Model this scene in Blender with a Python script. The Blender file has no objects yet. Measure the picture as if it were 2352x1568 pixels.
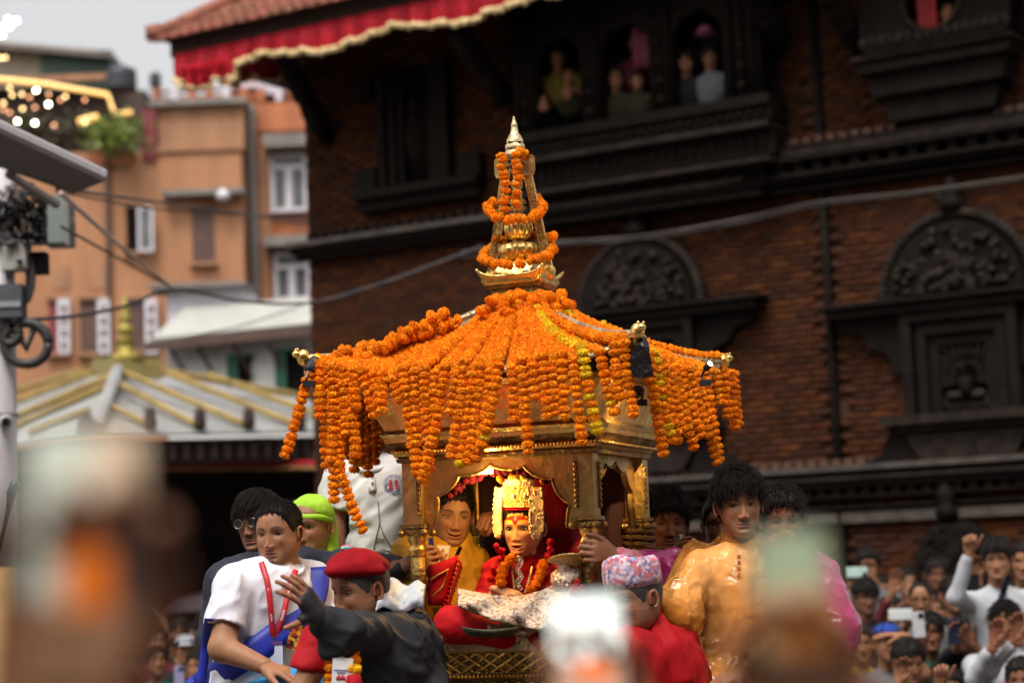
import bpy, bmesh, math, random
import numpy as np
from mathutils import Vector, Matrix

random.seed(7)
rng = np.random.default_rng(7)
SC = bpy.context.scene
COL = SC.collection
R = math.radians

# ------------------------------------------------------------------ camera
F_PX, PITCH, ROLL, CAM_Z = 4760.0, 6.2, -2.3, 2.2
FOCUS = 7.25
CAM_M = Matrix.Rotation(R(90 + PITCH), 3, 'X') @ Matrix.Rotation(R(ROLL), 3, 'Z')
cam_data = bpy.data.cameras.new('camera')
cam = bpy.data.objects.new('camera', cam_data)
COL.objects.link(cam)
cam.location = (0, 0, CAM_Z)
cam.rotation_euler = CAM_M.to_euler()
cam_data.sensor_width = 36.0
cam_data.lens = 36.0 * F_PX / 2352.0
cam_data.clip_end = 2000
cam_data.clip_start = 0.05
cam_data.dof.use_dof = True
cam_data.dof.focus_distance = FOCUS
cam_data.dof.aperture_fstop = 2.05
cam_data.dof.aperture_blades = 0
SC.camera = cam

# ------------------------------------------------------------------ sky, sun, exposure
SUN_EL, SUN_AZ = 62.0, 200.0
world = bpy.data.worlds.new('World')
SC.world = world
world.use_nodes = True
wn = world.node_tree
wn.nodes.clear()
w_out = wn.nodes.new('ShaderNodeOutputWorld')
w_bg = wn.nodes.new('ShaderNodeBackground')
w_sky = wn.nodes.new('ShaderNodeTexSky')
w_sky.sky_type = 'NISHITA'
w_sky.sun_disc = False
w_sky.sun_elevation = R(SUN_EL)
w_sky.sun_rotation = R(SUN_AZ)
w_sky.air_density = 1.0
w_sky.dust_density = 6.0
w_sky.ozone_density = 1.0
w_hsv = wn.nodes.new('ShaderNodeHueSaturation')      # overcast: the blue is washed out of the sky
w_hsv.inputs['Saturation'].default_value = 0.05
w_hsv.inputs['Value'].default_value = 1.0
w_bg.inputs['Strength'].default_value = 0.125
wn.links.new(w_sky.outputs[0], w_hsv.inputs['Color'])
wn.links.new(w_hsv.outputs[0], w_bg.inputs['Color'])
wn.links.new(w_bg.outputs[0], w_out.inputs['Surface'])
sun_d = bpy.data.lights.new('sun', 'SUN')
sun_d.energy = 1.1
sun_d.angle = R(18)
sun_d.color = (1.0, 0.96, 0.9)
sun = bpy.data.objects.new('sun', sun_d)
COL.objects.link(sun)
sun.location = (0, -5, 30)
_sd = Vector((math.sin(R(SUN_AZ)) * math.cos(R(SUN_EL)), math.cos(R(SUN_AZ)) * math.cos(R(SUN_EL)), math.sin(R(SUN_EL))))
sun.rotation_euler = _sd.to_track_quat('Z', 'Y').to_euler()
SC.view_settings.view_transform = 'Standard'
SC.view_settings.look = 'None'
SC.view_settings.exposure = 0.92
SC.view_settings.gamma = 1.0
SC.view_settings.use_curve_mapping = False
SC.render.engine = 'CYCLES'
SC.cycles.use_denoising = True
SC.cycles.max_bounces = 6
SC.cycles.diffuse_bounces = 3
SC.cycles.glossy_bounces = 3
SC.cycles.transmission_bounces = 4
SC.cycles.transparent_max_bounces = 8
SC.cycles.caustics_reflective = False
SC.cycles.caustics_refractive = False
SC.cycles.sample_clamp_indirect = 4.0


def P(px, py, d):
    """a point of the place: photograph position (2352 wide) at d metres in front of the camera"""
    v = CAM_M @ Vector(((px - 1176.0) / F_PX, (784.0 - py) / F_PX, -1.0))
    v = v * (d / v.y)
    return Vector((v.x, v.y, v.z + CAM_Z))


# ------------------------------------------------------------------ object helpers
def tag(o, label=None, cat=None, group=None, kind=None):
    if label: o['label'] = label
    if cat: o['category'] = cat
    if group: o['group'] = group
    if kind: o['kind'] = kind
    return o


def empty(name, loc, label=None, cat=None, group=None, kind=None):
    o = bpy.data.objects.new(name, None)
    o.empty_display_size = 0.1
    COL.objects.link(o)
    o.location = loc
    o['_o'] = tuple(loc)
    return tag(o, label, cat, group, kind)


def mesh_np(name, V, F, cols=None, smooth=True):
    V = np.asarray(V, dtype=np.float32).reshape(-1, 3)
    me = bpy.data.meshes.new(name)
    if isinstance(F, np.ndarray):
        n, k = F.shape
        me.vertices.add(len(V))
        me.vertices.foreach_set('co', V.ravel())
        me.loops.add(n * k)
        me.loops.foreach_set('vertex_index', F.astype(np.int32).ravel())
        me.polygons.add(n)
        me.polygons.foreach_set('loop_start', np.arange(0, n * k, k, dtype=np.int32))
        me.polygons.foreach_set('loop_total', np.full(n, k, dtype=np.int32))
        me.update(calc_edges=True)
    else:
        me.from_pydata(V.tolist(), [], F)
    if smooth:
        me.polygons.foreach_set('use_smooth', np.ones(len(me.polygons), dtype=bool))
    if cols is not None:
        a = me.color_attributes.new('col', 'FLOAT_COLOR', 'POINT')
        c = np.ones((len(V), 4), dtype=np.float32)
        c[:, :3] = cols
        a.data.foreach_set('color', c.ravel())
    return me


def obj(name, me, mat=None, parent=None):
    o = bpy.data.objects.new(name, me)
    COL.objects.link(o)
    if mat is not None and not me.materials:
        me.materials.append(mat)
    if parent is not None:
        o.parent = parent
    return o


def origin(parent):
    """where a thing stands: parts are modelled in world metres and shifted to it"""
    o = parent
    while o is not None:
        if '_o' in o: return np.array(o['_o'])
        o = o.parent
    return np.zeros(3)


class MB:
    """mesh builder: boxes, tubes, lathes, prisms"""
    def __init__(self):
        self.v, self.f, self.n = [], [], 0

    def add(self, V, F):
        b = self.n
        V = [tuple(p) for p in V]
        self.v += V
        self.f += [tuple(i + b for i in q) for q in F]
        self.n += len(V)
        return self

    def box(self, c, s, M=None):
        c = Vector(c)
        V = []
        for i in (-.5, .5):
            for j in (-.5, .5):
                for k in (-.5, .5):
                    p = Vector((i * s[0], j * s[1], k * s[2]))
                    V.append((M @ p if M else p) + c)
        return self.add(V, [(0, 1, 3, 2), (4, 6, 7, 5), (0, 4, 5, 1), (2, 3, 7, 6), (0, 2, 6, 4), (1, 5, 7, 3)])

    def tube(self, pts, r, n=8, cap=True, squash=None):
        pts = [Vector(p) for p in pts]
        m = len(pts)
        rr = list(r) if hasattr(r, '__len__') else [r] * m
        V, F = [], []
        ref = None
        for i, p in enumerate(pts):
            t = (pts[min(i + 1, m - 1)] - pts[max(i - 1, 0)])
            t = t.normalized() if t.length > 1e-9 else Vector((0, 0, 1))
            if ref is None:
                ref = Vector((0, 0, 1)) if abs(t.z) < .9 else Vector((1, 0, 0))
            a = (ref - t * ref.dot(t))
            a = a.normalized() if a.length > 1e-6 else t.orthogonal().normalized()
            ref = a
            b = t.cross(a)
            for k in range(n):
                w = 2 * math.pi * k / n
                V.append(p + a * (math.cos(w) * rr[i]) + b * (math.sin(w) * rr[i] * (squash or 1)))
        for i in range(m - 1):
            for k in range(n):
                k2 = (k + 1) % n
                F.append((i * n + k, i * n + k2, (i + 1) * n + k2, (i + 1) * n + k))
        if cap:
            F.append(tuple(range(n - 1, -1, -1)))
            F.append(tuple((m - 1) * n + k for k in range(n)))
        return self.add(V, F)

    def lathe(self, prof, n=16, M=None, c=(0, 0, 0), ribs=0, rib=0.0):
        """prof: (radius, z) from bottom to top"""
        V, F = [], []
        c = Vector(c)
        for (r, z) in prof:
            for k in range(n):
                w = 2 * math.pi * k / n
                q = r * (1 + (rib * math.cos(ribs * w) if ribs else 0))
                p = Vector((q * math.cos(w), q * math.sin(w), z))
                V.append((M @ p if M else p) + c)
        m = len(prof)
        for i in range(m - 1):
            for k in range(n):
                k2 = (k + 1) % n
                F.append((i * n + k, i * n + k2, (i + 1) * n + k2, (i + 1) * n + k))
        F.append(tuple(range(n - 1, -1, -1)))
        F.append(tuple((m - 1) * n + k for k in range(n)))
        return self.add(V, F)

    def prism(self, poly, fn, d0, d1):
        """poly of (a,b); fn(a,b,d) -> point; extruded d0..d1"""
        n = len(poly)
        V = [fn(a, b, d0) for a, b in poly] + [fn(a, b, d1) for a, b in poly]
        F = [tuple(range(n - 1, -1, -1)), tuple(range(n, 2 * n))]
        F += [(i, (i + 1) % n, n + (i + 1) % n, n + i) for i in range(n)]
        return self.add(V, F)

    def ball(self, c, r, n=8, m=6, M=None):
        r = r if hasattr(r, '__len__') else (r, r, r)
        V, F = [], []
        c = Vector(c)
        for i in range(m + 1):
            e = math.pi * i / m - math.pi / 2
            for k in range(n):
                w = 2 * math.pi * k / n
                p = Vector((r[0] * math.cos(e) * math.cos(w), r[1] * math.cos(e) * math.sin(w), r[2] * math.sin(e)))
                V.append((M @ p if M else p) + c)
        for i in range(m):
            for k in range(n):
                k2 = (k + 1) % n
                F.append((i * n + k, i * n + k2, (i + 1) * n + k2, (i + 1) * n + k))
        return self.add(V, F)

    def grid(self, pts):
        nu, nv = len(pts), len(pts[0])
        V = [p for row in pts for p in row]
        F = [(i * nv + j, i * nv + j + 1, (i + 1) * nv + j + 1, (i + 1) * nv + j) for i in range(nu - 1) for j in range(nv - 1)]
        return self.add(V, F)

    def build(self, name, mat, parent=None, smooth=False, solid=0.0, label=None):
        off = origin(parent)
        V = np.array([tuple(p) for p in self.v]) - off
        me = mesh_np(name, V, self.f, smooth=smooth)
        o = obj(name, me, mat, parent)
        if solid:
            m = o.modifiers.new('solid', 'SOLIDIFY')
            m.thickness = solid
            m.offset = 0
        if label: o['label'] = label
        return o


def thing(mb, name, mat, label, cat, group=None, kind=None, smooth=False, solid=0.0):
    """a one-mesh thing, its origin at its base"""
    V = np.array([tuple(p) for p in mb.v])
    o0 = np.array([V[:, 0].mean(), V[:, 1].mean(), V[:, 2].min()])
    me = mesh_np(name, V - o0, mb.f, smooth=smooth)
    o = obj(name, me, mat)
    o.location = o0
    o['_o'] = tuple(o0)
    if solid:
        m = o.modifiers.new('solid', 'SOLIDIFY')
        m.thickness = solid
        m.offset = 0
    return tag(o, label, cat, group, kind)


# ------------------------------------------------------------------ materials
MATS = {}


def mat(name, c1, c2=None, rough=0.6, metal=0.0, scale=8.0, bump=0.0, bscale=40.0, spec=0.5, attr=False,
        rand=0.0, emit=None, estr=0.0, trans=0.0, sheen=0.0, detail=4.0, coord='Object', streak=None, lo=0.35, hi=0.65,
        rough2=None, sss=0.0, ridge=0.0, rdist=.012):
    if name in MATS: return MATS[name]
    m = bpy.data.materials.new(name)
    m.use_nodes = True
    nt = m.node_tree
    N, L = nt.nodes, nt.links
    b = N['Principled BSDF']
    b.inputs['Roughness'].default_value = rough
    b.inputs['Metallic'].default_value = metal
    b.inputs['Specular IOR Level'].default_value = spec
    if sheen: b.inputs['Sheen Weight'].default_value = sheen
    if trans: b.inputs['Transmission Weight'].default_value = trans
    if sss:
        b.inputs['Subsurface Weight'].default_value = sss
        b.inputs['Subsurface Radius'].default_value = (0.012, 0.005, 0.003)
        b.inputs['Subsurface Scale'].default_value = 1.0
    tc = N.new('ShaderNodeTexCoord')
    vec = tc.outputs[coord]
    if streak:
        mp = N.new('ShaderNodeMapping')
        mp.inputs['Scale'].default_value = streak
        L.new(vec, mp.inputs['Vector'])
        vec = mp.outputs[0]
    nz = N.new('ShaderNodeTexNoise')
    nz.inputs['Scale'].default_value = scale
    nz.inputs['Detail'].default_value = detail
    L.new(vec, nz.inputs['Vector'])
    ramp = N.new('ShaderNodeMapRange')
    ramp.inputs['From Min'].default_value = lo
    ramp.inputs['From Max'].default_value = hi
    L.new(nz.outputs['Fac'], ramp.inputs['Value'])
    mix = N.new('ShaderNodeMix')
    mix.data_type = 'RGBA'
    L.new(ramp.outputs[0], mix.inputs['Factor'])
    c2 = c2 or tuple(x * 0.75 for x in c1)
    mix.inputs['A'].default_value = (*c1, 1)
    mix.inputs['B'].default_value = (*c2, 1)
    colr = mix.outputs['Result']
    if attr:
        at = N.new('ShaderNodeAttribute')
        at.attribute_name = 'col'
        mm = N.new('ShaderNodeMix')
        mm.data_type = 'RGBA'
        mm.blend_type = 'MULTIPLY'
        mm.inputs['Factor'].default_value = 1
        L.new(at.outputs['Color'], mm.inputs['A'])
        L.new(colr, mm.inputs['B'])
        colr = mm.outputs['Result']
    if rand:
        oi = N.new('ShaderNodeObjectInfo')
        hs = N.new('ShaderNodeHueSaturation')
        mr = N.new('ShaderNodeMapRange')
        mr.inputs['To Min'].default_value = 1 - rand
        mr.inputs['To Max'].default_value = 1 + rand
        L.new(oi.outputs['Random'], mr.inputs['Value'])
        L.new(mr.outputs[0], hs.inputs['Value'])
        m2 = N.new('ShaderNodeMath'); m2.operation = 'MULTIPLY'; m2.inputs[1].default_value = 7.31
        m3 = N.new('ShaderNodeMath'); m3.operation = 'FRACT'
        m4 = N.new('ShaderNodeMapRange')
        m4.inputs['To Min'].default_value = 0.5 - rand * 0.045
        m4.inputs['To Max'].default_value = 0.5 + rand * 0.045
        L.new(oi.outputs['Random'], m2.inputs[0]); L.new(m2.outputs[0], m3.inputs[0]); L.new(m3.outputs[0], m4.inputs['Value'])
        L.new(m4.outputs[0], hs.inputs['Hue'])
        L.new(colr, hs.inputs['Color'])
        colr = hs.outputs[0]
    L.new(colr, b.inputs['Base Color'])
    if rough2 is not None:
        r2 = N.new('ShaderNodeMapRange')
        r2.inputs['To Min'].default_value = rough
        r2.inputs['To Max'].default_value = rough2
        L.new(ramp.outputs[0], r2.inputs['Value'])
        L.new(r2.outputs[0], b.inputs['Roughness'])
    if bump:
        n2 = N.new('ShaderNodeTexNoise')
        n2.inputs['Scale'].default_value = bscale
        n2.inputs['Detail'].default_value = 3
        L.new(vec, n2.inputs['Vector'])
        bp = N.new('ShaderNodeBump')
        bp.inputs['Strength'].default_value = bump
        bp.inputs['Distance'].default_value = 0.02
        L.new(n2.outputs['Fac'], bp.inputs['Height'])
        if ridge:       # creases
            n2.noise_type = 'RIDGED_MULTIFRACTAL'
            n2.inputs['Scale'].default_value = ridge
            n2.inputs['Detail'].default_value = 2.5
            n2.inputs['Distortion'].default_value = .6
            bp.inputs['Distance'].default_value = rdist
        L.new(bp.outputs[0], b.inputs['Normal'])
    if emit:
        b.inputs['Emission Color'].default_value = (*emit, 1)
        b.inputs['Emission Strength'].default_value = estr
    MATS[name] = m
    return m


# ------------------------------------------------------------------ noise and implicit surfaces (bodies, cloth)
def vnoise(p, scale, seed=0):
    p = np.asarray(p, dtype=np.float64) * scale
    i = np.floor(p).astype(np.int64)
    f = p - i
    f = f * f * (3 - 2 * f)

    def h(a, b, c):
        n = (a * 374761393 + b * 668265263 + c * 2147483647 + seed * 974634777) & 0xFFFFFFFF
        n = ((n ^ (n >> 13)) * 1274126177) & 0xFFFFFFFF
        return ((n ^ (n >> 16)) & 0xFFFF) / 32767.5 - 1.0
    x, y, z = i[..., 0], i[..., 1], i[..., 2]
    fx, fy, fz = f[..., 0], f[..., 1], f[..., 2]
    c00 = h(x, y, z) * (1 - fx) + h(x + 1, y, z) * fx
    c10 = h(x, y + 1, z) * (1 - fx) + h(x + 1, y + 1, z) * fx
    c01 = h(x, y, z + 1) * (1 - fx) + h(x + 1, y, z + 1) * fx
    c11 = h(x, y + 1, z + 1) * (1 - fx) + h(x + 1, y + 1, z + 1) * fx
    return (c00 * (1 - fy) + c10 * fy) * (1 - fz) + (c01 * (1 - fy) + c11 * fy) * fz


def v3(p): return np.array((p[0], p[1], p[2]), dtype=np.float64)


class SDF:
    def __init__(self, h=0.008):
        self.ops, self.cuts, self.h = [], [], h

    def cap(self, a, b, ra, rb=None, k=0.02, flat=None, grp=0):
        """tapered limb a->b; flat=(axis, factor): thinner along axis"""
        self.ops.append(('c', v3(a), v3(b), ra, ra if rb is None else rb, k, flat, grp))
        return self

    def ell(self, c, r, k=0.02, M=None):
        self.ops.append(('e', v3(c), np.array(r, dtype=float), None if M is None else np.array(M), None, k, None, 0))
        return self

    def cut(self, p, n, near=None, rad=None):
        """keep the side opposite to n; only within rad of near when given"""
        n = v3(n)
        self.cuts.append((v3(p), n / np.linalg.norm(n), None if near is None else v3(near), rad))
        return self

    def mesh(self, grow=0.0, disp=None):
        h = self.h
        lo, hi = np.full(3, 1e9), np.full(3, -1e9)
        bbs = []
        for o in self.ops:
            if o[0] == 'c':
                r = max(o[3], o[4]) + grow
                a, b = np.minimum(o[1], o[2]) - r, np.maximum(o[1], o[2]) + r
            else:
                r = o[2].max() + grow
                a, b = o[1] - r, o[1] + r
            bbs.append((a, b))
            lo, hi = np.minimum(lo, a), np.maximum(hi, b)
        lo -= 3 * h
        hi += 3 * h
        dims = np.ceil((hi - lo) / h).astype(int) + 1
        F = np.full(dims, 1.0, dtype=np.float32)
        ax = [lo[i] + np.arange(dims[i]) * h for i in range(3)]
        for o, (a, b) in zip(self.ops, bbs):
            k = o[5]
            m = 2 * k + 2.5 * h
            i0 = np.clip(np.floor((a - m - lo) / h).astype(int), 0, dims - 1)
            i1 = np.clip(np.ceil((b + m - lo) / h).astype(int) + 1, 1, dims)
            sl = tuple(slice(i0[i], i1[i]) for i in range(3))
            X = np.stack(np.meshgrid(ax[0][sl[0]], ax[1][sl[1]], ax[2][sl[2]], indexing='ij'), -1)
            if o[0] == 'c':
                ab = o[2] - o[1]
                L2 = max(ab.dot(ab), 1e-12)
                q = X - o[1]
                t = np.clip(q @ ab / L2, 0, 1)
                q = q - t[..., None] * ab
                rad = o[3] + (o[4] - o[3]) * t
                if o[6] is not None:
                    n, fac = v3(o[6][0]), o[6][1]
                    n = n / np.linalg.norm(n)
                    q = q + (q @ n)[..., None] * n * (1 / fac - 1)
                    d = (np.sqrt((q * q).sum(-1)) - rad) * (0.5 + 0.5 * fac)
                else:
                    d = np.sqrt((q * q).sum(-1)) - rad
            else:
                q = X - o[1]
                if o[3] is not None: q = q @ o[3]
                e = o[2]
                kk = np.sqrt(((q / e) ** 2).sum(-1))
                d = (kk - 1) * kk / np.maximum(np.sqrt(((q / e ** 2) ** 2).sum(-1)), 1e-9)
            d = d - grow
            f = F[sl]
            if k > 0:
                hh = np.clip(0.5 + 0.5 * (f - d) / k, 0, 1)
                F[sl] = f * (1 - hh) + d * hh - k * hh * (1 - hh)
            else:
                F[sl] = np.minimum(f, d)
        for p, n, near, rad in self.cuts:
            X = np.stack(np.meshgrid(*ax, indexing='ij'), -1)
            d = (X - p) @ n
            if near is not None:
                w = np.sqrt(((X - near) ** 2).sum(-1))
                F = np.where(w < rad, np.maximum(F, d), F).astype(np.float32)
            else:
                F = np.maximum(F, d).astype(np.float32)
        V, Q = surfnet(F, lo, h)
        if disp is not None:
            Nn = vnormals(V, Q)
            V = V + Nn * disp(V, Nn)[:, None]
        return V, Q


def surfnet(F, o, h):
    F = np.where(np.abs(F) < 1e-7, 1e-7, F)
    s = F < 0
    cnt = np.zeros(tuple(d - 1 for d in F.shape), dtype=np.int8)
    cs = [(i, j, k) for i in (0, 1) for j in (0, 1) for k in (0, 1)]
    nx, ny, nz = F.shape
    for i, j, k in cs:
        cnt += s[i:nx - 1 + i, j:ny - 1 + j, k:nz - 1 + k]
    idx = np.argwhere((cnt > 0) & (cnt < 8))
    vals = np.stack([F[idx[:, 0] + i, idx[:, 1] + j, idx[:, 2] + k] for i, j, k in cs], 1)
    acc = np.zeros((len(idx), 3))
    num = np.zeros(len(idx))
    cc = np.array(cs, dtype=float)
    for a in range(8):
        for b in range(a + 1, 8):
            if np.abs(cc[a] - cc[b]).sum() != 1: continue
            va, vb = vals[:, a], vals[:, b]
            m = (va < 0) != (vb < 0)
            t = np.where(m, va / np.where(m, va - vb, 1), 0)
            acc += np.where(m[:, None], cc[a] + t[:, None] * (cc[b] - cc[a]), 0)
            num += m
    V = (idx + acc / num[:, None]) * h + o
    vid = np.full(cnt.shape, -1, dtype=np.int64)
    vid[idx[:, 0], idx[:, 1], idx[:, 2]] = np.arange(len(idx))
    qs = []
    for axis in range(3):
        a = np.moveaxis(s, axis, 0)
        e = np.argwhere(a[:-1, 1:-1, 1:-1] != a[1:, 1:-1, 1:-1])
        if not len(e): continue
        w = np.moveaxis(vid, axis, 0)
        i, j, k = e[:, 0], e[:, 1] + 1, e[:, 2] + 1
        q = np.stack([w[i, j - 1, k - 1], w[i, j, k - 1], w[i, j, k], w[i, j - 1, k]], 1)
        fl = a[i, j, k]
        if axis == 1: fl = ~fl
        q[~fl] = q[~fl][:, ::-1]
        qs.append(q)
    return V, np.concatenate(qs)


def vnormals(V, Q):
    n = np.cross(V[Q[:, 2]] - V[Q[:, 0]], V[Q[:, 3]] - V[Q[:, 1]])
    N = np.zeros_like(V)
    for c in range(Q.shape[1]):
        np.add.at(N, Q[:, c], n)
    return N / np.maximum(np.linalg.norm(N, axis=1), 1e-12)[:, None]


def merge(parts):
    """[(V, Q(n,4), col)] -> one mesh"""
    Vs, Qs, Cs, b = [], [], [], 0
    for V, Q, c in parts:
        Vs.append(V)
        Qs.append(np.asarray(Q) + b)
        Cs.append(np.broadcast_to(np.asarray(c, dtype=float), (len(V), 3)))
        b += len(V)
    return np.concatenate(Vs), np.concatenate(Qs), np.concatenate(Cs)
# ================================================================== MATERIALS
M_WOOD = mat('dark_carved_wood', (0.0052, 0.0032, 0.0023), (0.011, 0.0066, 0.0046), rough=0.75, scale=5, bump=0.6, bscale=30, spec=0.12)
M_WOODLIT = mat('lit_carved_wood', (0.028, 0.018, 0.013), (0.010, 0.0065, 0.005), rough=0.75, scale=9, bump=0.5, bscale=40, spec=0.15)  # lighter copy of the dark wood: light on its faces put into colour
M_STONE = mat('weathered_stone_moulding', (0.075, 0.056, 0.043), (0.036, 0.027, 0.021), rough=0.8, scale=6, bump=0.4, bscale=30)
M_BRICK = mat('palace_brick', (1, 1, 1), (0.72, 0.68, 0.66), rough=0.85, scale=14, bump=0.4, bscale=60, attr=True, spec=0.12)
M_MORTAR = mat('brick_mortar', (0.055, 0.025, 0.015), (0.065, 0.028, 0.016), rough=0.95, scale=10, spec=0.2)
M_TILE = mat('clay_roof_tile', (0.34, 0.11, 0.06), (0.2, 0.075, 0.045), rough=0.85, scale=12, rand=0.3, bump=0.3)
M_REDCLOTH = mat('red_valance_cloth', (0.45, 0.008, 0.02), (0.3, 0.004, 0.012), rough=0.6, scale=10, spec=.2)
M_GOLDFRINGE = mat('gold_fringe', (0.75, 0.5, 0.18), (0.9, 0.72, 0.4), rough=0.45, scale=60, bump=0.8, bscale=120)
M_BLACK = mat('dark_interior', (0.006, 0.004, 0.004), (0.01, 0.007, 0.006), rough=0.9, spec=0.1)  # near-black; in openings it carries the shade of unlit rooms
M_GROUND = mat('stone_paving', (0.12, 0.1, 0.09), (0.07, 0.06, 0.055), rough=0.7, scale=2)

# ================================================================== GROUND
g = MB()
g.add([(-900, -300, 0), (900, -300, 0), (900, 1500, 0), (-900, 1500, 0)], [(0, 1, 2, 3)])
_g = g.build('ground', M_GROUND)
_g['kind'] = 'structure'

# ================================================================== THE BRICK PALACE
WU = Vector((math.sin(R(58)), -math.cos(R(58)), 0))
WN = Vector((-math.cos(R(58)), -math.sin(R(58)), 0))
_c = P(715, 800, 23.9)
C0 = Vector((_c.x, _c.y, 0))
CAMP = Vector((0, 0, CAM_Z))


def wuv(px, py, off=0.0):
    v = P(px, py, 10) - CAMP
    t = (C0 + WN * off - CAMP).dot(WN) / v.dot(WN)
    p = CAMP + v * t
    return (p - C0).dot(WU), p.z


def wp(u, z, off=0.0):
    p = C0 + WU * u + WN * off
    return Vector((p.x, p.y, z))


def wr(px0, py0, px1, py1, off=0.0):
    xm, ym = (px0 + px1) / 2, (py0 + py1) / 2
    return wuv(px0, ym, off)[0], wuv(px1, ym, off)[0], wuv(xm, py1, off)[1], wuv(xm, py0, off)[1]


WM = Matrix((WU, WN, Vector((0, 0, 1)))).transposed()


def wbox(mb, u0, u1, z0, z1, o0, o1):
    return mb.box(wp((u0 + u1) / 2, (z0 + z1) / 2, (o0 + o1) / 2), (u1 - u0, o1 - o0, z1 - z0), WM)


def wbx(mb, px0, py0, px1, py1, o0, o1):
    return wbox(mb, *wr(px0, py0, px1, py1, o1), o0, o1)


UMAX = wuv(2500, 600)[0]
ZTOP = wuv(1900, -160)[1]
palace = empty('brick_palace', wp(UMAX / 2, 0), 'tall dark brick palace with black carved wooden windows filling the right background', 'building')

w = MB()
wbox(w, 0, UMAX + 1, 0, ZTOP, -3.0, -0.03)
palace_wall = w.build('wall', M_MORTAR, palace)

# openings that carry woodwork: no bricks behind them
holes = [wr(1185, -120, 1735, 440), wr(880, 150, 1020, 420), wr(2010, -100, 2290, 250), wr(2090, 600, 2330, 950),
         wr(1380, 640, 1580, 960), wr(2120, 1230, 2280, 1500), wr(1883, -100, 1923, 1560)]
holes[-1] = (wuv(1899, 640)[0] - 0.05, wuv(1899, 640)[0] + 0.09, 0, ZTOP)
COURSE, BLEN = 0.066, 0.245
BK = .42
brick_cols = [(0.165, 0.054, 0.022), (0.185, 0.060, 0.021), (0.14, 0.048, 0.022), (0.125, 0.05, 0.028), (0.22, 0.074, 0.022),
              (0.155, 0.052, 0.022), (0.175, 0.053, 0.019), (0.115, 0.046, 0.026)]
bricks = []
for row in range(int(ZTOP / COURSE)):
    z = row * COURSE
    u = -0.12 * (row % 2) + random.uniform(-.02, .02)
    while u < UMAX:
        ln = BLEN * random.uniform(.93, 1.03)
        a, b = max(u, 0), u + ln - 0.009
        if b - a > 0.05:
            cu, cz = (a + b) / 2, z + COURSE / 2
            if not any(h[0] < cu < h[1] and h[2] < cz < h[3] for h in holes):
                bricks.append((a, b, z, random.uniform(-.006, .003)))
        u += ln
cam_inv = CAM_M.transposed()


def proj(p):
    q = cam_inv @ (Vector(p) - CAMP)
    return 1176 + F_PX * q.x / -q.z, 784 - F_PX * q.y / -q.z


def brick_vis(b):
    x, y = proj(wp((b[0] + b[1]) / 2, b[2]))
    return (1730 < x < 2350 and 0 < y < 1330)


order = sorted(range(len(bricks)), key=lambda i: (not brick_vis(bricks[i]), -bricks[i][0]))
near_set = set(order[:300])
brick_mesh = []
for k in range(8):
    m_ = MB()
    m_.box((0, 0, 0), (1, 1, 1))
    me = mesh_np('brick', m_.v, m_.f, cols=np.array(brick_cols[k]) * BK, smooth=False)
    me.materials.append(M_BRICK)
    brick_mesh.append(me)
bigV, bigF, bigC = [], [], []
rot_e = WM.to_euler()
po = np.array(palace['_o'])
for i, (a, b, z, dz) in enumerate(bricks):
    c = wp((a + b) / 2, z + COURSE / 2, -0.02 + dz)
    s = (b - a, 0.05, COURSE - 0.009)
    k = random.randrange(8)
    if i in near_set:
        o = obj('brick', brick_mesh[k], None, palace)
        o.location = np.array(c) - po
        o.rotation_euler = rot_e
        o.scale = s
    else:
        m_ = MB()
        m_.box(c, s, WM)
        bb = len(bigV)
        bigV += m_.v
        bigF += [tuple(q + bb for q in f) for f in m_.f]
        sh = random.uniform(.75, 1.15) * BK
        bigC += [tuple(x * sh for x in brick_cols[k])] * 8
me = mesh_np('brickwork', np.array([tuple(p) for p in bigV]) - po, np.array(bigF), cols=np.array(bigC), smooth=False)
o = obj('brickwork', me, M_BRICK, palace)
o['kind'] = 'stuff'

# dark vertical recess with rain pipe
pu = wuv(1899, 640)[0] + 0.02
m_ = MB(); m_.tube([wp(pu, 0.2, 0.03), wp(pu, ZTOP, 0.03)], 0.045, 10)
m_.build('rain_pipe', M_WOOD, palace, smooth=True)


def band(name, px, specs, u0=0.0, u1=None, matl=None):
    """mouldings that run along the whole wall: (py_top, py_bottom, depth)"""
    for (a, b, dep) in specs:
        z1, z0 = wuv(px, a, dep)[1], wuv(px, b, dep)[1]
        mm = MB()
        wbox(mm, u0 - dep * 0.6, (u1 or UMAX), z0, z1, -0.02, dep)
        mm.build(name, matl or M_STONE, palace)


def dentils(px, py0, py1, dep, step, wid, u0, u1, matl, name='dentil'):
    z1, z0 = wuv(px, py0, dep)[1], wuv(px, py1, dep)[1]
    mm = MB(); mm.box((0, 0, 0), (wid, dep, z1 - z0))
    mm.box((0, dep * .3, -(z1 - z0) * .35), (wid * .6, dep * .6, (z1 - z0) * .25))
    me = mesh_np(name, mm.v, mm.f, smooth=False); me.materials.append(matl)
    u = u0
    while u < u1:
        o = obj(name, me, None, palace)
        o.location = np.array(wp(u, (z0 + z1) / 2, dep / 2)) - po
        o.rotation_euler = rot_e
        u += step


# lower sill course, frieze below it
band('sill_course', 2122, [(1056, 1068, 0.24), (1081, 1090, 0.17)], u0=0)
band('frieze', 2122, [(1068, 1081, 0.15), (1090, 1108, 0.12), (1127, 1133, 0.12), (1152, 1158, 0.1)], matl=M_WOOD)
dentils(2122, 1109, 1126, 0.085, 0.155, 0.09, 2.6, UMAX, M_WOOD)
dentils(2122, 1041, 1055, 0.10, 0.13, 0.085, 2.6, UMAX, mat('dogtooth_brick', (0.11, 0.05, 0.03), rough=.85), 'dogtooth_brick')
band('stone_ledge', 2030, [(1172, 1196, 0.07), (1345, 1353, 0.12)])
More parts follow.
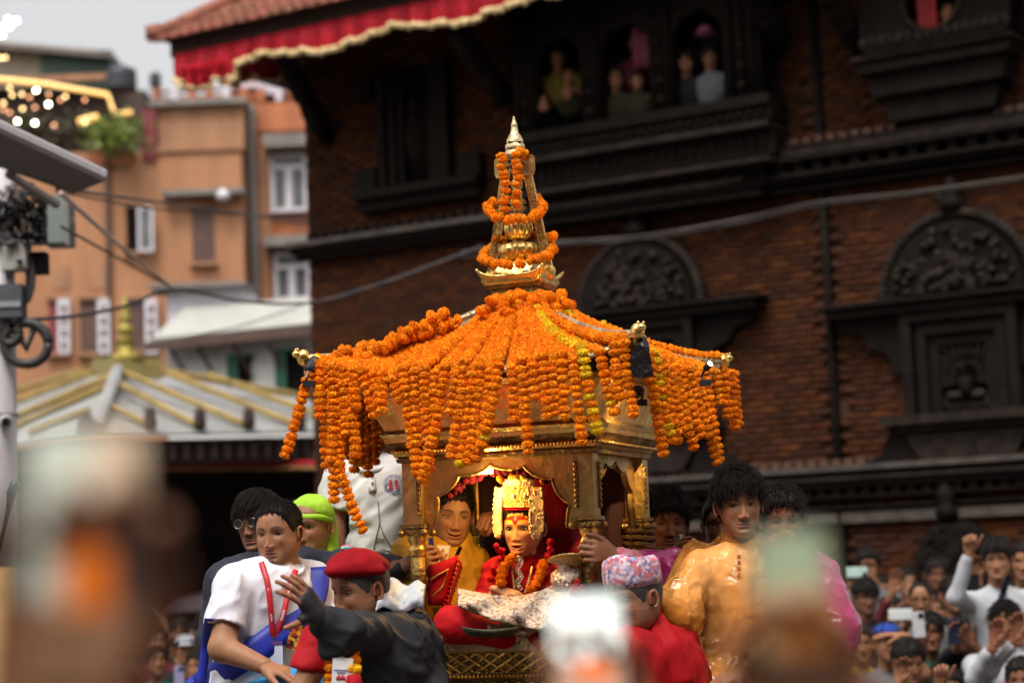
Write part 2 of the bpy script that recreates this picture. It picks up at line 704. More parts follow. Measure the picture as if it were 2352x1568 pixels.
# cornice between the storeys
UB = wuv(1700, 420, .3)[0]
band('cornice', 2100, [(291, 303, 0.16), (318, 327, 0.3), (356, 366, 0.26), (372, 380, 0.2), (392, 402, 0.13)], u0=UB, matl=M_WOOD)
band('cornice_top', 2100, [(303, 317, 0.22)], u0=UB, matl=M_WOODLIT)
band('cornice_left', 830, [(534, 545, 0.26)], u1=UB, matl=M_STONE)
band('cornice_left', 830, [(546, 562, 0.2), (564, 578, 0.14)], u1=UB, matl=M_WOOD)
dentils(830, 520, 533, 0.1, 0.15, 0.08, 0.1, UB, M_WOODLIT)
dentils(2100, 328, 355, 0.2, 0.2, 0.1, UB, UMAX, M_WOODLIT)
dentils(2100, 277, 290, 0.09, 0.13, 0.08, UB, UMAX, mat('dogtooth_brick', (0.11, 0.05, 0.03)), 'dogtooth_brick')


def carved_window(cx, top, torana_r, frame, name, label_torana):
    """window with a half-round carved tympanum; frame=(px0,py0,px1,py1)"""
    u0, u1, z0, z1 = wr(*frame, off=0.12)
    root = MB()
    # stepped jambs
    for k, (gw, dep) in enumerate(((0.0, 0.2), (0.13, 0.15), (0.24, 0.1))):
        wbox(root, u0 + gw, u0 + gw + 0.1, z0, z1, -0.02, dep)
        wbox(root, u1 - gw - 0.1, u1 - gw, z0, z1, -0.02, dep)
        wbox(root, u0 + gw + 0.1, u1 - gw - 0.1, z1 - gw - 0.1, z1 - gw, -0.02, dep)
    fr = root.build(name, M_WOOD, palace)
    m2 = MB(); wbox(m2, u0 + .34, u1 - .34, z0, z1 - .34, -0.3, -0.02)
    m2.build('window_recess', M_BLACK, fr)  # black panel inside the frame, room shade put into its colour
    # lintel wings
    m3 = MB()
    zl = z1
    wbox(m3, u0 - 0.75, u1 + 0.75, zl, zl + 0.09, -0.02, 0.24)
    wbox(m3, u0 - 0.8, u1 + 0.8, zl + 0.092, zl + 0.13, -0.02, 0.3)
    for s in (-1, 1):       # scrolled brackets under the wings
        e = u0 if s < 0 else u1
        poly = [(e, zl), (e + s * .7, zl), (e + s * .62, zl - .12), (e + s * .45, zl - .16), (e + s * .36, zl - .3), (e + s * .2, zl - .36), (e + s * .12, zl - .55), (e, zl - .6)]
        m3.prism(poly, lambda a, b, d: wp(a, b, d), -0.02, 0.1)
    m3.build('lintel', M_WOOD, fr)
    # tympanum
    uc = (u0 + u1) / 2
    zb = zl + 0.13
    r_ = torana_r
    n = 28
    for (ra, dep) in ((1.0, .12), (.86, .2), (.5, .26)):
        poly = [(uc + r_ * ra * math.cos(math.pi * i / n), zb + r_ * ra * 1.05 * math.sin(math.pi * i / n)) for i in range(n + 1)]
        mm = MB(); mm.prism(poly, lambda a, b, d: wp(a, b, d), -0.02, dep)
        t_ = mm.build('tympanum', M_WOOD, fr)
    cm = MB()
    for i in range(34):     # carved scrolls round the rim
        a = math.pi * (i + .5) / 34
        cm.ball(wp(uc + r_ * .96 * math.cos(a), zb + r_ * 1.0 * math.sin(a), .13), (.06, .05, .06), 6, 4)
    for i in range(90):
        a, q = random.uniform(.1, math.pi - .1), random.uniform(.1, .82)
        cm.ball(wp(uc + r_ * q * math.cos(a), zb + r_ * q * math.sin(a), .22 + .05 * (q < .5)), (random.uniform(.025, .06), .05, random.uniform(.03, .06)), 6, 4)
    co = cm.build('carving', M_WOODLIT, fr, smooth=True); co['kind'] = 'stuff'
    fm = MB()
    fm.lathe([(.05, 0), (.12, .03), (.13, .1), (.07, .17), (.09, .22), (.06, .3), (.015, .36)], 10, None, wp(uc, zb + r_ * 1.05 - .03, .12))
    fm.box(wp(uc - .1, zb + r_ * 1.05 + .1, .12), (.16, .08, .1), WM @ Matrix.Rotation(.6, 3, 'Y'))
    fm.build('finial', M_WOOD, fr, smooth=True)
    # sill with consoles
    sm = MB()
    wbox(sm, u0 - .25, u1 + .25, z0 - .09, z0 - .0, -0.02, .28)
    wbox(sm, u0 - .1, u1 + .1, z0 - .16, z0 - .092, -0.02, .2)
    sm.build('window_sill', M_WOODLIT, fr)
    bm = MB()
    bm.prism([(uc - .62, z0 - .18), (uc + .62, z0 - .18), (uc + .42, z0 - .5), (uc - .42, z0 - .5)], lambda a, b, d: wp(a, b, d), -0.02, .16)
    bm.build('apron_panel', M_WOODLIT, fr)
    for s in (-1, 1):
        bm = MB()
        e = uc + s * .64
        bm.prism([(e, z0 - .17), (e + s * .14, z0 - .17), (e + s * .22, z0 - .35), (e + s * .48, z0 - .45), (e + s * .55, z0 - .62), (e - s * .18, z0 - .62), (e - s * .1, z0 - .4)], lambda a, b, d: wp(a, b, d), -0.02, .13)
        bm.build('console', M_WOOD, fr)
    return fr, (u0, u1, z0, z1)


fr, (u0, u1, z0, z1) = carved_window(2180, 520, 0.78, (2078, 705, 2345, 945), 'peacock_window', '')
# the peacock fanning its tail in the lattice
uc, zc = (u0 + u1) / 2 + .02, z0 + .3
pk = MB()
for i in range(19):
    a = math.pi * (i / 18) * 1.1 - .05 * math.pi
    L_ = .5 if abs(math.cos(a)) < .7 else .42
    pk.tube([wp(uc + .08 * math.cos(a), zc + .08 * math.sin(a), .05), wp(uc + L_ * math.cos(a), zc + L_ * .95 * math.sin(a), .07)], [.012, .02], 6)
    pk.ball(wp(uc + L_ * math.cos(a), zc + L_ * .95 * math.sin(a), .07), (.03, .03, .03), 6, 4)
    for q in (.35, .55, .75):
        pk.ball(wp(uc + L_ * q * math.cos(a), zc + L_ * .95 * q * math.sin(a), .07), (.018, .02, .018), 6, 4)
pk.build('tail_lattice', M_WOODLIT, fr, smooth=True)
pk = MB()
pk.ball(wp(uc, zc - .05, .09), (.075, .07, .12), 10, 8)
pk.tube([wp(uc, zc + .03, .1), wp(uc - .02, zc + .12, .13), wp(uc - .04, zc + .16, .14)], [.04, .025, .02], 8)
pk.build('peacock', M_WOOD, fr, smooth=True)
pk = MB()
wbox(pk, u0 + .34, u1 - .34, z0 + .0, z0 + .14, -.02, .06)
for i in range(9):
    pk.ball(wp(u0 + .42 + i * (u1 - u0 - .84) / 8, z0 + .16, .06), (.05, .05, .05), 7, 5)
pk.build('carved_base', M_WOODLIT, fr, smooth=True)

carved_window(1480, 560, 0.74, (1360, 735, 1600, 975), 'carved_window', '')

# low blind arch at the bottom right
uc, zc = wuv(2195, 1305, .1)
r_ = (wuv(2290, 1305)[0] - wuv(2100, 1305)[0]) / 2
ba = MB()
n = 26
for ra, d in ((1.0, .1), (.9, .17), (.74, .12)):
    ba.prism([(uc + r_ * ra * math.cos(math.pi * i / n), zc + r_ * ra * 1.15 * math.sin(math.pi * i / n)) for i in range(n + 1)] + [(uc - r_ * ra, zc - .8), (uc + r_ * ra, zc - .8)], lambda a, b, dd: wp(a, b, dd), -.02, d)
bo = ba.build('blind_arch', M_WOOD, palace)
cm = MB()
for i in range(70):
    a, q = random.uniform(.1, 3.0), random.uniform(.1, .9)
    cm.ball(wp(uc + r_ * q * math.cos(a), zc + r_ * 1.1 * q * math.sin(a), .16), (random.uniform(.02, .05), .04, random.uniform(.02, .05)), 6, 4)
cm.lathe([(.05, 0), (.12, .04), (.1, .12), (.06, .16), (.1, .22), (.07, .3), (.02, .36)], 8, None, wp(uc - .05, zc + r_ * 1.13, .1))
cm.build('carving', M_WOOD, bo, smooth=True)['kind'] = 'stuff'

# ---- projecting triple bay window with onlookers
BO = 0.42
bu0, bu1, bz0, bz1 = wr(1178, -60, 1748, 262, BO)
bz1 = ZTOP
bay = MB()
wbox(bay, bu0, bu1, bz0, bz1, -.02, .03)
bay_o = bay.build('bay_window', M_BLACK, palace)  # black backing panel; the unlit room is put into its colour
opens = [(1232, 1332), (1378, 1492), (1545, 1662)]
edges = [1178] + [x for o_ in opens for x in o_] + [1748]
us = [wuv(x, 170, BO)[0] for x in edges]
for i in range(0, 8, 2):
    mm = MB()
    a, b = us[i], us[i + 1]
    wbox(mm, a, b, bz0, bz1, BO - .12, BO)
    for q in (.2, .5, .8):
        mm.tube([wp(a + (b - a) * q, bz0, BO + .01), wp(a + (b - a) * q, bz1, BO + .01)], .035, 6)
    for k in range(9):
        mm.ball(wp((a + b) / 2, bz0 + .1 + k * .2, BO + .02), (.06, .05, .05), 7, 5)
    mm.build('bay_post', M_WOOD, bay_o, smooth=True)
zh = wuv(1435, 66, BO)[1]
for i in (1, 3, 5):     # cusped heads of the openings
    a, b = us[i], us[i + 1]
    c, hw = (a + b) / 2, (b - a) / 2
    poly = [(a, bz1), (a, zh - .25)] + [(c - hw * math.cos(t) * .98, zh - .25 + .3 * math.sin(t) + .02 * math.cos(7 * t)) for t in np.linspace(0.05, math.pi - .05, 12)] + [(b, zh - .25), (b, bz1)]
    mm = MB(); mm.prism(poly, lambda x, y, d: wp(x, y, d), BO - .1, BO - .02)
    mm.build('opening_head', M_WOOD, bay_o)
steps = [(262, 285, .46), (290, 318, .40), (322, 335, .5), (340, 398, .36), (402, 412, .48), (414, 470, .24), (476, 486, .3)]
for k, (a, b, dep) in enumerate(steps):
    z1_, z0_ = wuv(1460, a, dep)[1], wuv(1460, b, dep)[1]
    mm = MB()
    ins = .035 * k if k > 4 else 0
    wbox(mm, bu0 - .06 + ins, bu1 + .06 - ins, z0_, z1_, -.02, dep)
    if k in (1, 3):
        for q in range(26):
            mm.ball(wp(bu0 + (q + .5) * (bu1 - bu0) / 26, (z0_ + z1_) / 2, dep), (.05, .035, (z1_ - z0_) * .36), 6, 4)
    mm.build('bay_sill', M_WOODLIT if k in (2, 4) else M_WOOD, bay_o)

# small window at upper left with shelf-like sill
u0, u1, z0, z1 = wr(872, 150, 1032, 425, .1)
mm = MB()
for gw, dep in ((0, .16), (.12, .12), (.22, .08)):
    wbox(mm, u0 + gw, u0 + gw + .09, z0, z1, -.02, dep)
    wbox(mm, u1 - gw - .09, u1 - gw, z0, z1, -.02, dep)
sw = mm.build('niche_window', M_WOOD, palace)
mm = MB(); wbox(mm, u0 + .31, u1 - .31, z0, z1, -.02, .02)
mm.ball(wp((u0 + u1) / 2, z0 + .55, .04), (.14, .05, .3), 10, 8)
mm.ball(wp((u0 + u1) / 2, z0 + .95, .04), (.08, .05, .1), 10, 8)
mm.build('carved_panel', M_WOOD, sw, smooth=True)
mm = MB()
a, b = wuv(808, 430, .2)[0], wuv(1096, 430, .2)[0]
wbox(mm, a, b, z0 - .09, z0 + .0, -.02, .24); wbox(mm, a + .03, b - .03, z0 - .22, z0 - .095, -.02, .14)
wbox(mm, a, a + .28, z0, z0 + .26, -.02, .14); wbox(mm, b - .28, b, z0, z0 + .26, -.02, .14)
mm.build('window_sill', M_WOOD, sw)
mm = MB(); wbox(mm, a, a + .25, z1 - .3, z1 - .05, -.02, .14); mm.build('lintel_end', M_WOOD, sw)

# oriel at upper right: tapering carved base, round opening above
ou0, ou1, oz0, oz1 = wr(1975, -120, 2320, 305, .3)
oc = (ou0 + ou1) / 2
orl = MB()
zs = [wuv(2150, y, .3)[1] for y in (310, 262, 258, 205, 200, 150, 146, 118)]
half = [.52, .62, .7, .78, .88, .92, 1.0, 1.05]
hw = (ou1 - ou0) / 2
for k in range(0, 8, 2):
    orl.prism([(oc - hw * half[k], zs[k]), (oc + hw * half[k], zs[k]), (oc + hw * half[k + 1], zs[k + 1]), (oc - hw * half[k + 1], zs[k + 1])], lambda a, b, d: wp(a, b, d), -.02, .12 + .09 * k / 2)
oo = orl.build('oriel_window', M_WOOD, palace)
for k in range(4):
    mm = MB(); 
    wbox(mm, oc - hw * (half[2 * k + 1] + .03), oc + hw * (half[2 * k + 1] + .03), zs[2 * k + 1], zs[2 * k + 1] + .035, -.02, .17 + .09 * k)
    mm.build('oriel_moulding', M_WOODLIT if k == 3 else M_WOOD, oo)
cu, cz = wuv(2142, 5, .42)
rr = (wuv(2205, 5, .42)[0] - wuv(2080, 5, .42)[0]) / 2
mm = MB()
n = 24
outer = [(cu - hw, zs[7] + .04), (cu + hw, zs[7] + .04), (cu + hw, ZTOP), (cu - hw, ZTOP)]
for i in range(n):      # front plate with a round hole, in wedges
    t0, t1 = 2 * math.pi * i / n, 2 * math.pi * (i + 1) / n
    def rim(t):
        c_, s_ = math.cos(t), math.sin(t)
        k_ = min(hw / max(abs(c_), 1e-6), (cz - zs[7] - .04) / max(abs(s_), 1e-6))
        return (cu + c_ * k_, cz + s_ * k_)
    mm.prism([(cu + rr * math.cos(t0), cz + rr * math.sin(t0)), rim(t0), rim(t1), (cu + rr * math.cos(t1), cz + rr * math.sin(t1))], lambda a, b, d: wp(a, b, d), .36, .46)
mm.build('oriel_front', M_WOOD, oo)
mm = MB()
mm.tube([wp(cu + rr * 1.06 * math.cos(t), cz + rr * 1.06 * math.sin(t), .47) for t in np.linspace(0, 2 * math.pi, 33)], .03, 6)
for i in range(16):
    mm.ball(wp(cu - hw * .95 + i * hw * 1.9 / 15, zs[7] + .14, .46), (.05, .03, .07), 6, 4)
mm.build('carved_ring', M_WOODLIT, oo, smooth=True)
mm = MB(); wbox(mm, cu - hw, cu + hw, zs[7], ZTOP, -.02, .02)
mm.build('oriel_dark_backing', M_BLACK, oo)  # flat black sheet, interior shade put into its colour

# eave, rafters, struts, tiles
EO = 1.15
eu0, ez = wuv(392, 150, EO)
ez = wuv(880, 62, EO)[1] + .16
rf = MB()
wbox(rf, eu0, UMAX + 1, ez, ez + .2, EO - .06, EO)                       # fascia
wbox(rf, eu0, eu0 + .06, ez, ez + .2, -2.2, EO - .062)
roof = rf.build('roof', mat('brown_fascia', (.085, .056, .046), rough=.8, spec=.15), palace)
slope = math.radians(33)
rm = MB()
zt0 = ez + .205
rm.add([wp(eu0 - .1, zt0, EO + .12), wp(UMAX + 1, zt0, EO + .12), wp(UMAX + 1, zt0 + 2.6, EO + .12 - 2.6 / math.tan(slope)), wp(eu0 + 2.6, zt0 + 2.6, EO + .12 - 2.6 / math.tan(slope))], [(0, 1, 2, 3)])
rm.add([wp(eu0 - .1, zt0, EO + .12), wp(eu0 + 2.6, zt0 + 2.6, EO + .12 - 2.6 / math.tan(slope)), wp(eu0 - .1, zt0, -2.6)], [(0, 1, 2)])
rm.build('roof_deck', M_MORTAR, roof)
mm = MB(); mm.box((0, 0, 0), (.15, .26, .022)); mm.tube([(.06, -.13, .018), (.06, .13, .018)], .028, 6)
tile_me = mesh_np('roof_tile', mm.v, mm.f, smooth=False); tile_me.materials.append(M_TILE)
tx = WU; ty = (WN * -math.cos(slope) + Vector((0, 0, math.sin(slope))))
TM = Matrix((tx, ty, tx.cross(ty))).transposed()
nt_ = 0
for r_i in range(8):
    for c_i in range(60):
        q = r_i * .2
        u = eu0 - .05 + c_i * .165 + q * .85
        if u > eu0 + 6.2 or (r_i > 3 and u > eu0 + 3.2): continue
        if nt_ >= 300: break
        o = obj('roof_tile', tile_me, None, roof)
        p = wp(u, zt0 + .02, EO + .12) + ty * q
        o.location = np.array(p) - po
        o.rotation_euler = (TM @ Matrix.Rotation(-.07 + random.uniform(-.03, .03), 3, 'X') @ Matrix.Rotation(random.uniform(-.03, .03), 3, 'Z')).to_euler()
        nt_ += 1
mm = MB()      # hip ridge with raised end tile
hip = [wp(eu0 - .08, zt0 + .06, EO + .12) + (wp(eu0 + 2.6, zt0 + 2.6, EO + .12 - 2.6 / math.tan(slope)) - wp(eu0 - .08, zt0, EO + .12)) * t for t in np.linspace(0, .9, 12)]
mm.tube(hip, .09, 8)
mm.box(hip[0] + Vector((0, 0, .02)), (.2, .2, .16), WM)
mm.build('hip_ridge', M_TILE, roof, smooth=True)
for k in range(24):
    mm = MB()
    u = eu0 + .25 + k * .42
    if u > UMAX: break
    mm.tube([wp(u, ez + .05, EO - .08), wp(u, ez + .62, -.05)], .05, 4)
    mm.build('rafter', M_WOOD, roof)
for (pa, pb) in (((645, 118), (752, 325)), ((1040, 60), (1165, 235)), ((1700, -60), (1800, 95)), ((1875, -60), (1975, 110))):
    ua = wuv(*pa, .95); ub = wuv(*pb, .12)
    mm = MB()
    A, B = wp(ua[0], ua[1], .95), wp(ub[0], ub[1], .12)
    if pa[0] == 645:
        A, B = P(*pa, 23.0), P(*pb, 23.7)
    mm.tube([A + (B - A) * t for t in np.linspace(0, 1, 9)], [.1, .13, .12, .14, .11, .13, .15, .12, .1], 7)
    for t in (.25, .45, .65, .8):
        mm.ball(A + (B - A) * t, (.13, .13, .16), 8, 6)
    mm.build('roof_strut', M_WOOD, palace, smooth=True)

# red valance with gold fringe hung from the eave
vt = empty('red_valance', wp(eu0 + 2, ez, EO), 'red cloth valance with gold scalloped fringe hung along the palace eave', 'valance')
vm, vf = MB(), MB()
ua, ub = wuv(408, 140, EO)[0], wuv(1300, -10, EO)[0]
nn = 150
rows = []
bot = []
for i in range(nn + 1):
    q = i / nn
    u = ua + (ub - ua) * q
    ph = (u - ua) / .62
    sc_ = abs(math.sin(ph * math.pi))
    drop = .24 + .05 * math.sin(3.1 * q * 6) + .035 * sc_ ** .7
    if q < .17: drop = .27 + .16 * sc_ ** .6
    wob = .035 * math.sin(u * 21) + .02 * math.sin(u * 47 + 1)
    col_ = []
    for j in range(6):
        t = j / 5
        col_.append(wp(u, ez + .01 - t * drop, EO + .05 + wob * (.35 + .65 * t) + .02 * math.sin(t * 3)))
    rows.append(col_)
    bot.append(col_[-1])
vm.grid(rows)
vm.build('cloth', M_REDCLOTH, vt, smooth=True, solid=.012)
vf.tube([p + Vector((0, 0, .005)) for p in bot], [.028 + .014 * abs(math.sin(i * 1.7)) for i in range(len(bot))], 6)
for i in range(0, len(bot), 2):
    vf.ball(bot[i] + Vector((0, -.02, -.012 - .015 * random.random())), (.028, .022, .03), 6, 4)
vf.build('gold_fringe', M_GOLDFRINGE, vt, smooth=True)
vm2, vf2 = MB(), MB()    # slack inner length round the corner
rows, bot = [], []
for i in range(41):
    q = i / 40
    p = P(412 + 250 * q, 150 - 24 * q, 22.3 + 1.5 * q)
    dr = .17 + .12 * abs(math.sin(q * 9.4)) ** .6
    col_ = [p + Vector((.03 * math.sin(i * 1.9) * t, .05 * math.sin(i * 1.3) * t, -dr * t)) for t in np.linspace(0, 1, 5)]
    rows.append(col_); bot.append(col_[-1])
vm2.grid(rows); vm2.build('cloth', M_REDCLOTH, vt, smooth=True, solid=.012)
vf2.tube(bot, .024, 6); vf2.build('gold_fringe', M_GOLDFRINGE, vt, smooth=True)

# ================================================================== HOUSES AT THE LEFT
M_ORANGE = mat('orange_painted_brick', (0.45, 0.21, 0.100), (0.27, 0.12, 0.058), rough=.85, scale=1.6, bump=.2, bscale=20, streak=(1, 1, .22), lo=.3, hi=.75, detail=7)
M_BROWNB = mat('pale_brown_brick', (0.38, 0.19, 0.095), (0.25, 0.12, 0.065), rough=.85, scale=2.2, bump=.2, streak=(1, 1, .4), detail=7)
M_REDBR = mat('red_brick', (0.46, 0.15, 0.06), (0.27, 0.09, 0.042), rough=.85, scale=2, streak=(1, 1, .3), detail=7)
M_WHITE = mat('white_window_paint', (0.62, 0.58, 0.6), (0.5, 0.46, 0.5), rough=.5, scale=6)
M_GLASSD = mat('window_glass', (0.10, 0.11, 0.11), (0.16, 0.16, 0.15), rough=.15, scale=3)
M_DKRED = mat('dark_red_paint', (0.18, 0.02, 0.025), rough=.6)
M_BROWNDK = mat('brown_shutter', (0.07, 0.035, 0.028), (0.1, 0.05, 0.035), rough=.7)
M_CONC = mat('grey_concrete', (0.23, 0.2, 0.18), (0.16, 0.14, 0.12), rough=.9, scale=3)
M_PALEW = mat('pale_lilac_wall', (0.56, 0.52, 0.58), (0.46, 0.42, 0.46), rough=.8, scale=2)
M_CREAM = mat('cream_roof_metal', (0.36, 0.35, 0.31), (0.31, 0.3, 0.27), rough=.6, scale=2)
M_GREENSH = mat('green_shutter', (0.01, 0.075, 0.045), rough=.6)
M_GREENMET = mat('green_metal_sheet', (0.02, 0.065, 0.045), (0.03, 0.05, 0.04), rough=.6, scale=2)
M_BEIGE = mat('beige_sheet', (0.33, 0.28, 0.2), rough=.7)
M_LEAF = mat('terrace_leaves', (0.2, 0.24, 0.025), (0.09, 0.14, 0.015), rough=.6, scale=6)


def fbox(mb, px0, py0, px1, py1, d, thick=.2):
    """box whose front face fills the given area at d metres"""
    a, b = P(px0, (py0 + py1) / 2, d), P(px1, (py0 + py1) / 2, d)
    t, u = P((px0 + px1) / 2, py0, d), P((px0 + px1) / 2, py1, d)
    return mb.box(((a.x + b.x) / 2, d + thick / 2, (t.z + u.z) / 2), (b.x - a.x, thick, t.z - u.z))


def fpart(name, matl, parent, px0, py0, px1, py1, d, thick=.2):
    mb = MB(); fbox(mb, px0, py0, px1, py1, d, thick)
    return mb.build(name, matl, parent)


D1 = 42.0
zg = lambda px: P(px, 900, D1)
oh = empty('orange_house', (zg(330).x, D1, 0), 'orange painted house with open white casement window and terrace plants', 'house')
m_ = MB(); a, b = P(30, 600, D1), P(560, 600, D1); t = P(300, 345, D1)
m_.box(((a.x + b.x) / 2, D1 + 2, t.z / 2), (b.x - a.x, 4, t.z)); m_.build('wall', M_ORANGE, oh)
fpart('upper_wall', M_BROWNB, oh, 352, 240, 558, 345, D1 + .06, 3)
fpart('wall_cap', M_CONC, oh, 340, 226, 562, 240, D1 - .1, 3.2)
fpart('red_post', M_DKRED, oh, 326, 252, 358, 366, D1 - .08, .3)
fpart('ledge', M_CONC, oh, 370, 433, 560, 446, D1 - .35, .35)
fpart('string_course', M_BROWNB, oh, 352, 336, 560, 346, D1 - .06, .1)
fpart('flower_box', M_REDBR, oh, 205, 345, 300, 380, D1 - .1, .2)
for (x0, y0, x1, y1, wm) in ((290, 478, 318, 575, M_BLACK), (441, 478, 490, 600, M_BROWNDK), (112, 690, 152, 808, M_DKRED), (184, 690, 226, 808, M_BROWNDK), (296, 690, 330, 800, M_BROWNDK)):
    wo = fpart('window', wm, oh, x0, y0, x1, y1, D1 - .05, .1)
    fpart('window_frame', M_BROWNDK, wo, x0 - 5, y0 - 6, x1 + 5, y0 - 1, D1 - .12, .15)
    fpart('sill', M_BROWNB, wo, x0 - 8, y1 + 1, x1 + 8, y1 + 9, D1 - .15, .2)
ca = fpart('casement', M_WHITE, oh, 316, 474, 322, 578, D1 - .3, .06)
for x0, y0, x1, y1 in ((346, 478, 352, 578), (322, 474, 346, 480), (322, 571, 346, 577)):
    fpart('casement_rail', M_WHITE, ca, x0, y0, x1, y1, D1 - .3, .06)
fpart('pane', M_GLASSD, ca, 322, 480, 346, 571, D1 - .28, .02)
for x0 in (132, 224, 333):
    sh = fpart('lattice_shutter', M_WHITE, oh, x0, 686, x0 + 28, 812, D1 - .15, .08)
    for k in range(4):
        fpart('lattice_hole', M_BROWNDK, sh, x0 + 9, 700 + k * 28, x0 + 19, 718 + k * 28, D1 - .17, .05)
for x0 in (118, 205):
    fpart('rain_stain_board', M_BROWNB, oh, x0, 612, x0 + 45, 665, D1 - .02, .03)
m_ = MB(); m_.tube([P(246, 350, D1 - .1), P(252, 860, D1 - .1)], .05, 6); m_.build('drain_pipe', M_BROWNDK, oh)
m_ = MB(); m_.lathe([(.06, 0), (.14, .05), (.15, .15), (.05, .25)], 8, None, P(513, 462, D1 - .3)); m_.build('wall_lamp', M_WHITE, oh, smooth=True)

rh = empty('red_brick_house', (P(640, 900, D1 + 1).x, D1 + 1, 0), 'narrow orange-red brick house with two white framed windows', 'house')
m_ = MB(); a, b = P(566, 600, D1 + 1), P(760, 600, D1 + 1); t = P(650, 245, D1 + 1)
m_.box(((a.x + b.x) / 2, D1 + 3, t.z / 2), (b.x - a.x, 4, t.z)); m_.build('wall', M_REDBR, rh)
for (x0, y0, x1, y1) in ((621, 352, 706, 486), (629, 580, 712, 690)):
    wo = fpart('window', M_GLASSD, rh, x0 + 6, y0 + 6, x1 - 6, y1 - 6, D1 + .92, .1)
    for q in ((x0, y0, x1, y0 + 8), (x0, y1 - 9, x1, y1), (x0, y0 + 8, x0 + 9, y1 - 9), (x1 - 9, y0 + 8, x1, y1 - 9), (x0 + 9, y0 + 27, x1 - 9, y0 + 37), ((x0 + x1) / 2 - 8, y0 + 37, (x0 + x1) / 2 + 8, y1 - 9)):
        fpart('window_frame', M_WHITE, wo, *q, D1 + .82, .12)
for (y0, y1) in ((306, 335), (540, 562)):
    fpart('balcony_slab', M_CONC, rh, 603, y0, 720, y1, D1 + .4, .7)
fpart('orange_strip', M_ORANGE, rh, 592, 345, 622, 690, D1 + .93, .1)
for (x0, x1, mm_) in ((562, 574, M_BROWNDK), (576, 590, M_CONC)):
    fpart('rain_pipe', mm_, rh, x0, 240, x1, 690, D1 + .7, .2)
fpart('roof_parapet', M_REDBR, rh, 570, 236, 712, 300, D1 + .95, .3)

# terrace parapet and rooftops behind
th = empty('terrace_house', (P(520, 900, 50).x, 50, 0), 'rooftop terrace with railing posts behind the orange house', 'house')
m_ = MB(); a, b = P(330, 500, 50), P(790, 500, 50); t = P(540, 206, 50)
m_.box(((a.x + b.x) / 2, 53, t.z / 2), (b.x - a.x, 5, t.z)); m_.build('wall', M_REDBR, th)
fpart('parapet_cap', M_WHITE, th, 340, 192, 700, 203, 50, .3)
for k in range(9):
    fpart('baluster', M_WHITE if k % 3 == 1 else M_REDBR, th, 352 + k * 40, 203, 368 + k * 40, 232, 49.8, .2)
fpart('pent_house', M_ORANGE, th, 505, 150, 700, 195, 53, 3)
fpart('pent_wall', M_PALEW, th, 590, 160, 640, 215, 49.9, 2)
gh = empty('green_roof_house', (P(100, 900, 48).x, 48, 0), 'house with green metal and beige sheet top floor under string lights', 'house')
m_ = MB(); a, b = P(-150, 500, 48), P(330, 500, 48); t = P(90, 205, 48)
m_.box(((a.x + b.x) / 2, 51, t.z / 2), (b.x - a.x, 5, t.z)); m_.build('wall', mat('dark_brown_wall', (0.075, 0.05, 0.04), rough=.9), gh)  # one plain dark brown for the wall
fpart('beige_wall', M_BEIGE, gh, -150, 108, 95, 204, 48.2, 3)
fpart('green_wall', M_GREENMET, gh, 95, 118, 254, 208, 48.1, 3)
m_ = MB(); m_.add([P(-150, 92, 47.8), P(262, 128, 47.8), P(262, 122, 52), P(-150, 86, 52)], [(0, 1, 2, 3)]); m_.build('sheet_roof', M_CONC, gh, solid=.12)
fpart('lintel_beam', M_BROWNB, gh, -150, 176, 255, 190, 47.7, .2)
for (x0, x1, y0, y1) in ((243, 316, 150, 208), (343, 371, 164, 200)):
    wt = MB()
    c = P((x0 + x1) / 2, y1, 46)
    r_ = (x1 - x0) / 2 * 46 / F_PX
    h_ = (y1 - y0) * 46 / F_PX
    wt.lathe([(r_ * .96, 0), (r_, .05)] + [(r_ * (1 - .03 * (k % 2)), h_ * (.1 + .1 * k)) for k in range(7)] + [(r_ * .9, h_ * .85), (r_ * .4, h_ * .97), (r_ * .38, h_)], 16, None, c)
    thing(wt, 'water_tank', mat('black_plastic_tank', (0.03, 0.033, 0.042), rough=.45),
          'large black ribbed water tank beside the green wall' if x0 < 300 else 'small black water tank alone on the roof edge', 'water tank', 'rooftop water tanks', smooth=True)
# plants on the terrace
pl = empty('terrace_shrub', P(262, 345, D1 - .3), 'bright green leafy shrub on the orange house terrace', 'plant')
lv = []
for i in range(420):
    c = P(random.gauss(262, 34), random.gauss(312, 24), D1 - .3 + random.uniform(-.5, .5))
    d = rng.normal(size=3); d /= np.linalg.norm(d)
    e = np.cross(d, rng.normal(size=3)); e /= np.linalg.norm(e)
    s = random.uniform(.06, .13)
    c = np.array(c)
    lv.append((c - d * s, c + e * s * .5, c + d * s, c - e * s * .5))
m_ = MB()
for q in lv: m_.add(q, [(0, 1, 2, 3)])
m_.build('foliage', M_LEAF, pl)['kind'] = 'stuff'
m_ = MB()
for k in range(6): m_.tube([P(225 + k * 15, 352, D1 - .3), P(222 + k * 17, 300, D1 - .25)], .02, 5)
m_.build('stem', M_BROWNDK, pl)
cr = empty('terrace_creeper', P(90, 345, 44), 'dark creeper under the hanging string lights', 'plant')
m_ = MB()
for i in range(500):
    c = np.array(P(random.uniform(-10, 215), 300 + random.gauss(12, 24), 44 + random.uniform(-.6, .6)))
    d = rng.normal(size=3); d /= np.linalg.norm(d); e = np.cross(d, rng.normal(size=3)); e /= np.linalg.norm(e); s = random.uniform(.08, .17)
    m_.add((c - d * s, c + e * s * .6, c + d * s, c - e * s * .6), [(0, 1, 2, 3)])
m_.build('foliage', mat('dark_leaves', (0.045, 0.04, 0.02), (0.03, 0.025, 0.012), rough=.8), cr)['kind'] = 'stuff'
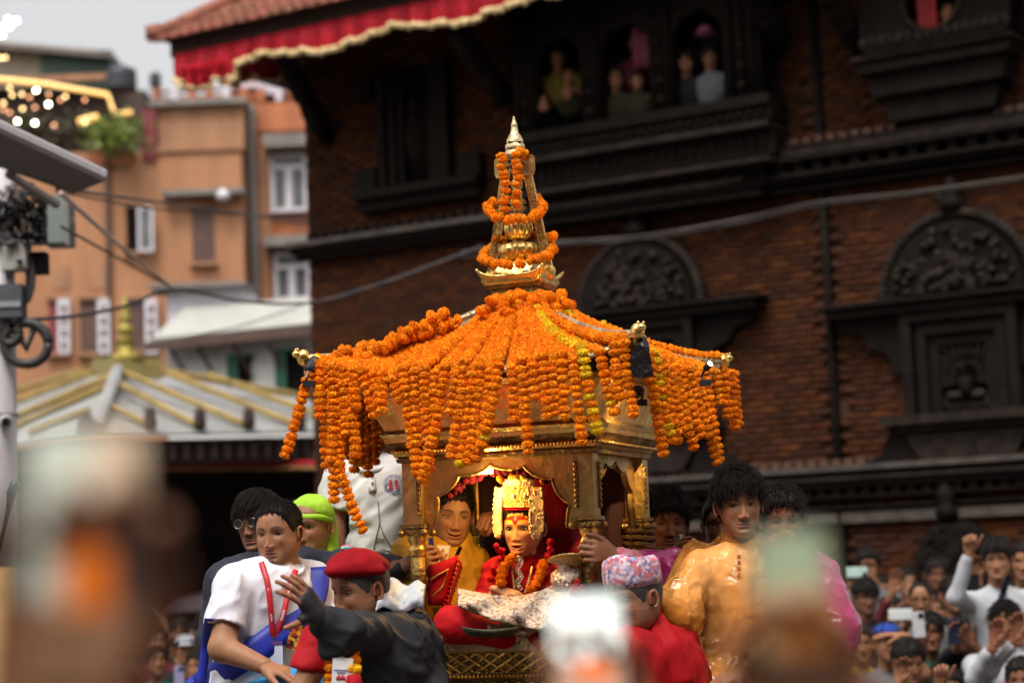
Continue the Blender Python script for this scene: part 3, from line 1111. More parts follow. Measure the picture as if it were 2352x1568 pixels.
m_ = MB(); m_.tube([P(100, 380, 44), P(95, 330, 44), P(110, 290, 44)], .05, 6); m_.build('stem', M_BROWNDK, cr)

# string lights and rope light: they are lit
M_BULB = mat('lit_bulb', (1, .8, .5), rough=.4, emit=(1.0, 0.66, 0.26), estr=3.0)
M_BULBC = mat('lit_bulb_white', (1, .9, .7), rough=.4, emit=(1.0, 0.9, 0.6), estr=14.0)
M_BULBD = mat('lit_bulb_dim', (1, .6, .4), rough=.4, emit=(1.0, 0.42, 0.2), estr=1.5)
M_ROPE = mat('rope_light', (1, .7, .3), rough=.4, emit=(1.0, 0.5, 0.1), estr=.55)
for i, (x, y, k) in enumerate(((83, 208, 2), (111, 240, 2), (80, 283, 2), (40, 279, 2), (28, 219, 0), (50, 217, 0), (22, 202, 0), (68, 224, 1), (112, 217, 1), (139, 230, 1), (150, 222, 0), (195, 230, 1), (52, 250, 0), (80, 247, 1), (22, 259, 1), (8, 237, 0), (8, 252, 1), (124, 288, 1), (195, 282, 0), (12, 133, 0), (2, 134, 0), (18, 45, 2), (5, 62, 2), (22, 62, 2), (5, 82, 2))):
    m_ = MB(); m_.ball(P(x, y, 43), .035, 8, 6)
    bo = thing(m_, 'string_light_bulb', (M_BULB, M_BULBD, M_BULBC)[k],
               'round string light bulb glowing over the terrace at upper left', 'light bulb', 'string light bulbs', smooth=True)
m_ = MB(); m_.ball(P(38, 48, 43), .045, 8, 6)
thing(m_, 'string_light_bulb', mat('lit_bulb_blue', (.5, .5, 1), emit=(.25, .3, 1.0), estr=22), 'blue string light bulb above the beige wall', 'light bulb', smooth=True)
m_ = MB()
m_.tube([P(-20, 180, 43.5), P(110, 194, 43.5), P(248, 218, 43.5), P(262, 262, 43.5), P(304, 258, 43.5)], .05, 8)
m_.tube([P(180, 280, 43.5), P(225, 268, 43.5)], .07, 8)
thing(m_, 'rope_light', M_ROPE, 'glowing amber rope light edging the terrace roof', 'rope light', smooth=True)

# white low house with struts
D2 = 33.0
wh = empty('white_house', (P(560, 900, D2).x, D2, 0), 'low white house with brown eave struts and dark green shutters', 'house')
fpart('wall', mat('whitewash', (.75, .73, .7), (.66, .64, .6), rough=.8, scale=2), wh, 385, 775, 780, 1150, D2, 2)
fpart('upper_wall', M_PALEW, wh, 385, 652, 560, 790, D2 + .5, 2)
fpart('roof_ledge', M_CONC, wh, 340, 648, 565, 658, D2 + .3, 1)
m_ = MB(); m_.add([P(345, 782, D2 - .35), P(790, 738, D2 - .35), P(790, 680, D2 + .5), P(430, 708, D2 + .5)], [(0, 1, 2, 3)])
m_.build('roof', M_CREAM, wh, solid=.06)
m_ = MB(); m_.add([P(335, 806, D2 - .4), P(790, 762, D2 - .4), P(790, 741, D2 - .4), P(335, 785, D2 - .4)], [(0, 1, 2, 3)])
m_.build('eave_board', M_BROWNDK, wh, solid=.08)
for k, x in enumerate((385, 450, 535, 615, 690)):
    m_ = MB(); m_.tube([P(x + 2, 790, D2 - .33), P(x + 42, 862, D2 - .05)], .035, 6); m_.build('strut', M_BROWNDK, wh)
for (x0, y0, x1, y1) in ((525, 820, 576, 900), (636, 808, 702, 930)):
    wo = fpart('window', M_BLACK, wh, x0, y0, x1, y1, D2 - .06, .08)
    fpart('shutter', M_GREENSH, wo, x0 - 4, y0, x0 + 22, y1, D2 - .14, .06)
    fpart('lintel', M_GREENSH, wo, x0 - 4, y0 - 8, x1 + 4, y0 - 1, D2 - .14, .1)

# ================================================================== PAVILION WITH METAL ROOF
M_ROOFMET = mat('white_sheet_metal', (0.29, 0.285, 0.275), (0.23, 0.225, 0.22), rough=.45, scale=1.5, spec=.5)
M_RIB = mat('brass_rib', (0.42, 0.29, 0.09), (0.3, 0.2, 0.06), rough=.45, metal=.5, scale=6)
M_PAVWOOD = mat('brown_pavilion_wood', (0.05, 0.024, 0.016), (0.035, 0.017, 0.012), rough=.7)
PK = 1.5          # the pavilion stands beyond the palace corner
pav = empty('pavilion', P(350, 1700, 28), 'open pavilion with pale metal hip roof, brass ribs and gilt finial', 'pavilion')
A, B, Cc = P(222, 1002, 25.5), P(1100, 985, 30), P(-330, 1062, 30.6)
ka, kb, kc = P(272, 866, 28), P(372, 866, 29.2), P(205, 866, 29.6)
m_ = MB(); m_.add([A, B, kb, ka], [(0, 1, 2, 3)]); m_.add([Cc, A, ka, kc], [(0, 1, 2, 3)])
m_.build('roof', M_ROOFMET, pav, solid=.03)


def on_plane(px, py, q0, q1, q2):
    n = (q1 - q0).cross(q2 - q0)
    v = P(px, py, 10) - CAMP
    return CAMP + v * ((q0 - CAMP).dot(n) / v.dot(n))


up = Vector((0, -.02, .07))
for (x0, y0, x1, y1) in ((286, 868, 572, 990), (262, 888, 460, 992), (238, 938, 345, 992), (385, 868, 690, 990), (480, 872, 800, 990), (372, 862, 720, 925)):
    e, tp = on_plane(x1, y1, A, B, ka), on_plane(x0, y0, A, B, ka)
    m_ = MB(); m_.tube([e + up, tp + up], .045, 6); m_.build('roof_rib', M_RIB, pav)
    m_ = MB(); m_.lathe([(.07, -.04), (.09, .06), (.07, .14), (.08, .2), (.02, .26)], 7, None, e + up); m_.build('rib_stop', M_PAVWOOD, pav, smooth=True)
for (x0, y0, x1, y1) in ((196, 862, 20, 912), (215, 866, 20, 940), (262, 872, 20, 975), (250, 895, 20, 998), (205, 955, 72, 1005)):
    e, tp = on_plane(x1, y1, A, Cc, ka), on_plane(x0, y0, A, Cc, ka)
    m_ = MB(); m_.tube([e + up, tp + up], .05, 6); m_.build('roof_rib', M_RIB, pav)
m_ = MB(); m_.tube([A + up * 1.4, ka + up * 1.4], .085, 6); m_.build('hip_seam', M_ROOFMET, pav)
m_ = MB()
m_.prism([(175, 1004), (178, 972), (190, 950), (203, 944), (214, 962), (228, 1002)], lambda a, b, d: P(a, b, d), 25.2, 25.35)
m_.build('hip_end', M_PAVWOOD, pav)
Ml = mat('gilt_copper_cap', (0.42, 0.32, 0.07), (0.25, 0.19, 0.05), rough=.4, metal=.7, scale=30, bump=.7, bscale=60)
m_ = MB(); m_.add([P(207, 868, 29.5), P(273, 868, 27.9), P(374, 868, 29.1), P(372, 822, 29.3), P(270, 822, 28.1), P(212, 822, 29.5)], [(0, 1, 4, 5), (1, 2, 3, 4), (5, 4, 3)])
m_.build('roof_cap', Ml, pav)
m_ = MB()
k_ = 28.7 / F_PX
m_.lathe([(r * k_, (822 - y) * k_) for r, y in ((44, 826), (44, 820), (28, 812), (20, 808), (22, 785), (26, 782), (10, 770), (22, 760), (22, 752), (10, 745), (14, 735), (18, 728), (8, 720), (12, 712), (9, 700), (5, 690), (2, 672))], 12, None, P(290, 822, 28.7))
m_.build('finial', Ml, pav, smooth=True)
m_ = MB()
for (p, q) in ((A, B), (A, Cc)):
    dn = Vector((0, 0, -.04))
    inw = Vector((0, .3, 0))
    m_.add([p + dn + inw, q + dn + inw, q + dn * 9 + inw, p + dn * 9 + inw], [(0, 1, 2, 3)])
m_.build('frieze', M_PAVWOOD, pav, solid=.12)
for k in range(30):
    t = k / 30
    m_ = MB(); m_.box(A + (B - A) * t + Vector((0, .2, -.2)), (.09, .15, .2)); m_.build('bracket', M_PAVWOOD, pav)
m_ = MB(); mf = MB()
pts = [P(45 + 700 * t, 1076 - 4 * t + (2 if i % 2 else 0), 27.8) for i, t in enumerate(np.linspace(0, 1, 60))]
m_.tube([p + Vector((0, 0, .05)) for p in pts], .045, 6); m_.build('red_trim', M_REDCLOTH, pav, smooth=True)
for p in pts: mf.ball(p + Vector((0, -.04, -.01)), (.05, .035, .03), 6, 4)
mf.build('gold_fringe', mat('dull_gold_fringe', (0.4, 0.2, 0.06), rough=.5), pav, smooth=True)
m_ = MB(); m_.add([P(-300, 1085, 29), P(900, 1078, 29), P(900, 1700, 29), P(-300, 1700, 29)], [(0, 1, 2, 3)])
m_.build('hall_shade_sheet', mat('dark_hall', (0.012, 0.008, 0.008), (0.018, 0.011, 0.01), rough=.9, spec=.1), pav, solid=.1)  # near-black sheet closing the hall; its shade is put into the colour
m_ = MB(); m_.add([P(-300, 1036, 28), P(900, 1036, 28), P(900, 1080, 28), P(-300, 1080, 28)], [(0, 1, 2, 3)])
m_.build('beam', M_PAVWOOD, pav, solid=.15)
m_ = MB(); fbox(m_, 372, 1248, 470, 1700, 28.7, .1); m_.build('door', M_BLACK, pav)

# umbrella in the dark hall
m_ = MB()
cu_ = P(470, 1400, 26); n = 9
ring = [cu_ + Vector((.62 * math.cos(2 * math.pi * i / n), .62 * math.sin(2 * math.pi * i / n), 0)) for i in range(n)]
ring2 = [cu_ + Vector((.37 * math.cos(2 * math.pi * i / n), .37 * math.sin(2 * math.pi * i / n), .16)) for i in range(n)]
m_.add(ring + ring2 + [cu_ + Vector((0, 0, .22))], [(i, (i + 1) % n, n + (i + 1) % n, n + i) for i in range(n)] + [(n + i, n + (i + 1) % n, 2 * n) for i in range(n)])
m_.tube([cu_ + Vector((0, 0, .25)), cu_ + Vector((0, 0, -.5))], .01, 6)
thing(m_, 'umbrella', mat('maroon_umbrella', (0.02, 0.004, 0.007), rough=.6), 'dark maroon umbrella open in the shaded hall', 'umbrella', solid=.004)

# ================================================================== POLE, BOXES, CABLES, AWNING AT LEFT EDGE
D3 = 13.0
M_POLE = mat('painted_pole', (0.50, 0.46, 0.47), (0.42, 0.38, 0.39), rough=.5, scale=4)
M_CABLE = mat('black_cable', (0.02, 0.017, 0.016), (0.035, 0.03, 0.028), rough=.55)
pole = empty('utility_pole', P(15, 1600, D3), 'pale utility pole at the left edge with yellow lower band', 'pole')
m_ = MB(); m_.tube([P(10, 1300, D3), P(8, 1100, D3), P(-4, 300, D3)], .092, 14); m_.build('shaft', M_POLE, pole, smooth=True)
m_ = MB(); m_.tube([P(13, 2600, D3), P(10, 1302, D3)], .095, 14); m_.build('yellow_band', mat('yellow_paint', (0.5, 0.28, 0.07), rough=.6), pole, smooth=True)
m_ = MB(); m_.tube([P(8, 955, D3), P(8, 950, D3)], .1, 14); m_.build('strap', M_CONC, pole, smooth=True)
cc = empty('security_camera', P(15, 985, D3 - .12), 'small round camera fixed to the pale pole', 'camera')
m_ = MB(); m_.tube([P(12, 968, D3 - .02), P(14, 968, D3 - .2)], .045, 12); m_.build('housing', M_POLE, cc, smooth=True)
m_ = MB(); m_.tube([P(14, 968, D3 - .201), P(14, 968, D3 - .22)], .03, 12); m_.build('lens', M_BLACK, cc, smooth=True)


def pbox(name, label, cat, matl, px0, py0, px1, py1, d, th, extra=None, group=None):
    e = empty(name, P((px0 + px1) / 2, py1, d), label, cat, group)
    fpart('case', matl, e, px0, py0, px1, py1, d, th)
    if extra:
        for nme, mt, q, dd in extra: fpart(nme, mt, e, *q, d - dd, .02)
    return e


pbox('meter_box', 'white electric meter box high on the pale pole', 'meter box', M_CREAM, 2, 552, 60, 618, D3 - .15, .15,
     [('door', mat('meter_door', (.36, .33, .3), rough=.4), (32, 556, 58, 612), .012), ('lock', M_BLACK, (38, 596, 50, 603), .035)])
pbox('floodlight', 'black square floodlight beside the white meter box', 'floodlight', M_BLACK, 70, 578, 104, 626, D3 - .1, .12)
pbox('junction_box', 'grey junction box with pale stripe on the pale pole', 'junction box', mat('grey_box', (0.09, 0.09, 0.1), rough=.4), -30, 652, 49, 728, D3 - .18, .15,
     [('stripe', mat('pale_stripe', (.3, .32, .33), rough=.4), (-30, 692, 47, 705), .01)])
pbox('window_unit', 'grey green glazed box under the slanted canopy', 'window', mat('grey_green_glass', (0.15, 0.18, 0.16), (0.25, 0.28, 0.26), rough=.25, scale=2), 95, 448, 152, 556, D3 + 1, .3,
     [('frame', M_CONC, (150, 444, 158, 562), .02)])
cy = empty('canopy', P(80, 420, 11.0), 'slanted sheet canopy with pale metal edge jutting in at left', 'canopy')
q = [P(-140, 235, 10.5), P(240, 412, 11.2), P(172, 440, 12.2), P(-140, 330, 12.0)]
m_ = MB(); m_.add(q, [(0, 1, 2, 3)]); m_.build('sheet', mat('brown_soffit', (0.085, 0.065, 0.052), (0.065, 0.05, 0.04), rough=.8), cy, solid=.03)
m_ = MB(); m_.tube([q[0] + Vector((0, -.02, .02)), q[1] + Vector((0, -.02, .02))], .035, 6); m_.build('edge_gutter', M_POLE, cy)
m_ = MB(); m_.tube([P(20, 400, 12.1), P(130, 470, 12.6)], .03, 6); m_.build('bracket', M_CONC, cy)
# a tangle of cables
wt = MB()
for i in range(80):
    x, y = random.uniform(-5, 95), random.uniform(420, 560)
    pts = []
    for k in range(9):
        pts.append(P(x, y, D3 - .05 + random.uniform(-.15, .15)))
        x += random.gauss(4, 20); y += random.gauss(9, 16)
        x = min(max(x, -10), 105); y = min(max(y, 420), 560)
    wt.tube(pts, random.choice((.005, .007, .01, .014)), 5)
for i in range(16):
    a0 = random.uniform(60, 100)
    wt.tube([P(30 + a0 * .5 * math.sin(t), 640 + 75 * math.cos(t) * random.uniform(.9, 1.1), D3 - .1) for t in np.linspace(0.2, 3.0, 9)], .008, 5)
thing(wt, 'cable_tangle', M_CABLE, 'dense tangle of black cables around the pole top', 'cables', kind='stuff', smooth=True)
cb = MB()
for r0, cxy, rad in ((52, (60, 788), .03), (49, (58, 790), .022), (22, (22, 768), .03), (55, (62, 792), .014)):
    cb.tube([P(cxy[0] + r0 * math.cos(t), cxy[1] + r0 * .92 * math.sin(t), D3 - .12) for t in np.linspace(0, 2 * math.pi, 26)], rad, 6)
cb.tube([P(30, 745, D3 - .1), P(62, 800, D3 - .1), P(80, 745, D3 - .1)], .03, 6)
thing(cb, 'cable_coil', M_CABLE, 'black coil of spare cable hanging on the pole', 'cable coil', smooth=True)


def wire(label, pts, r, matl=M_CABLE, name='overhead_wire', grp='overhead wires'):
    m_ = MB()
    n = 10
    P3 = [P(*p) for p in pts]
    out = []
    for i in range(len(P3) - 1):
        a, b, c, d = P3[max(i - 1, 0)], P3[i], P3[i + 1], P3[min(i + 2, len(P3) - 1)]
        for k in range(n):
            t = k / n
            out.append(.5 * ((2 * b) + (c - a) * t + (2 * a - 5 * b + 4 * c - d) * t * t + (3 * b - a - 3 * c + d) * t ** 3))
    out.append(P3[-1])
    m_.tube(out, r, 6)
    return thing(m_, name, matl, label, 'wire', grp, smooth=True)


M_WIREG = mat('grey_wire', (0.08, 0.058, 0.05), (0.035, 0.026, 0.023), rough=.5, scale=2)
wire('thick cable bundle running from the pole past the palace corner', [(-10, 736, 13), (150, 728, 14), (280, 705, 15.5), (402, 664, 17), (560, 692, 18), (720, 694, 19), (880, 650, 19), (1000, 606, 19), (1110, 565, 19)], .013)
wire('pale grey bundled cable sagging across the palace front to the right edge', [(1060, 578, 19.3), (1180, 566, 18.8), (1280, 555, 18.5), (1420, 546, 18.5), (1560, 528, 18), (1720, 498, 18), (1890, 462, 17.5), (2100, 440, 17), (2400, 398, 16)], .0095, M_WIREG)
wire('dark wire hung just under the pale bundled cable', [(1060, 592, 19.2), (1180, 575, 18.7), (1280, 562, 18.4), (1420, 554, 18.4), (1560, 537, 18), (1720, 508, 18), (1890, 470, 17.5), (2100, 446, 17), (2400, 406, 16)], .007)
wire('pale straight wire slanting down over the orange house', [(140, 444, 13), (270, 560, 16), (398, 664, 19)], .017, mat('pale_wire', (.6, .45, .38), rough=.6))
wire('thin wire slanting below the pale one over the orange house', [(140, 520, 13), (270, 592, 16), (398, 662, 19)], .011, M_WIREG)
wire('thin level wire crossing above the casement window', [(130, 432, 13), (400, 470, 20), (720, 515, 26)], .014, M_WIREG)
wire('lower thin wire crossing through the casement window', [(130, 440, 13), (400, 484, 20), (720, 502, 26)], .009, M_WIREG)
wire('thin wire drooping over the white house roof', [(330, 790, 20), (520, 755, 21), (640, 720, 22), (720, 690, 23)], .009, mat('faint_wire', (.3, .3, .26), rough=.6))

# microphone on a thin stand
ms = empty('microphone_stand', P(-30, 1420, 6.5), 'black gooseneck microphone at the left edge', 'microphone')
m_ = MB(); m_.tube([P(-70, 1500, 6.5), P(-12, 1300, 6.5), P(10, 1210, 6.5), P(21, 1160, 6.5)], [.008, .007, .006, .008], 8); m_.build('gooseneck', M_BLACK, ms, smooth=True)
m_ = MB(); m_.tube([P(20, 1163, 6.5), P(23, 1150, 6.5), P(25, 1135, 6.5), P(36, 1108, 6.5), P(38, 1103, 6.5)], [.01, .011, .016, .017, .01], 10); m_.build('microphone', mat('black_mic', (.02, .02, .022), rough=.4), ms, smooth=True)

# ================================================================== HOUSES ROUND THE SQUARE (unseen behind the camera, added and raised to block low sky light)
M_SQ = mat('square_house_brick', (0.22, 0.11, 0.07), (0.16, 0.08, 0.05), rough=.9, scale=2)
for (x0, x1, y, h, lab) in ((-26, -7, -12, 18, 'unseen brick town house screening the low sky, on the left behind the photographer'), (-6.5, 8, -13, 20, 'unseen tall brick town house screening the low sky, straight behind the photographer'), (8.5, 28, -11, 18, 'unseen brick town house screening the low sky, on the right behind the photographer')):
    e = empty('sky_screen_house', ((x0 + x1) / 2, y, 0), lab, 'house', 'unseen houses behind the photographer')
    m_ = MB(); m_.box(((x0 + x1) / 2, y - 4, h / 2), (x1 - x0, 8, h)); m_.build('wall', M_SQ, e)
    m_ = MB(); m_.box(((x0 + x1) / 2, y - 4, h + .4), (x1 - x0 + 2, 10, .78)); m_.build('roof', M_TILE, e)
    for i in range(int((x1 - x0) / 3)):
        for k in range(5):
            m_ = MB(); m_.box((x0 + 1.8 + i * 3, y + .02, 2.2 + k * 3.1), (1.2, .1, 1.6)); m_.build('window', M_WOOD, e)
# ================================================================== THE GILDED CHARIOT
TH = R(19)
_p = P(1229, 1465, 7.5)
CC = Vector((_p.x, _p.y, CAM_Z))
CR = Vector((math.cos(TH), -math.sin(TH), 0))
CF = Vector((-math.sin(TH), -math.cos(TH), 0))
CMX = Matrix((CR, CF, Vector((0, 0, 1)))).transposed()     # columns: right, front, up (mirrored handedness is fine for points)
CROT = Matrix((CR, -CF, Vector((0, 0, 1)))).transposed()


def cl(x, y, z): return CC + CR * x + CF * y + Vector((0, 0, z))


M_GOLD = mat('aged_gilt_copper', (0.95, 0.62, 0.18), (0.5, 0.29, 0.08), rough=.26, metal=1.0, scale=9, bump=.35, bscale=26, rough2=.5, detail=6, lo=.42, hi=.72)
M_GOLDP = mat('pale_gilt_sheet', (0.66, 0.46, 0.19), (0.42, 0.27, 0.09), rough=.36, metal=1.0, scale=7, bump=.5, bscale=14, rough2=.5)
M_GOLDD = mat('dark_old_brass', (0.40, 0.25, 0.075), (0.16, 0.095, 0.035), rough=.36, metal=1.0, scale=14, bump=.5, bscale=50, rough2=.6)
M_SILV = mat('weathered_pale_gilt', (0.62, 0.50, 0.30), (0.34, 0.25, 0.14), rough=.4, metal=.85, scale=12, bump=.5, bscale=40)
M_DRAPE = mat('dark_red_drape', (0.30, 0.006, 0.012), (0.2, 0.004, 0.008), rough=.7, scale=6, spec=.15)
M_REDV = mat('crimson_velvet', (0.50, 0.006, 0.012), (0.34, 0.004, 0.008), rough=.7, scale=9, spec=.15, bump=.5, ridge=11)

M_CREAMG = mat('pale_cream_gilt', (.75, .6, .34), (.5, .36, .18), rough=.45, metal=.6, scale=40, bump=.5, bscale=60)
ch = empty('gilded_chariot', cl(0, 0, -1.1), 'gilded festival chariot shrine with pillars, cusped arches and spired roof', 'chariot')
HC = 0.315
ZF, ZC, ZK, ZE, ZT = -0.24, 0.377, 0.489, 0.652, 0.985
HR = 0.594


def sq(mb, h, z0, z1, h2=None):
    h2 = h2 or h
    V = [cl(a * h, b * h, z0) for a, b in ((-1, -1), (1, -1), (1, 1), (-1, 1))] + [cl(a * h2, b * h2, z1) for a, b in ((-1, -1), (1, -1), (1, 1), (-1, 1))]
    return mb.add(V, [(3, 2, 1, 0), (4, 5, 6, 7), (0, 1, 5, 4), (1, 2, 6, 5), (2, 3, 7, 6), (3, 0, 4, 7)])


def cbox(mb, c, s):
    return mb.box(cl(*c), s, CROT)


# ---- base
mb = MB()
for (h, z0, z1, h2) in ((.365, -.268, -.242, .372), (.35, -.285, -.268, .358)):
    sq(mb, h, z0, z1, h2)
mb.build('base_rim', M_SILV, ch)
mb = MB(); sq(mb, .325, -.362, -.285); sq(mb, .335, -.376, -.3625, .345); base = mb.build('base', M_GOLDD, ch)
mb = MB(); sq(mb, .30, -.46, -.377, .315); sq(mb, .37, -.50, -.4605); sq(mb, .33, -1.1, -.5005); mb.build('plinth', M_GOLDD, base)
for side in range(2):      # diamond lattice on the two seen faces
    f = (lambda a, z: cl(a, .327, z)) if side == 0 else (lambda a, z: cl(.327, a, z))
    mb = MB()
    n = 12
    w_ = .64 / n
    for i in range(-1, n + 1):
        for s in (-1, 1):
            a0 = -.32 + i * w_
            p, q = (a0, -.356), (a0 + 2 * w_ * .5 + w_, -.29)
            if s < 0: p, q = (p[0], -.29), (q[0], -.356)
            if p[0] < -.325 or q[0] > .325: continue
            mb.tube([f(*p), f(*q)], .0055, 5)
    mb.tube([f(-.325, -.288), f(.325, -.288)], .005, 6)
    mb.tube([f(-.325, -.358), f(.325, -.358)], .005, 6)
    mb.build('lattice', M_GOLD, base)
    pm = MB()
    for i in range(15):       # lotus petals
        a = -.315 + i * .045
        g_ = f(a, -.415) + (CF if side == 0 else CR) * .0
        pts = []
        for t in np.linspace(0, math.pi, 9):
            pts.append(f(a + .019 * math.cos(t), -.455 + .062 * math.sin(t)) + (CF if side == 0 else CR) * .0)
        pm.tube(pts, .0055, 5)
        pm.ball(f(a, -.432), (.011, .011, .018), 7, 5)
    po_ = pm.build('lotus_petal_band', M_GOLD, base, smooth=True)
    po_['kind'] = 'stuff'
    bm_ = MB()
    for i in range(46): bm_.ball(f(-.325 + i * .0144, -.368) + (CF if side == 0 else CR) * .018, .0055, 6, 4)
    bm_.build('bead_row', M_GOLD, base, smooth=True)['kind'] = 'stuff'
mb = MB(); sq(mb, .34, -.262, -.243); mb.build('floor_board', M_DRAPE, ch)

# ---- pillars
col_pts = {}
for (sx, sy) in ((-1, 1), (1, 1), (1, -1), (-1, -1)):
    x, y = sx * HC, sy * HC
    col_pts[(sx, sy)] = (x, y)
    c0 = cl(x, y, 0)
    mb = MB()
    mb.lathe([(.030, -.243), (.034, -.225), (.026, -.21), (.032, -.19), (.024, -.172), (.021, -.155), (.0235, -.12), (.0265, -.03), (.026, .05)], 28, None, c0, ribs=14, rib=.05)
    pil = mb.build('pillar', M_GOLDD, ch, smooth=True)
    mb = MB()
    mb.lathe([(.028, .05), (.031, .056), (.028, .064), (.032, .07), (.029, .078), (.026, .086), (.027, .1), (.033, .108), (.03, .118), (.033, .122)], 24, None, c0)
    mb.build('neck_ring', M_GOLD, pil, smooth=True)
    mb = MB()
    mb.box(c0 + Vector((0, 0, .135)), (.078, .078, .018), CROT)
    mb.box(c0 + Vector((0, 0, .155)), (.092, .092, .012), CROT)
    for a, b in ((1, 1), (1, -1), (-1, 1), (-1, -1)):
        mb.ball(c0 + CR * (.042 * a) + CF * (.042 * b) + Vector((0, 0, .132)), .014, 8, 6)
    mb.build('capital', M_GOLDD, pil, smooth=False)
    mb = MB()
    mb.box(c0 + Vector((0, 0, (.1615 + .376) / 2)), (.07, .07, .2145), CROT)
    mb.build('pillar_block', M_GOLDP, pil)
    mb = MB()
    for dirv, lat in ((CF * sy, CR), (CR * sx, CF)):
        k_ = -sx if lat is CR else -sy
        base_ = c0 + dirv * .0355 + lat * (k_ * .026)
        mb.box(base_ + Vector((0, 0, .27)), (.012, .012, .16), CROT)
        for i in range(9): mb.ball(base_ + dirv * .006 + Vector((0, 0, .198 + i * .018)), .0065, 6, 5)
    mb.build('bead_strip', M_GOLDD, pil, smooth=False)

# ---- cusped arch panels
def arch_panel(face):
    def f(a, z, o=0.0):
        y_ = HC + .004 + o
        return {'F': cl(a, y_, z), 'R': cl(y_, a, z), 'B': cl(a, -y_, z), 'L': cl(-y_, a, z)}[face]
    hw, zt, zb = .286, ZC, .04
    n = 104
    arc, out = [], []
    for i in range(n + 1):
        t = math.pi * i / n
        lob = 1 - .085 * abs(math.sin(t * 6.5)) ** .7
        x = -.262 * math.cos(t) * lob
        z = .125 + .232 * max(0.0, math.sin(t)) ** .75 * lob
        arc.append((x, z))
        c_, s_ = -math.cos(t), math.sin(t)
        k_ = min(hw / max(abs(c_), 1e-6), (zt - .125) / max(s_, 1e-6))
        out.append((c_ * k_, .125 + s_ * k_))
    arc2 = arc
    mb = MB()
    for d in (0, .012):
        pass
    V, F = [], []
    for i in range(n + 1):
        V += [f(*arc2[i], 0), f(*out[i], 0), f(*arc2[i], -.016), f(*out[i], -.016)]
    for i in range(n):
        a, b = 4 * i, 4 * (i + 1)
        F += [(a, b, b + 1, a + 1), (a + 2, a + 3, b + 3, b + 2), (a, a + 2, b + 2, b)]
    mb.add(V, F)
    pn = mb.build('arch_panel', M_GOLDP, ch)
    mb = MB()
    mb.tube([f(*p, .003) for p in arc2], .0045, 5)
    mb.build('arch_edge', M_GOLDD, pn, smooth=True)
    return f


for face in 'FRBL':
    ff = arch_panel(face)
mb = MB()
rr_ = random.Random(3)
for i in range(90):       # ruffled dark red cloth hung inside the front arch
    t = .55 + 2.0 * rr_.random()
    mb.ball(cl(-.25 * math.cos(t) * rr_.uniform(.9, 1.0), HC - .035 - .03 * rr_.random(), .125 + .225 * math.sin(t) ** .75 * rr_.uniform(.9, 1)), (rr_.uniform(.008, .017), .01, rr_.uniform(.008, .015)), 7, 5)
mb.build('arch_ruffle', mat('maroon_ruffle', (.07, .003, .006), rough=.8, spec=.1), ch, smooth=True)['kind'] = 'stuff'

# ---- cornice
for k, (h, z0, z1, h2, mt) in enumerate(((.362, ZC, .392, .366, M_GOLDD), (.358, .392, .408, .372, M_GOLD), (.378, .408, .42, .374, M_GOLDD), (.366, .42, .446, .384, M_GOLDD), (.392, .446, .462, .398, M_GOLD), (.398, .462, .476, .408, M_GOLD), (.402, .476, ZK, .398, M_GOLDD))):
    mb = MB(); sq(mb, h, z0 + .0005, z1 - .0005, h2); mb.build('cornice_moulding', mt, ch)
for side in range(2):
    mb = MB()
    for i in range(58):
        a = -.37 + i * .013
        q = cl(a, .381, .4135) if side == 0 else cl(.381, a, .4135)
        mb.ball(q, (.006, .006, .006), 6, 4)
        q = cl(a, .385, .453) if side == 0 else cl(.385, a, .453)
        mb.ball(q, (.006, .008, .008), 6, 4)
    mb.build('bead_row', M_GOLD, ch, smooth=True)['kind'] = 'stuff'

# ---- flared soffit boards under the eave
for face in range(4):
    for i in range(14):
        mb = MB()
        s0, s1 = -1 + 2 * i / 14, -1 + 2 * (i + 1) / 14
        def fp(s, t, lift):
            h = .392 + (.462 - .392) * t
            z = ZK + (ZE - .02 - ZK) * t + lift * .4
            x, y = s * h, h
            return (cl(x, y, z), cl(y, x, z), cl(x, -y, z), cl(-y, x, z))[face]
        mb.add([fp(s0, 0, 0), fp(s0, 1, .05 * s0 ** 4), fp((s0 + s1) / 2, 1, -.022 + .05 * s0 ** 4), fp((s0 + s1) / 2, 0, -.012), fp(s1, 1, .05 * s1 ** 4), fp(s1, 0, 0)], [(0, 1, 2, 3), (3, 2, 4, 5)])
        mb.build('soffit_board', M_GOLD, ch, solid=.004)

mb = MB(); sq(mb, .455, ZE - .034, ZE - .022, .56); mb.build('eave_soffit', M_GOLDD, ch)

# ---- roof
def roof_z(x, y):
    m = max(abs(x), abs(y))
    t = m / HR
    c = min(abs(x), abs(y)) / max(m, 1e-6)
    return ZE + (ZT - ZE) * max(0.0, 1 - t) ** 1.12 + .085 * c ** 4 * min(1, t) ** 3


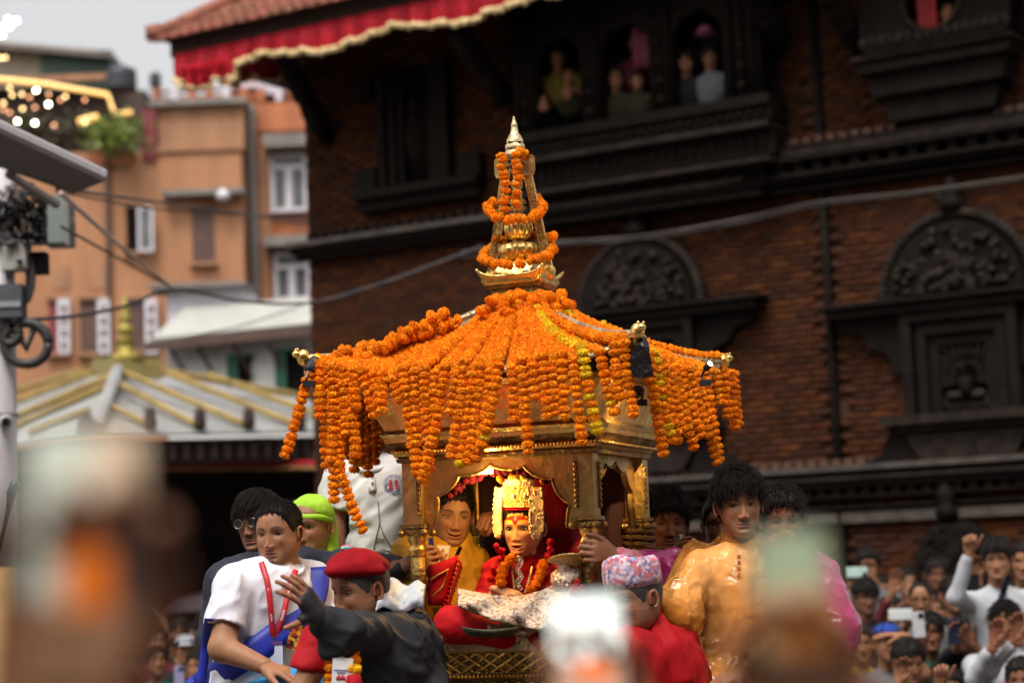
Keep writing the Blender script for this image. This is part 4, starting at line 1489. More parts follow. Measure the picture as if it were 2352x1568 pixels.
roof_c = None
for face in range(4):
    mb = MB()
    rows = []
    for i in range(11):
        t = .13 + .87 * i / 10
        row = []
        for j in range(15):
            s = -1 + 2 * j / 14
            x, y = s * t * HR, t * HR
            xx, yy = ((x, y), (y, x), (x, -y), (-y, x))[face]
            row.append(cl(xx, yy, roof_z(xx, yy)))
        rows.append(row)
    mb.grid(rows)
    mb.build('roof_slope', M_SILV, ch, smooth=True, solid=.012)
for (a, b) in ((-1, 1), (1, 1), (1, -1), (-1, -1)):
    mb = MB()
    mb.tube([cl(a * t * HR, b * t * HR, roof_z(a * t * HR, b * t * HR) + .008) for t in np.linspace(.13, 1.02, 14)], .016, 6)
    mb.build('hip_ridge', M_SILV, ch, smooth=True)
    c0 = cl(a * HR * 1.01, b * HR * 1.01, roof_z(a * HR, b * HR) + .01)
    mb = MB()
    mb.ball(c0 + Vector((0, 0, .0)), (.024, .024, .03), 12, 9)
    mb.ball(c0 + CR * (a * .018) + CF * (b * .018) + Vector((0, 0, .012)), (.016, .016, .014), 8, 6)
    for s in (-1, 1):
        e_ = (CR * a - CF * b).normalized() * (s * .02)
        mb.ball(c0 + e_ * .5 + (CR * a + CF * b) * .017 + Vector((0, 0, .028)), .005, 6, 4)
    mb.build('corner_finial', M_GOLD, ch, smooth=True)

# ---- spire
zs = lambda y: (1300 + (1190 - 1176) * -.04 - y) / 635.0
mb = MB()
sq(mb, .085, .965, 1.0); sq(mb, .095, 1.0005, 1.014, .106)
sp = mb.build('spire', M_GOLDD, ch)
mb = MB()
for t in range(4):       # moulded tray with upturned corners
    rows = []
    for i in range(5):
        q = i / 4
        h = .101 + .012 * q + .004 * math.sin(q * 9)
        row = []
        for j in range(13):
            s = -1 + 2 * j / 12
            hh = h * (1 + .10 * abs(s) ** 5 * q)
            x, y = s * hh, hh
            xx, yy = ((x, y), (y, x), (x, -y), (-y, x))[t]
            row.append(cl(xx, yy, 1.014 + .034 * q + .026 * abs(s) ** 6 * q))
        rows.append(row)
    mb.grid(rows)
mb.build('spire_tray', M_GOLD, sp, smooth=True, solid=.008)
mb = MB(); sq(mb, .097, 1.03, 1.05, .08); sq(mb, .085, 1.0505, 1.062, .08); sq(mb, .078, 1.0625, 1.1, .055); mb.build('spire_base', M_GOLD, sp)
c0 = cl(0, 0, 0)
for name, prof, ribs in (
    ('lotus_bowl', [(.03, 1.105), (.05, 1.112), (.068, 1.125), (.074, 1.145), (.07, 1.165), (.05, 1.172), (.03, 1.174)], 14),
    ('ribbed_vase', [(.022, 1.185), (.03, 1.19), (.046, 1.205), (.052, 1.228), (.048, 1.25), (.036, 1.262), (.02, 1.266)], 16),
):
    mb = MB(); mb.lathe(prof, 64, None, c0, ribs=ribs, rib=.06); mb.build(name, M_GOLD, sp, smooth=True)
mb = MB(); mb.lathe([(.03, 1.098), (.032, 1.104)], 20, None, c0); mb.lathe([(.02, 1.17), (.026, 1.18), (.02, 1.186)], 20, None, c0)
mb.lathe([(.018, 1.266), (.02, 1.28), (.014, 1.288), (.03, 1.3), (.034, 1.306), (.018, 1.312), (.036, 1.325), (.016, 1.345), (.02, 1.36), (.012, 1.37), (.022, 1.385), (.022, 1.4), (.012, 1.415), (.018, 1.43), (.01, 1.47)], 24, None, c0)
mb.build('bell_stack', M_GOLDP, sp, smooth=True)
for a in (-1, 1):    # two splayed legs with chased fronts
    mb = MB()
    A_, B_ = cl(a * .113, 0, 1.06), cl(a * .036, 0, 1.47)
    ax_ = (B_ - A_).normalized()
    M3 = Matrix((ax_.cross(-CF).normalized(), -CF, ax_)).transposed()
    mb.box((A_ + B_) / 2, (.03, .02, (B_ - A_).length), M3)
    mb.ball(A_ + Vector((0, 0, .0)), (.022, .022, .03), 8, 6)
    lg = mb.build('spire_leg', M_GOLD, sp)
    mb = MB()
    for i in range(15):
        q_ = A_ + (B_ - A_) * ((i + .5) / 15) + CF * .0105
        mb.tube([q_ + ax_ * (.009 * math.cos(t)) + M3.col[0] * (.009 * math.sin(t)) for t in np.linspace(0, 6.28, 9)], .002, 4)
    mb.build('chasing', M_GOLDD, lg, smooth=True)['kind'] = 'stuff'
    mb = MB()
    cpl = cl(a * .052, .012, 1.455)
    poly = [(-.02, -.036), (.02, -.036), (.026, -.02), (.026, .03), (.018, .04), (-.018, .04), (-.026, .03), (-.026, -.02)]
    mb.prism(poly, lambda u, v, d: cpl + CR * u + Vector((0, 0, v)) + CF * d, 0, .005)
    mb.build('spire_plate', M_GOLDP, sp)
mb = MB()
mb.box(cl(0, 0, 1.462), (.07, .07, .01), CROT)
mb.build('top_plate', M_GOLDD, sp)
mb = MB()
mb.lathe([(.046, 1.492), (.042, 1.508), (.034, 1.52), (.037, 1.523), (.035, 1.54), (.03, 1.541), (.032, 1.545), (.029, 1.562), (.025, 1.563), (.024, 1.572), (.015, 1.584), (.011, 1.608), (.012, 1.615), (.007, 1.628), (.005, 1.632), (.006, 1.638), (.001, 1.648)], 20, None, c0)
mb.lathe([(.012, 1.46), (.012, 1.5)], 8, None, c0)
mb.build('bell_finial', M_CREAMG, sp, smooth=True)
for k in range(6):
    for (z_) in (1.522, 1.5455):
        mb = MB(); a = k * math.pi / 3
        mb.box(c0 + Vector((.033 * math.cos(a), .033 * math.sin(a), z_)), (.008, .016, .0035), Matrix.Rotation(a, 3, 'Z'))
        mb.build('finial_slot', M_BLACK, sp)

# ---- dark cloth closing the shrine back; interior shade put into its colour
mb = MB()
rows = []
for i in range(25):
    x = -.3 + .6 * i / 24
    rows.append([cl(x, -.285 + .02 * math.sin(i * 1.9), .36 - .6 * j / 5) for j in range(6)])
mb.grid(rows); mb.build('back_curtain', mat('darkened_back_cloth', (.045, .003, .004), (.02, .003, .004), rough=.8), ch, smooth=True, solid=.006)

# ---- rope wound round the rear right pillar
mb = MB()
x, y = HC, -HC
pts = [cl(x - .045 * math.cos(t) * 1.15, y - .045 * math.sin(t), -.19 + .0105 * t / 1.0 * .36) for t in np.linspace(0, 2 * math.pi * 13.4, 240)]
mb.tube([p + Vector((random.uniform(-.003, .003), random.uniform(-.003, .003), random.uniform(-.003, .003))) for p in pts], .011, 6)
ro = thing(mb, 'rope_coil', mat('brown_hemp_rope', (0.24, 0.12, 0.03), (0.15, 0.07, 0.02), rough=.9, scale=60, bump=.9, bscale=150), 'brown hemp rope wound round the rear pillar of the shrine', 'rope', smooth=True)

# ---- carrying cart under the shrine (below the picture)
M_CART = mat('cart_timber', (0.12, 0.07, 0.04), (0.08, 0.045, 0.025), rough=.8)
ct = empty('festival_cart', Vector((CC.x, CC.y, 0)), 'timber cart deck under the gilded shrine', 'cart')
mb = MB(); mb.box((CC.x, CC.y - .1, 1.03), (3.0, 2.0, .12), None); mb.build('deck', M_CART, ct)
for a in (-1, 1):
    for b in (-1, 1):
        mb = MB(); c_ = Vector((CC.x + a * 1.1, CC.y + b * .9, .48))
        mb.tube([c_ - Vector((0, .06, 0)), c_ + Vector((0, .06, 0))], .48, 24); mb.build('wheel', M_CART, ct)
    mb = MB(); mb.box((CC.x + a * 1.1, CC.y, .74), (.12, 2.0, .45)); mb.build('axle_beam', M_CART, ct)

# ================================================================== MARIGOLD GARLANDS
M_MARI = mat('marigold', (0.95, 0.315, 0.002), (0.87, 0.235, 0.001), rough=.8, scale=70, rand=.13, spec=.25, detail=2)
M_MARIY = mat('yellow_marigold', (0.85, 0.56, 0.01), (0.7, 0.4, 0.008), rough=.75, scale=70, rand=.15, spec=.25)
M_STR = mat('string', (.1, .08, .03), rough=.9)


def flower_mesh(seed, matl):
    r_ = random.Random(seed)
    bm = bmesh.new()
    bmesh.ops.create_icosphere(bm, subdivisions=3, radius=1)
    V = np.array([v.co[:] for v in bm.verts])
    bm.free()
    mb = MB()
    # a ball of many small curled petals over a core
    mb.ball((0, 0, 0), (.0182, .0182, .0125), 10, 7)
    for d in V:
        if r_.random() < .08: continue
        d = Vector(d + np.array([r_.gauss(0, .06) for _ in range(3)])).normalized()
        a = d.orthogonal().normalized()
        a = (a * math.cos(r_.random() * 6) + d.cross(a) * math.sin(r_.random() * 6)).normalized()
        b = d.cross(a)
        s = r_.uniform(.88, 1.08)
        def q(v): return Vector((v.x, v.y, v.z * .68))
        root = d * .014
        tip = d * (.0214 * s)
        w = .0036
        mb.add([q(root), q(tip * .92 + a * w), q(tip + b * .0022), q(tip * .92 - a * w), q(tip * .86 + b * .0045)],
               [(0, 1, 2), (0, 2, 3), (1, 4, 2), (2, 4, 3)])
    me = mesh_np('marigold', [tuple(p) for p in mb.v], mb.f, smooth=False)
    me.materials.append(matl)
    return me


FM = [flower_mesh(s, M_MARI) for s in range(6)]
FY = [flower_mesh(s + 50, M_MARIY) for s in range(2)]
frr = random.Random(11)
NFLOW = 0


def garland(pts, label, group, yellow=0.0, size=1.0, gap=.0246, name='marigold_garland', jit=.0012, cat='garland'):
    """flowers strung along pts (world points)"""
    global NFLOW
    pts = [Vector(p) for p in pts]
    L_ = [0]
    for i in range(1, len(pts)): L_.append(L_[-1] + (pts[i] - pts[i - 1]).length)
    tot = L_[-1]
    root = empty(name, pts[-1], label, cat, group)
    o0 = Vector(pts[-1])
    mb = MB(); mb.tube(pts, .0018, 4); mb.build('string', M_STR, root)
    s, k = gap * .4, 0
    while s < tot:
        while k < len(L_) - 2 and L_[k + 1] < s: k += 1
        t = (s - L_[k]) / max(L_[k + 1] - L_[k], 1e-6)
        p = pts[k].lerp(pts[k + 1], t)
        tan = (pts[k + 1] - pts[k]).normalized()
        y = frr.random() < yellow
        o = bpy.data.objects.new('flower', frr.choice(FY if y else FM))
        COL.objects.link(o)
        o.parent = root
        o.location = p - o0 + Vector((frr.gauss(0, jit), frr.gauss(0, jit), frr.gauss(0, jit)))
        qt = tan.to_track_quat('Z', 'Y')
        q2 = Matrix.Rotation(frr.random() * 6.28, 3, 'Z')
        o.rotation_euler = (qt.to_matrix() @ Matrix.Rotation(frr.gauss(0, .08), 3, 'X') @ q2).to_euler()
        sc_ = size * frr.uniform(.92, 1.07)
        o.scale = (sc_, sc_, sc_ * frr.uniform(.9, 1.15))
        NFLOW += 1
        s += gap * size * frr.uniform(.88, 1.12)
    return root


def slope_path(face, s_top, s_eave, t0=.16, n=9, lift=.02, bend=0.0):
    out = []
    for i in range(n):
        q = i / (n - 1)
        t = t0 + (1.01 - t0) * q
        s = s_top + (s_eave - s_top) * q + bend * math.sin(math.pi * q)
        x, y = s * t * HR, t * HR
        xx, yy = ((x, y), (y, x), (x, -y), (-y, x))[face]
        out.append(cl(xx, yy, roof_z(xx, yy) + lift))
    return out


def hang(path, end, sag=.12):
    """continue from the eave and fall to end"""
    a, b = path[-1], Vector(end)
    out = list(path)
    for t in np.linspace(.08, 1, 12):
        k = t ** .9
        out.append(Vector((a.x + (b.x - a.x) * t ** 1.4, a.y + (b.y - a.y) * t ** .6, a.z + (b.z - a.z) * t)))
    return out


def eave_s_front(px):
    """which place along the front eave shows at px"""
    lo_, hi_ = -1.3, 1.3
    for _ in range(30):
        m = (lo_ + hi_) / 2
        x, y = m * HR, HR
        if proj(cl(x, y, ZE))[0] < px: lo_ = m
        else: hi_ = m
    return (lo_ + hi_) / 2


def eave_s_right(px):
    lo_, hi_ = -1.3, 1.3
    for _ in range(30):
        m = (lo_ + hi_) / 2
        if proj(cl(HR, m * HR, ZE))[0] > px: lo_ = m
        else: hi_ = m
    return (lo_ + hi_) / 2


front = [(903, 921, 924), (930, 952, 1043), (956, 956, 1098), (978, 987, 1078), (1002, 999, 1003), (1024, 966, 1112), (1049, 1033, 956), (1068, 1034, 1059),
         (1087, 1055, 1075), (1108, 1074, 1062), (1128, 1093, 1062), (1146, 1104, 1034), (1176, 1182, 977), (1200, 1215, 1037), (1222, 1232, 924), (1247, 1260, 971),
         (1269, 1279, 949), (1291, 1298, 968), (1316, 1338, 1021), (1338, 1373, 991), (1378, 1413, 955), (1410, 1423, 918), (1432, 1457, 965)]
yellow_at = {19: .75, 2: .03, 20: .05}
nam = ['first', 'second', 'third', 'fourth', 'fifth', 'sixth', 'seventh', 'eighth', 'ninth', 'tenth', 'eleventh', 'twelfth']
GF = 'garlands over the front eave of the chariot'
for i, (pe, pb, yb) in enumerate(front):
    s = eave_s_front(pe)
    path = slope_path(0, s * .86 + random.uniform(-.03, .03), s, t0=.16 + .27 * abs(s) * random.uniform(.75, 1.2), bend=random.uniform(-.04, .04), lift=(.012, .034, .02, .038)[i % 4])
    e = path[-1]
    end = P(pb, yb, e.y - .01)
    if i < 12:
        lab = '%s marigold garland from the left of the main row over the front eave' % nam[i]
    elif i == 19:
        lab = 'orange garland mixed with yellow marigolds over the front eave'
    else:
        k = 22 - i
        lab = '%s marigold garland from the right of the front eave row' % nam[k if i > 19 else k - 1]
    garland(hang(path, end), lab, GF, yellow=yellow_at.get(i, .012))
# a second layer on the roof only, filling between
for i in range(22):
    if i not in (1, 5, 9, 14, 16): continue
    s = (eave_s_front(front[i][0]) + eave_s_front(front[i + 1][0])) / 2
    p_ = slope_path(0, s * .92, s, t0=.3, lift=.03, n=7)
    garland(p_, 'marigold strand lying on the front roof slope under the longer garlands', 'strands lying on the front roof slope', jit=.002)
for i in range(6):
    s = -.95 + i * .075
    garland(slope_path(0, s * .95, s, t0=.42 + .1 * (i % 2), lift=.014, n=6), 'marigold strand lying near the left hip of the front roof slope', 'strands near the left hip', jit=.002)
# left part of the front eave
left = [(738, (709, 862), (650, 1058), 0), (742, (732, 862), (734, 960), 0), (757, (765, 1000), (768, 1155), 0), (783, (779, 1075), (833, 1219), .02), (795, (792, 900), (797, 1005), 0),
        (818, (816, 900), (818, 937), 0), (838, (845, 900), (859, 956), 0), (860, (866, 890), (872, 925), 0), (880, (880, 900), (877, 943), 0), (770, (770, 900), (762, 1060), .02), (806, (812, 950), (815, 1045), 0)]
ln = ['swaying marigold garland flung out farthest left', 'short marigold garland at the left corner lamp', 'long marigold garland hanging at the left corner', 'longest marigold garland, its end curling right over the white polo shirt',
      'marigold garland just right of the longest one', 'short marigold garland on the left eave by the corner', 'short marigold garland left of the bare eave gap', 'shortest marigold garland by the bare eave gap',
      'marigold garland touching the bare eave gap', 'marigold garland tangled between the two longest left ones', 'marigold garland half hidden behind the left group']
for i, (pe, mid, bot, yy) in enumerate(left):
    s = max(-1.0, eave_s_front(pe))
    t0 = .72 if i in (0, 1, 2, 3, 9) else .45
    path = slope_path(0, s, s, t0=t0, n=5, lift=.02)
    e = path[-1]
    a, b = P(*mid, e.y - .02), P(*bot, e.y - .03)
    pts = list(path)
    for t in np.linspace(.1, 1, 16):
        pts.append(e * (1 - t) ** 2 + a * (2 * t * (1 - t)) * 1.0 + b * t * t)
    if i in (2, 3, 0):
        pts = list(path) + [e.lerp(a, t) for t in np.linspace(.15, 1, 7)] + [a.lerp(b, t) + Vector((0, 0, -.012 * math.sin(t * math.pi))) for t in np.linspace(.2, 1, 6)]
    garland(pts, ln[i], 'garlands at the left corner of the chariot', yellow=yy)
# garlands lying along the left hips
for i, (px0, py0, px1, py1) in enumerate(((1030, 716, 875, 806), (1018, 730, 868, 800), (1040, 735, 760, 850), (1060, 740, 800, 838), (880, 798, 770, 812))):
    a, b = P(px0, py0, 7.25), P(px1, py1, 7.12)
    garland([a.lerp(b, t) + Vector((0, 0, .012 * math.sin(t * 3))) for t in np.linspace(0, 1, 8)],
            'marigold strand running down the left hip of the chariot roof', 'strands along the left hip', jit=.006)
# the far left side, seen from inside under the eave
for i in range(17):
    s = -.95 + i * .105
    path = slope_path(3, s, s, t0=.9, n=3)
    e = path[-1]
    ex = proj(e)[0]
    end = P(ex + random.uniform(-6, 6), random.uniform(1010, 1048) if ex > 885 else random.uniform(1035, 1096), e.y)
    garland(path + [e.lerp(end, t) for t in np.linspace(.05, 1, 8)],
            'marigold garland in the shade of the far left eave', 'garlands on the far left eave')
# right side
right = [(1487, 1526, 1055), (1500, 1545, 1015), (1520, 1560, 1022), (1545, 1595, 1028), (1560, 1612, 1000), (1582, 1630, 1005), (1600, 1651, 1077), (1618, 1655, 1060), (1640, 1660, 936), (1660, 1672, 960), (1676, 1690, 985), (1684, 1697, 985), (1532, 1570, 1000), (1592, 1640, 980), (1510, 1552, 985)]
for i, (pe, pb, yb) in enumerate(right):
    s = eave_s_right(pe)
    path = slope_path(1, s, s, t0=random.uniform(.2, .5), n=7, lift=.018 + .01 * (i % 2))
    e = path[-1]
    end = P(pb, yb, e.y)
    garland(hang(path, end), ['marigold garland nearest the right corner, its tip the lowest at left', 'garland with yellow marigolds beside the right corner one'][i] if i < 2 else '%s marigold garland back from the front corner along the right eave' % nam[min(i - 2, 11)] if i < 12 else ['marigold garland tucked behind the fourth of the right eave', 'marigold garland tucked behind the eighth of the right eave', 'marigold garland tucked behind the second of the right eave'][i - 12],
            'garlands over the right eave', yellow=.5 if i == 1 else .01)
for i in range(14):
    s = -.9 + i * .13
    p_ = slope_path(1, s * .8, s, t0=.15, lift=.014 + .012 * (i % 2))
    garland(p_[:random.randint(7, 9)], 'marigold strand lying on the right roof slope', 'strands lying on the right roof slope', jit=.002)
for i in range(9):
    a = P(1140 + i * 18 + random.uniform(-6, 6), 682 + random.uniform(-8, 10), 7.36)
    b = P(1120 + i * 26 + random.uniform(-20, 20), 722, 7.25)
    garland([a, a.lerp(b, .5) + Vector((0, -.02, .01)), b], 'short marigold strand heaped at the foot of the spire', 'strands heaped at the spire foot', jit=.008)
# spire garlands
def sring(pxc, pyc, rx, ry, a0, a1, d, n=22, tilt=0.0):
    return [P(pxc + rx * math.cos(t), pyc + ry * math.sin(t) + tilt * math.cos(t) * rx, d - .11 * math.sin(t) * (rx / 75)) for t in np.linspace(a0, a1, n)]


garland(sring(1190, 578, 82, 26, -.25 * math.pi, 1.35 * math.pi, 7.5, tilt=-.13), 'marigold garland looped low around the spire', 'garlands on the spire', size=.9, jit=.004)
garland(sring(1196, 555, 76, 12, 1.2 * math.pi, 1.95 * math.pi, 7.45, tilt=-.08), 'marigold strand behind the lotus bowl of the spire', 'garlands on the spire', size=.9, jit=.004)
garland(sring(1184, 478, 62, 27, -.25 * math.pi, 1.2 * math.pi, 7.48, tilt=-.02), 'marigold garland looped at the middle of the spire', 'garlands on the spire', size=.92, jit=.003)
for (x0, x1, lab, y1) in ((1148, 1158, 'left marigold strand hanging down the upper spire', 488), (1186, 1180, 'right marigold strand hanging down the upper spire', 478)):
    garland([P(x0 + (x1 - x0) * t + (6 * math.sin(t * 3)), 350 + (y1 - 350) * t, 7.40) for t in np.linspace(0, 1, 10)], lab, 'garlands on the spire', size=.92, jit=.003)
garland([P(1190, 346, 7.4), P(1204, 350, 7.46), P(1206, 372, 7.5)], 'short marigold strand knotted on the spire top plate', 'garlands on the spire', size=.75)

# ================================================================== LAMPS ON THE CHARIOT (lit in the photograph)
M_LAMPB = mat('black_lamp_body', (.012, .012, .014), (.02, .02, .022), rough=.4)
M_LENS = mat('lit_lens', (1, .95, .8), emit=(1, .85, .5), estr=25)


def lamp(base, aim, label, power, length=.062, r=.017, spot=True):
    base, aim = Vector(base), Vector(aim)
    e = empty('spotlight', base, label, 'lamp', 'spotlights clipped to the chariot roof')
    d = (aim - base).normalized()
    tip = base + d * length
    mb = MB(); mb.tube([base, base + d * .006, base + d * (length * .8), tip], [r * .6, r, r, r * 1.12], 14); mb.build('housing', M_LAMPB, e, smooth=True)
    for k in range(10):
        a = 2 * math.pi * k / 10
        u = d.orthogonal().normalized(); w_ = d.cross(u)
        n_ = u * math.cos(a) + w_ * math.sin(a)
        mb = MB(); mb.tube([base + d * .008 + n_ * (r * 1.08), base + d * (length * .72) + n_ * (r * 1.08)], .0025, 4); mb.build('fin', M_LAMPB, e)
    mb = MB(); mb.tube([tip + d * .0005, tip + d * .003], r * .9, 14); mb.build('lens', M_LENS, e, smooth=True)
    mb = MB(); mb.tube([base, base - d * .02 + Vector((0, 0, -.01)), base + Vector((0, 0, -.045))], .005, 6)
    mb.box(base + Vector((0, 0, -.045)), (.04, .03, .02)); mb.build('clamp', M_LAMPB, e)
    ld = bpy.data.lights.new('spot_beam', 'SPOT')
    ld.energy = power
    ld.color = (1.0, .66, .26)
    ld.spot_size = R(75)
    ld.spot_blend = .6
    ld.shadow_soft_size = .015
    lo_ = bpy.data.objects.new('spot_beam', ld)
    COL.objects.link(lo_)
    lo_.parent = e
    lo_.location = tip + d * .006 - base
    lo_.rotation_euler = (-d).to_track_quat('Z', 'Y').to_euler()
    return e


lamp(P(708, 852, 7.08), P(735, 812, 7.14), 'black finned spotlight at the left roof corner beside the swaying garland', 5.0)
lamp(P(1480, 808, 6.72), P(1468, 756, 6.80), 'black finned spotlight at the front right corner over black tape', 5.0)
lamp(cl(.545, .40, .575), cl(.43, .28, .53), 'shaded spotlight under the right corner lighting the gilt soffit', 24.0, length=.04)
lamp(P(1618, 850, 7.25), P(1646, 818, 7.2), 'spotlight with visible white glowing lens on the right eave', 3.0, length=.035, r=.010)
mb = MB()       # black bag hung under the right corner lamp
bp = [(1450, 800), (1470, 792), (1490, 800), (1502, 862), (1480, 868), (1455, 866), (1447, 840)]
mb.prism(bp, lambda a, b, d: P(a, b, d), 6.70, 6.75)
thing(mb, 'plastic_bag', mat('black_bag', (.01, .008, .008), rough=.3, bump=.6, bscale=30), 'black plastic wrap under the right corner spotlight', 'bag')
# amber strip lamp inside the arch
e = empty('strip_lamp', cl(-.1, .2, .31), 'small glowing amber strip lamp under the arch of the shrine', 'lamp')
c_ = P(1112, 1080, 7.25)
e.location = c_; e['_o'] = tuple(c_)
mb = MB(); mb.box(c_ + Vector((0, .01, .008)), (.075, .03, .03), CROT); mb.build('housing', M_DRAPE, e)
mb = MB(); mb.box(c_ + Vector((0, -.012, -.003)), (.062, .012, .02), CROT); mb.build('diffuser', mat('amber_diffuser', (1, .6, .2), emit=(1, .5, .08), estr=7), e)
ld = bpy.data.lights.new('strip_glow', 'POINT'); ld.energy = 1.3; ld.color = (1.0, .62, .22); ld.shadow_soft_size = .05
lo_ = bpy.data.objects.new('strip_glow', ld); COL.objects.link(lo_); lo_.parent = e; lo_.location = (.0, -.06, -.04)
# added point fill without a lamp body, brightens the crowned child
ld = bpy.data.lights.new('child_fill', 'POINT'); ld.energy = 4.6; ld.color = (1.0, .62, .2); ld.shadow_soft_size = .11
lo_ = bpy.data.objects.new('child_fill', ld); COL.objects.link(lo_); lo_.parent = e; lo_.location = cl(-.06, .285, .30) - c_
# ================================================================== PEOPLE: heads, hands, bodies
from mathutils.bvhtree import BVHTree
M_SKIN = mat('skin', (.80, .72, .63), (0.70, 0.60, 0.51), rough=.52, scale=30, attr=True, spec=.22, sss=.1, bump=.06, bscale=160)
M_HAIR = mat('black_hair', (0.007, 0.005, 0.0042), (0.012, 0.008, 0.0065), rough=.6, scale=30, spec=.12)
M_EYE = M_SKIN

_zt = np.array([-.122, -.116, -.108, -.098, -.085, -.07, -.05, -.03, 0, .03, .06, .08, .095, .105, .111, .114])
_wt = np.array([.012, .026, .036, .0455, .0555, .063, .0695, .0735, .0755, .0755, .0715, .064, .053, .040, .024, .002])
_ft = np.array([.052, .071, .080, .084, .083, .0845, .085, .086, .088, .0915, .086, .073, .056, .040, .022, .002])
_bt = np.array([-.03, -.012, .012, .033, .050, .061, .073, .085, .095, .099, .094, .083, .066, .046, .026, .002])
_zz = np.linspace(-.122, .114, 400)


def _sm(t):
    y = np.interp(_zz, _zt, t)
    k = np.hanning(25); k /= k.sum()
    yp = np.pad(y, 12, mode='edge')
    s = np.convolve(yp, k, 'valid')
    m = np.clip((.114 - _zz) / .012, 0, 1)
    return s * m + y * (1 - m)


_WS, _FS, _BS = _sm(_wt), _sm(_ft), _sm(_bt)


def G(x, z, cx, cz, sx, sz): return np.exp(-((x - cx) / sx) ** 2 - ((z - cz) / sz) ** 2)


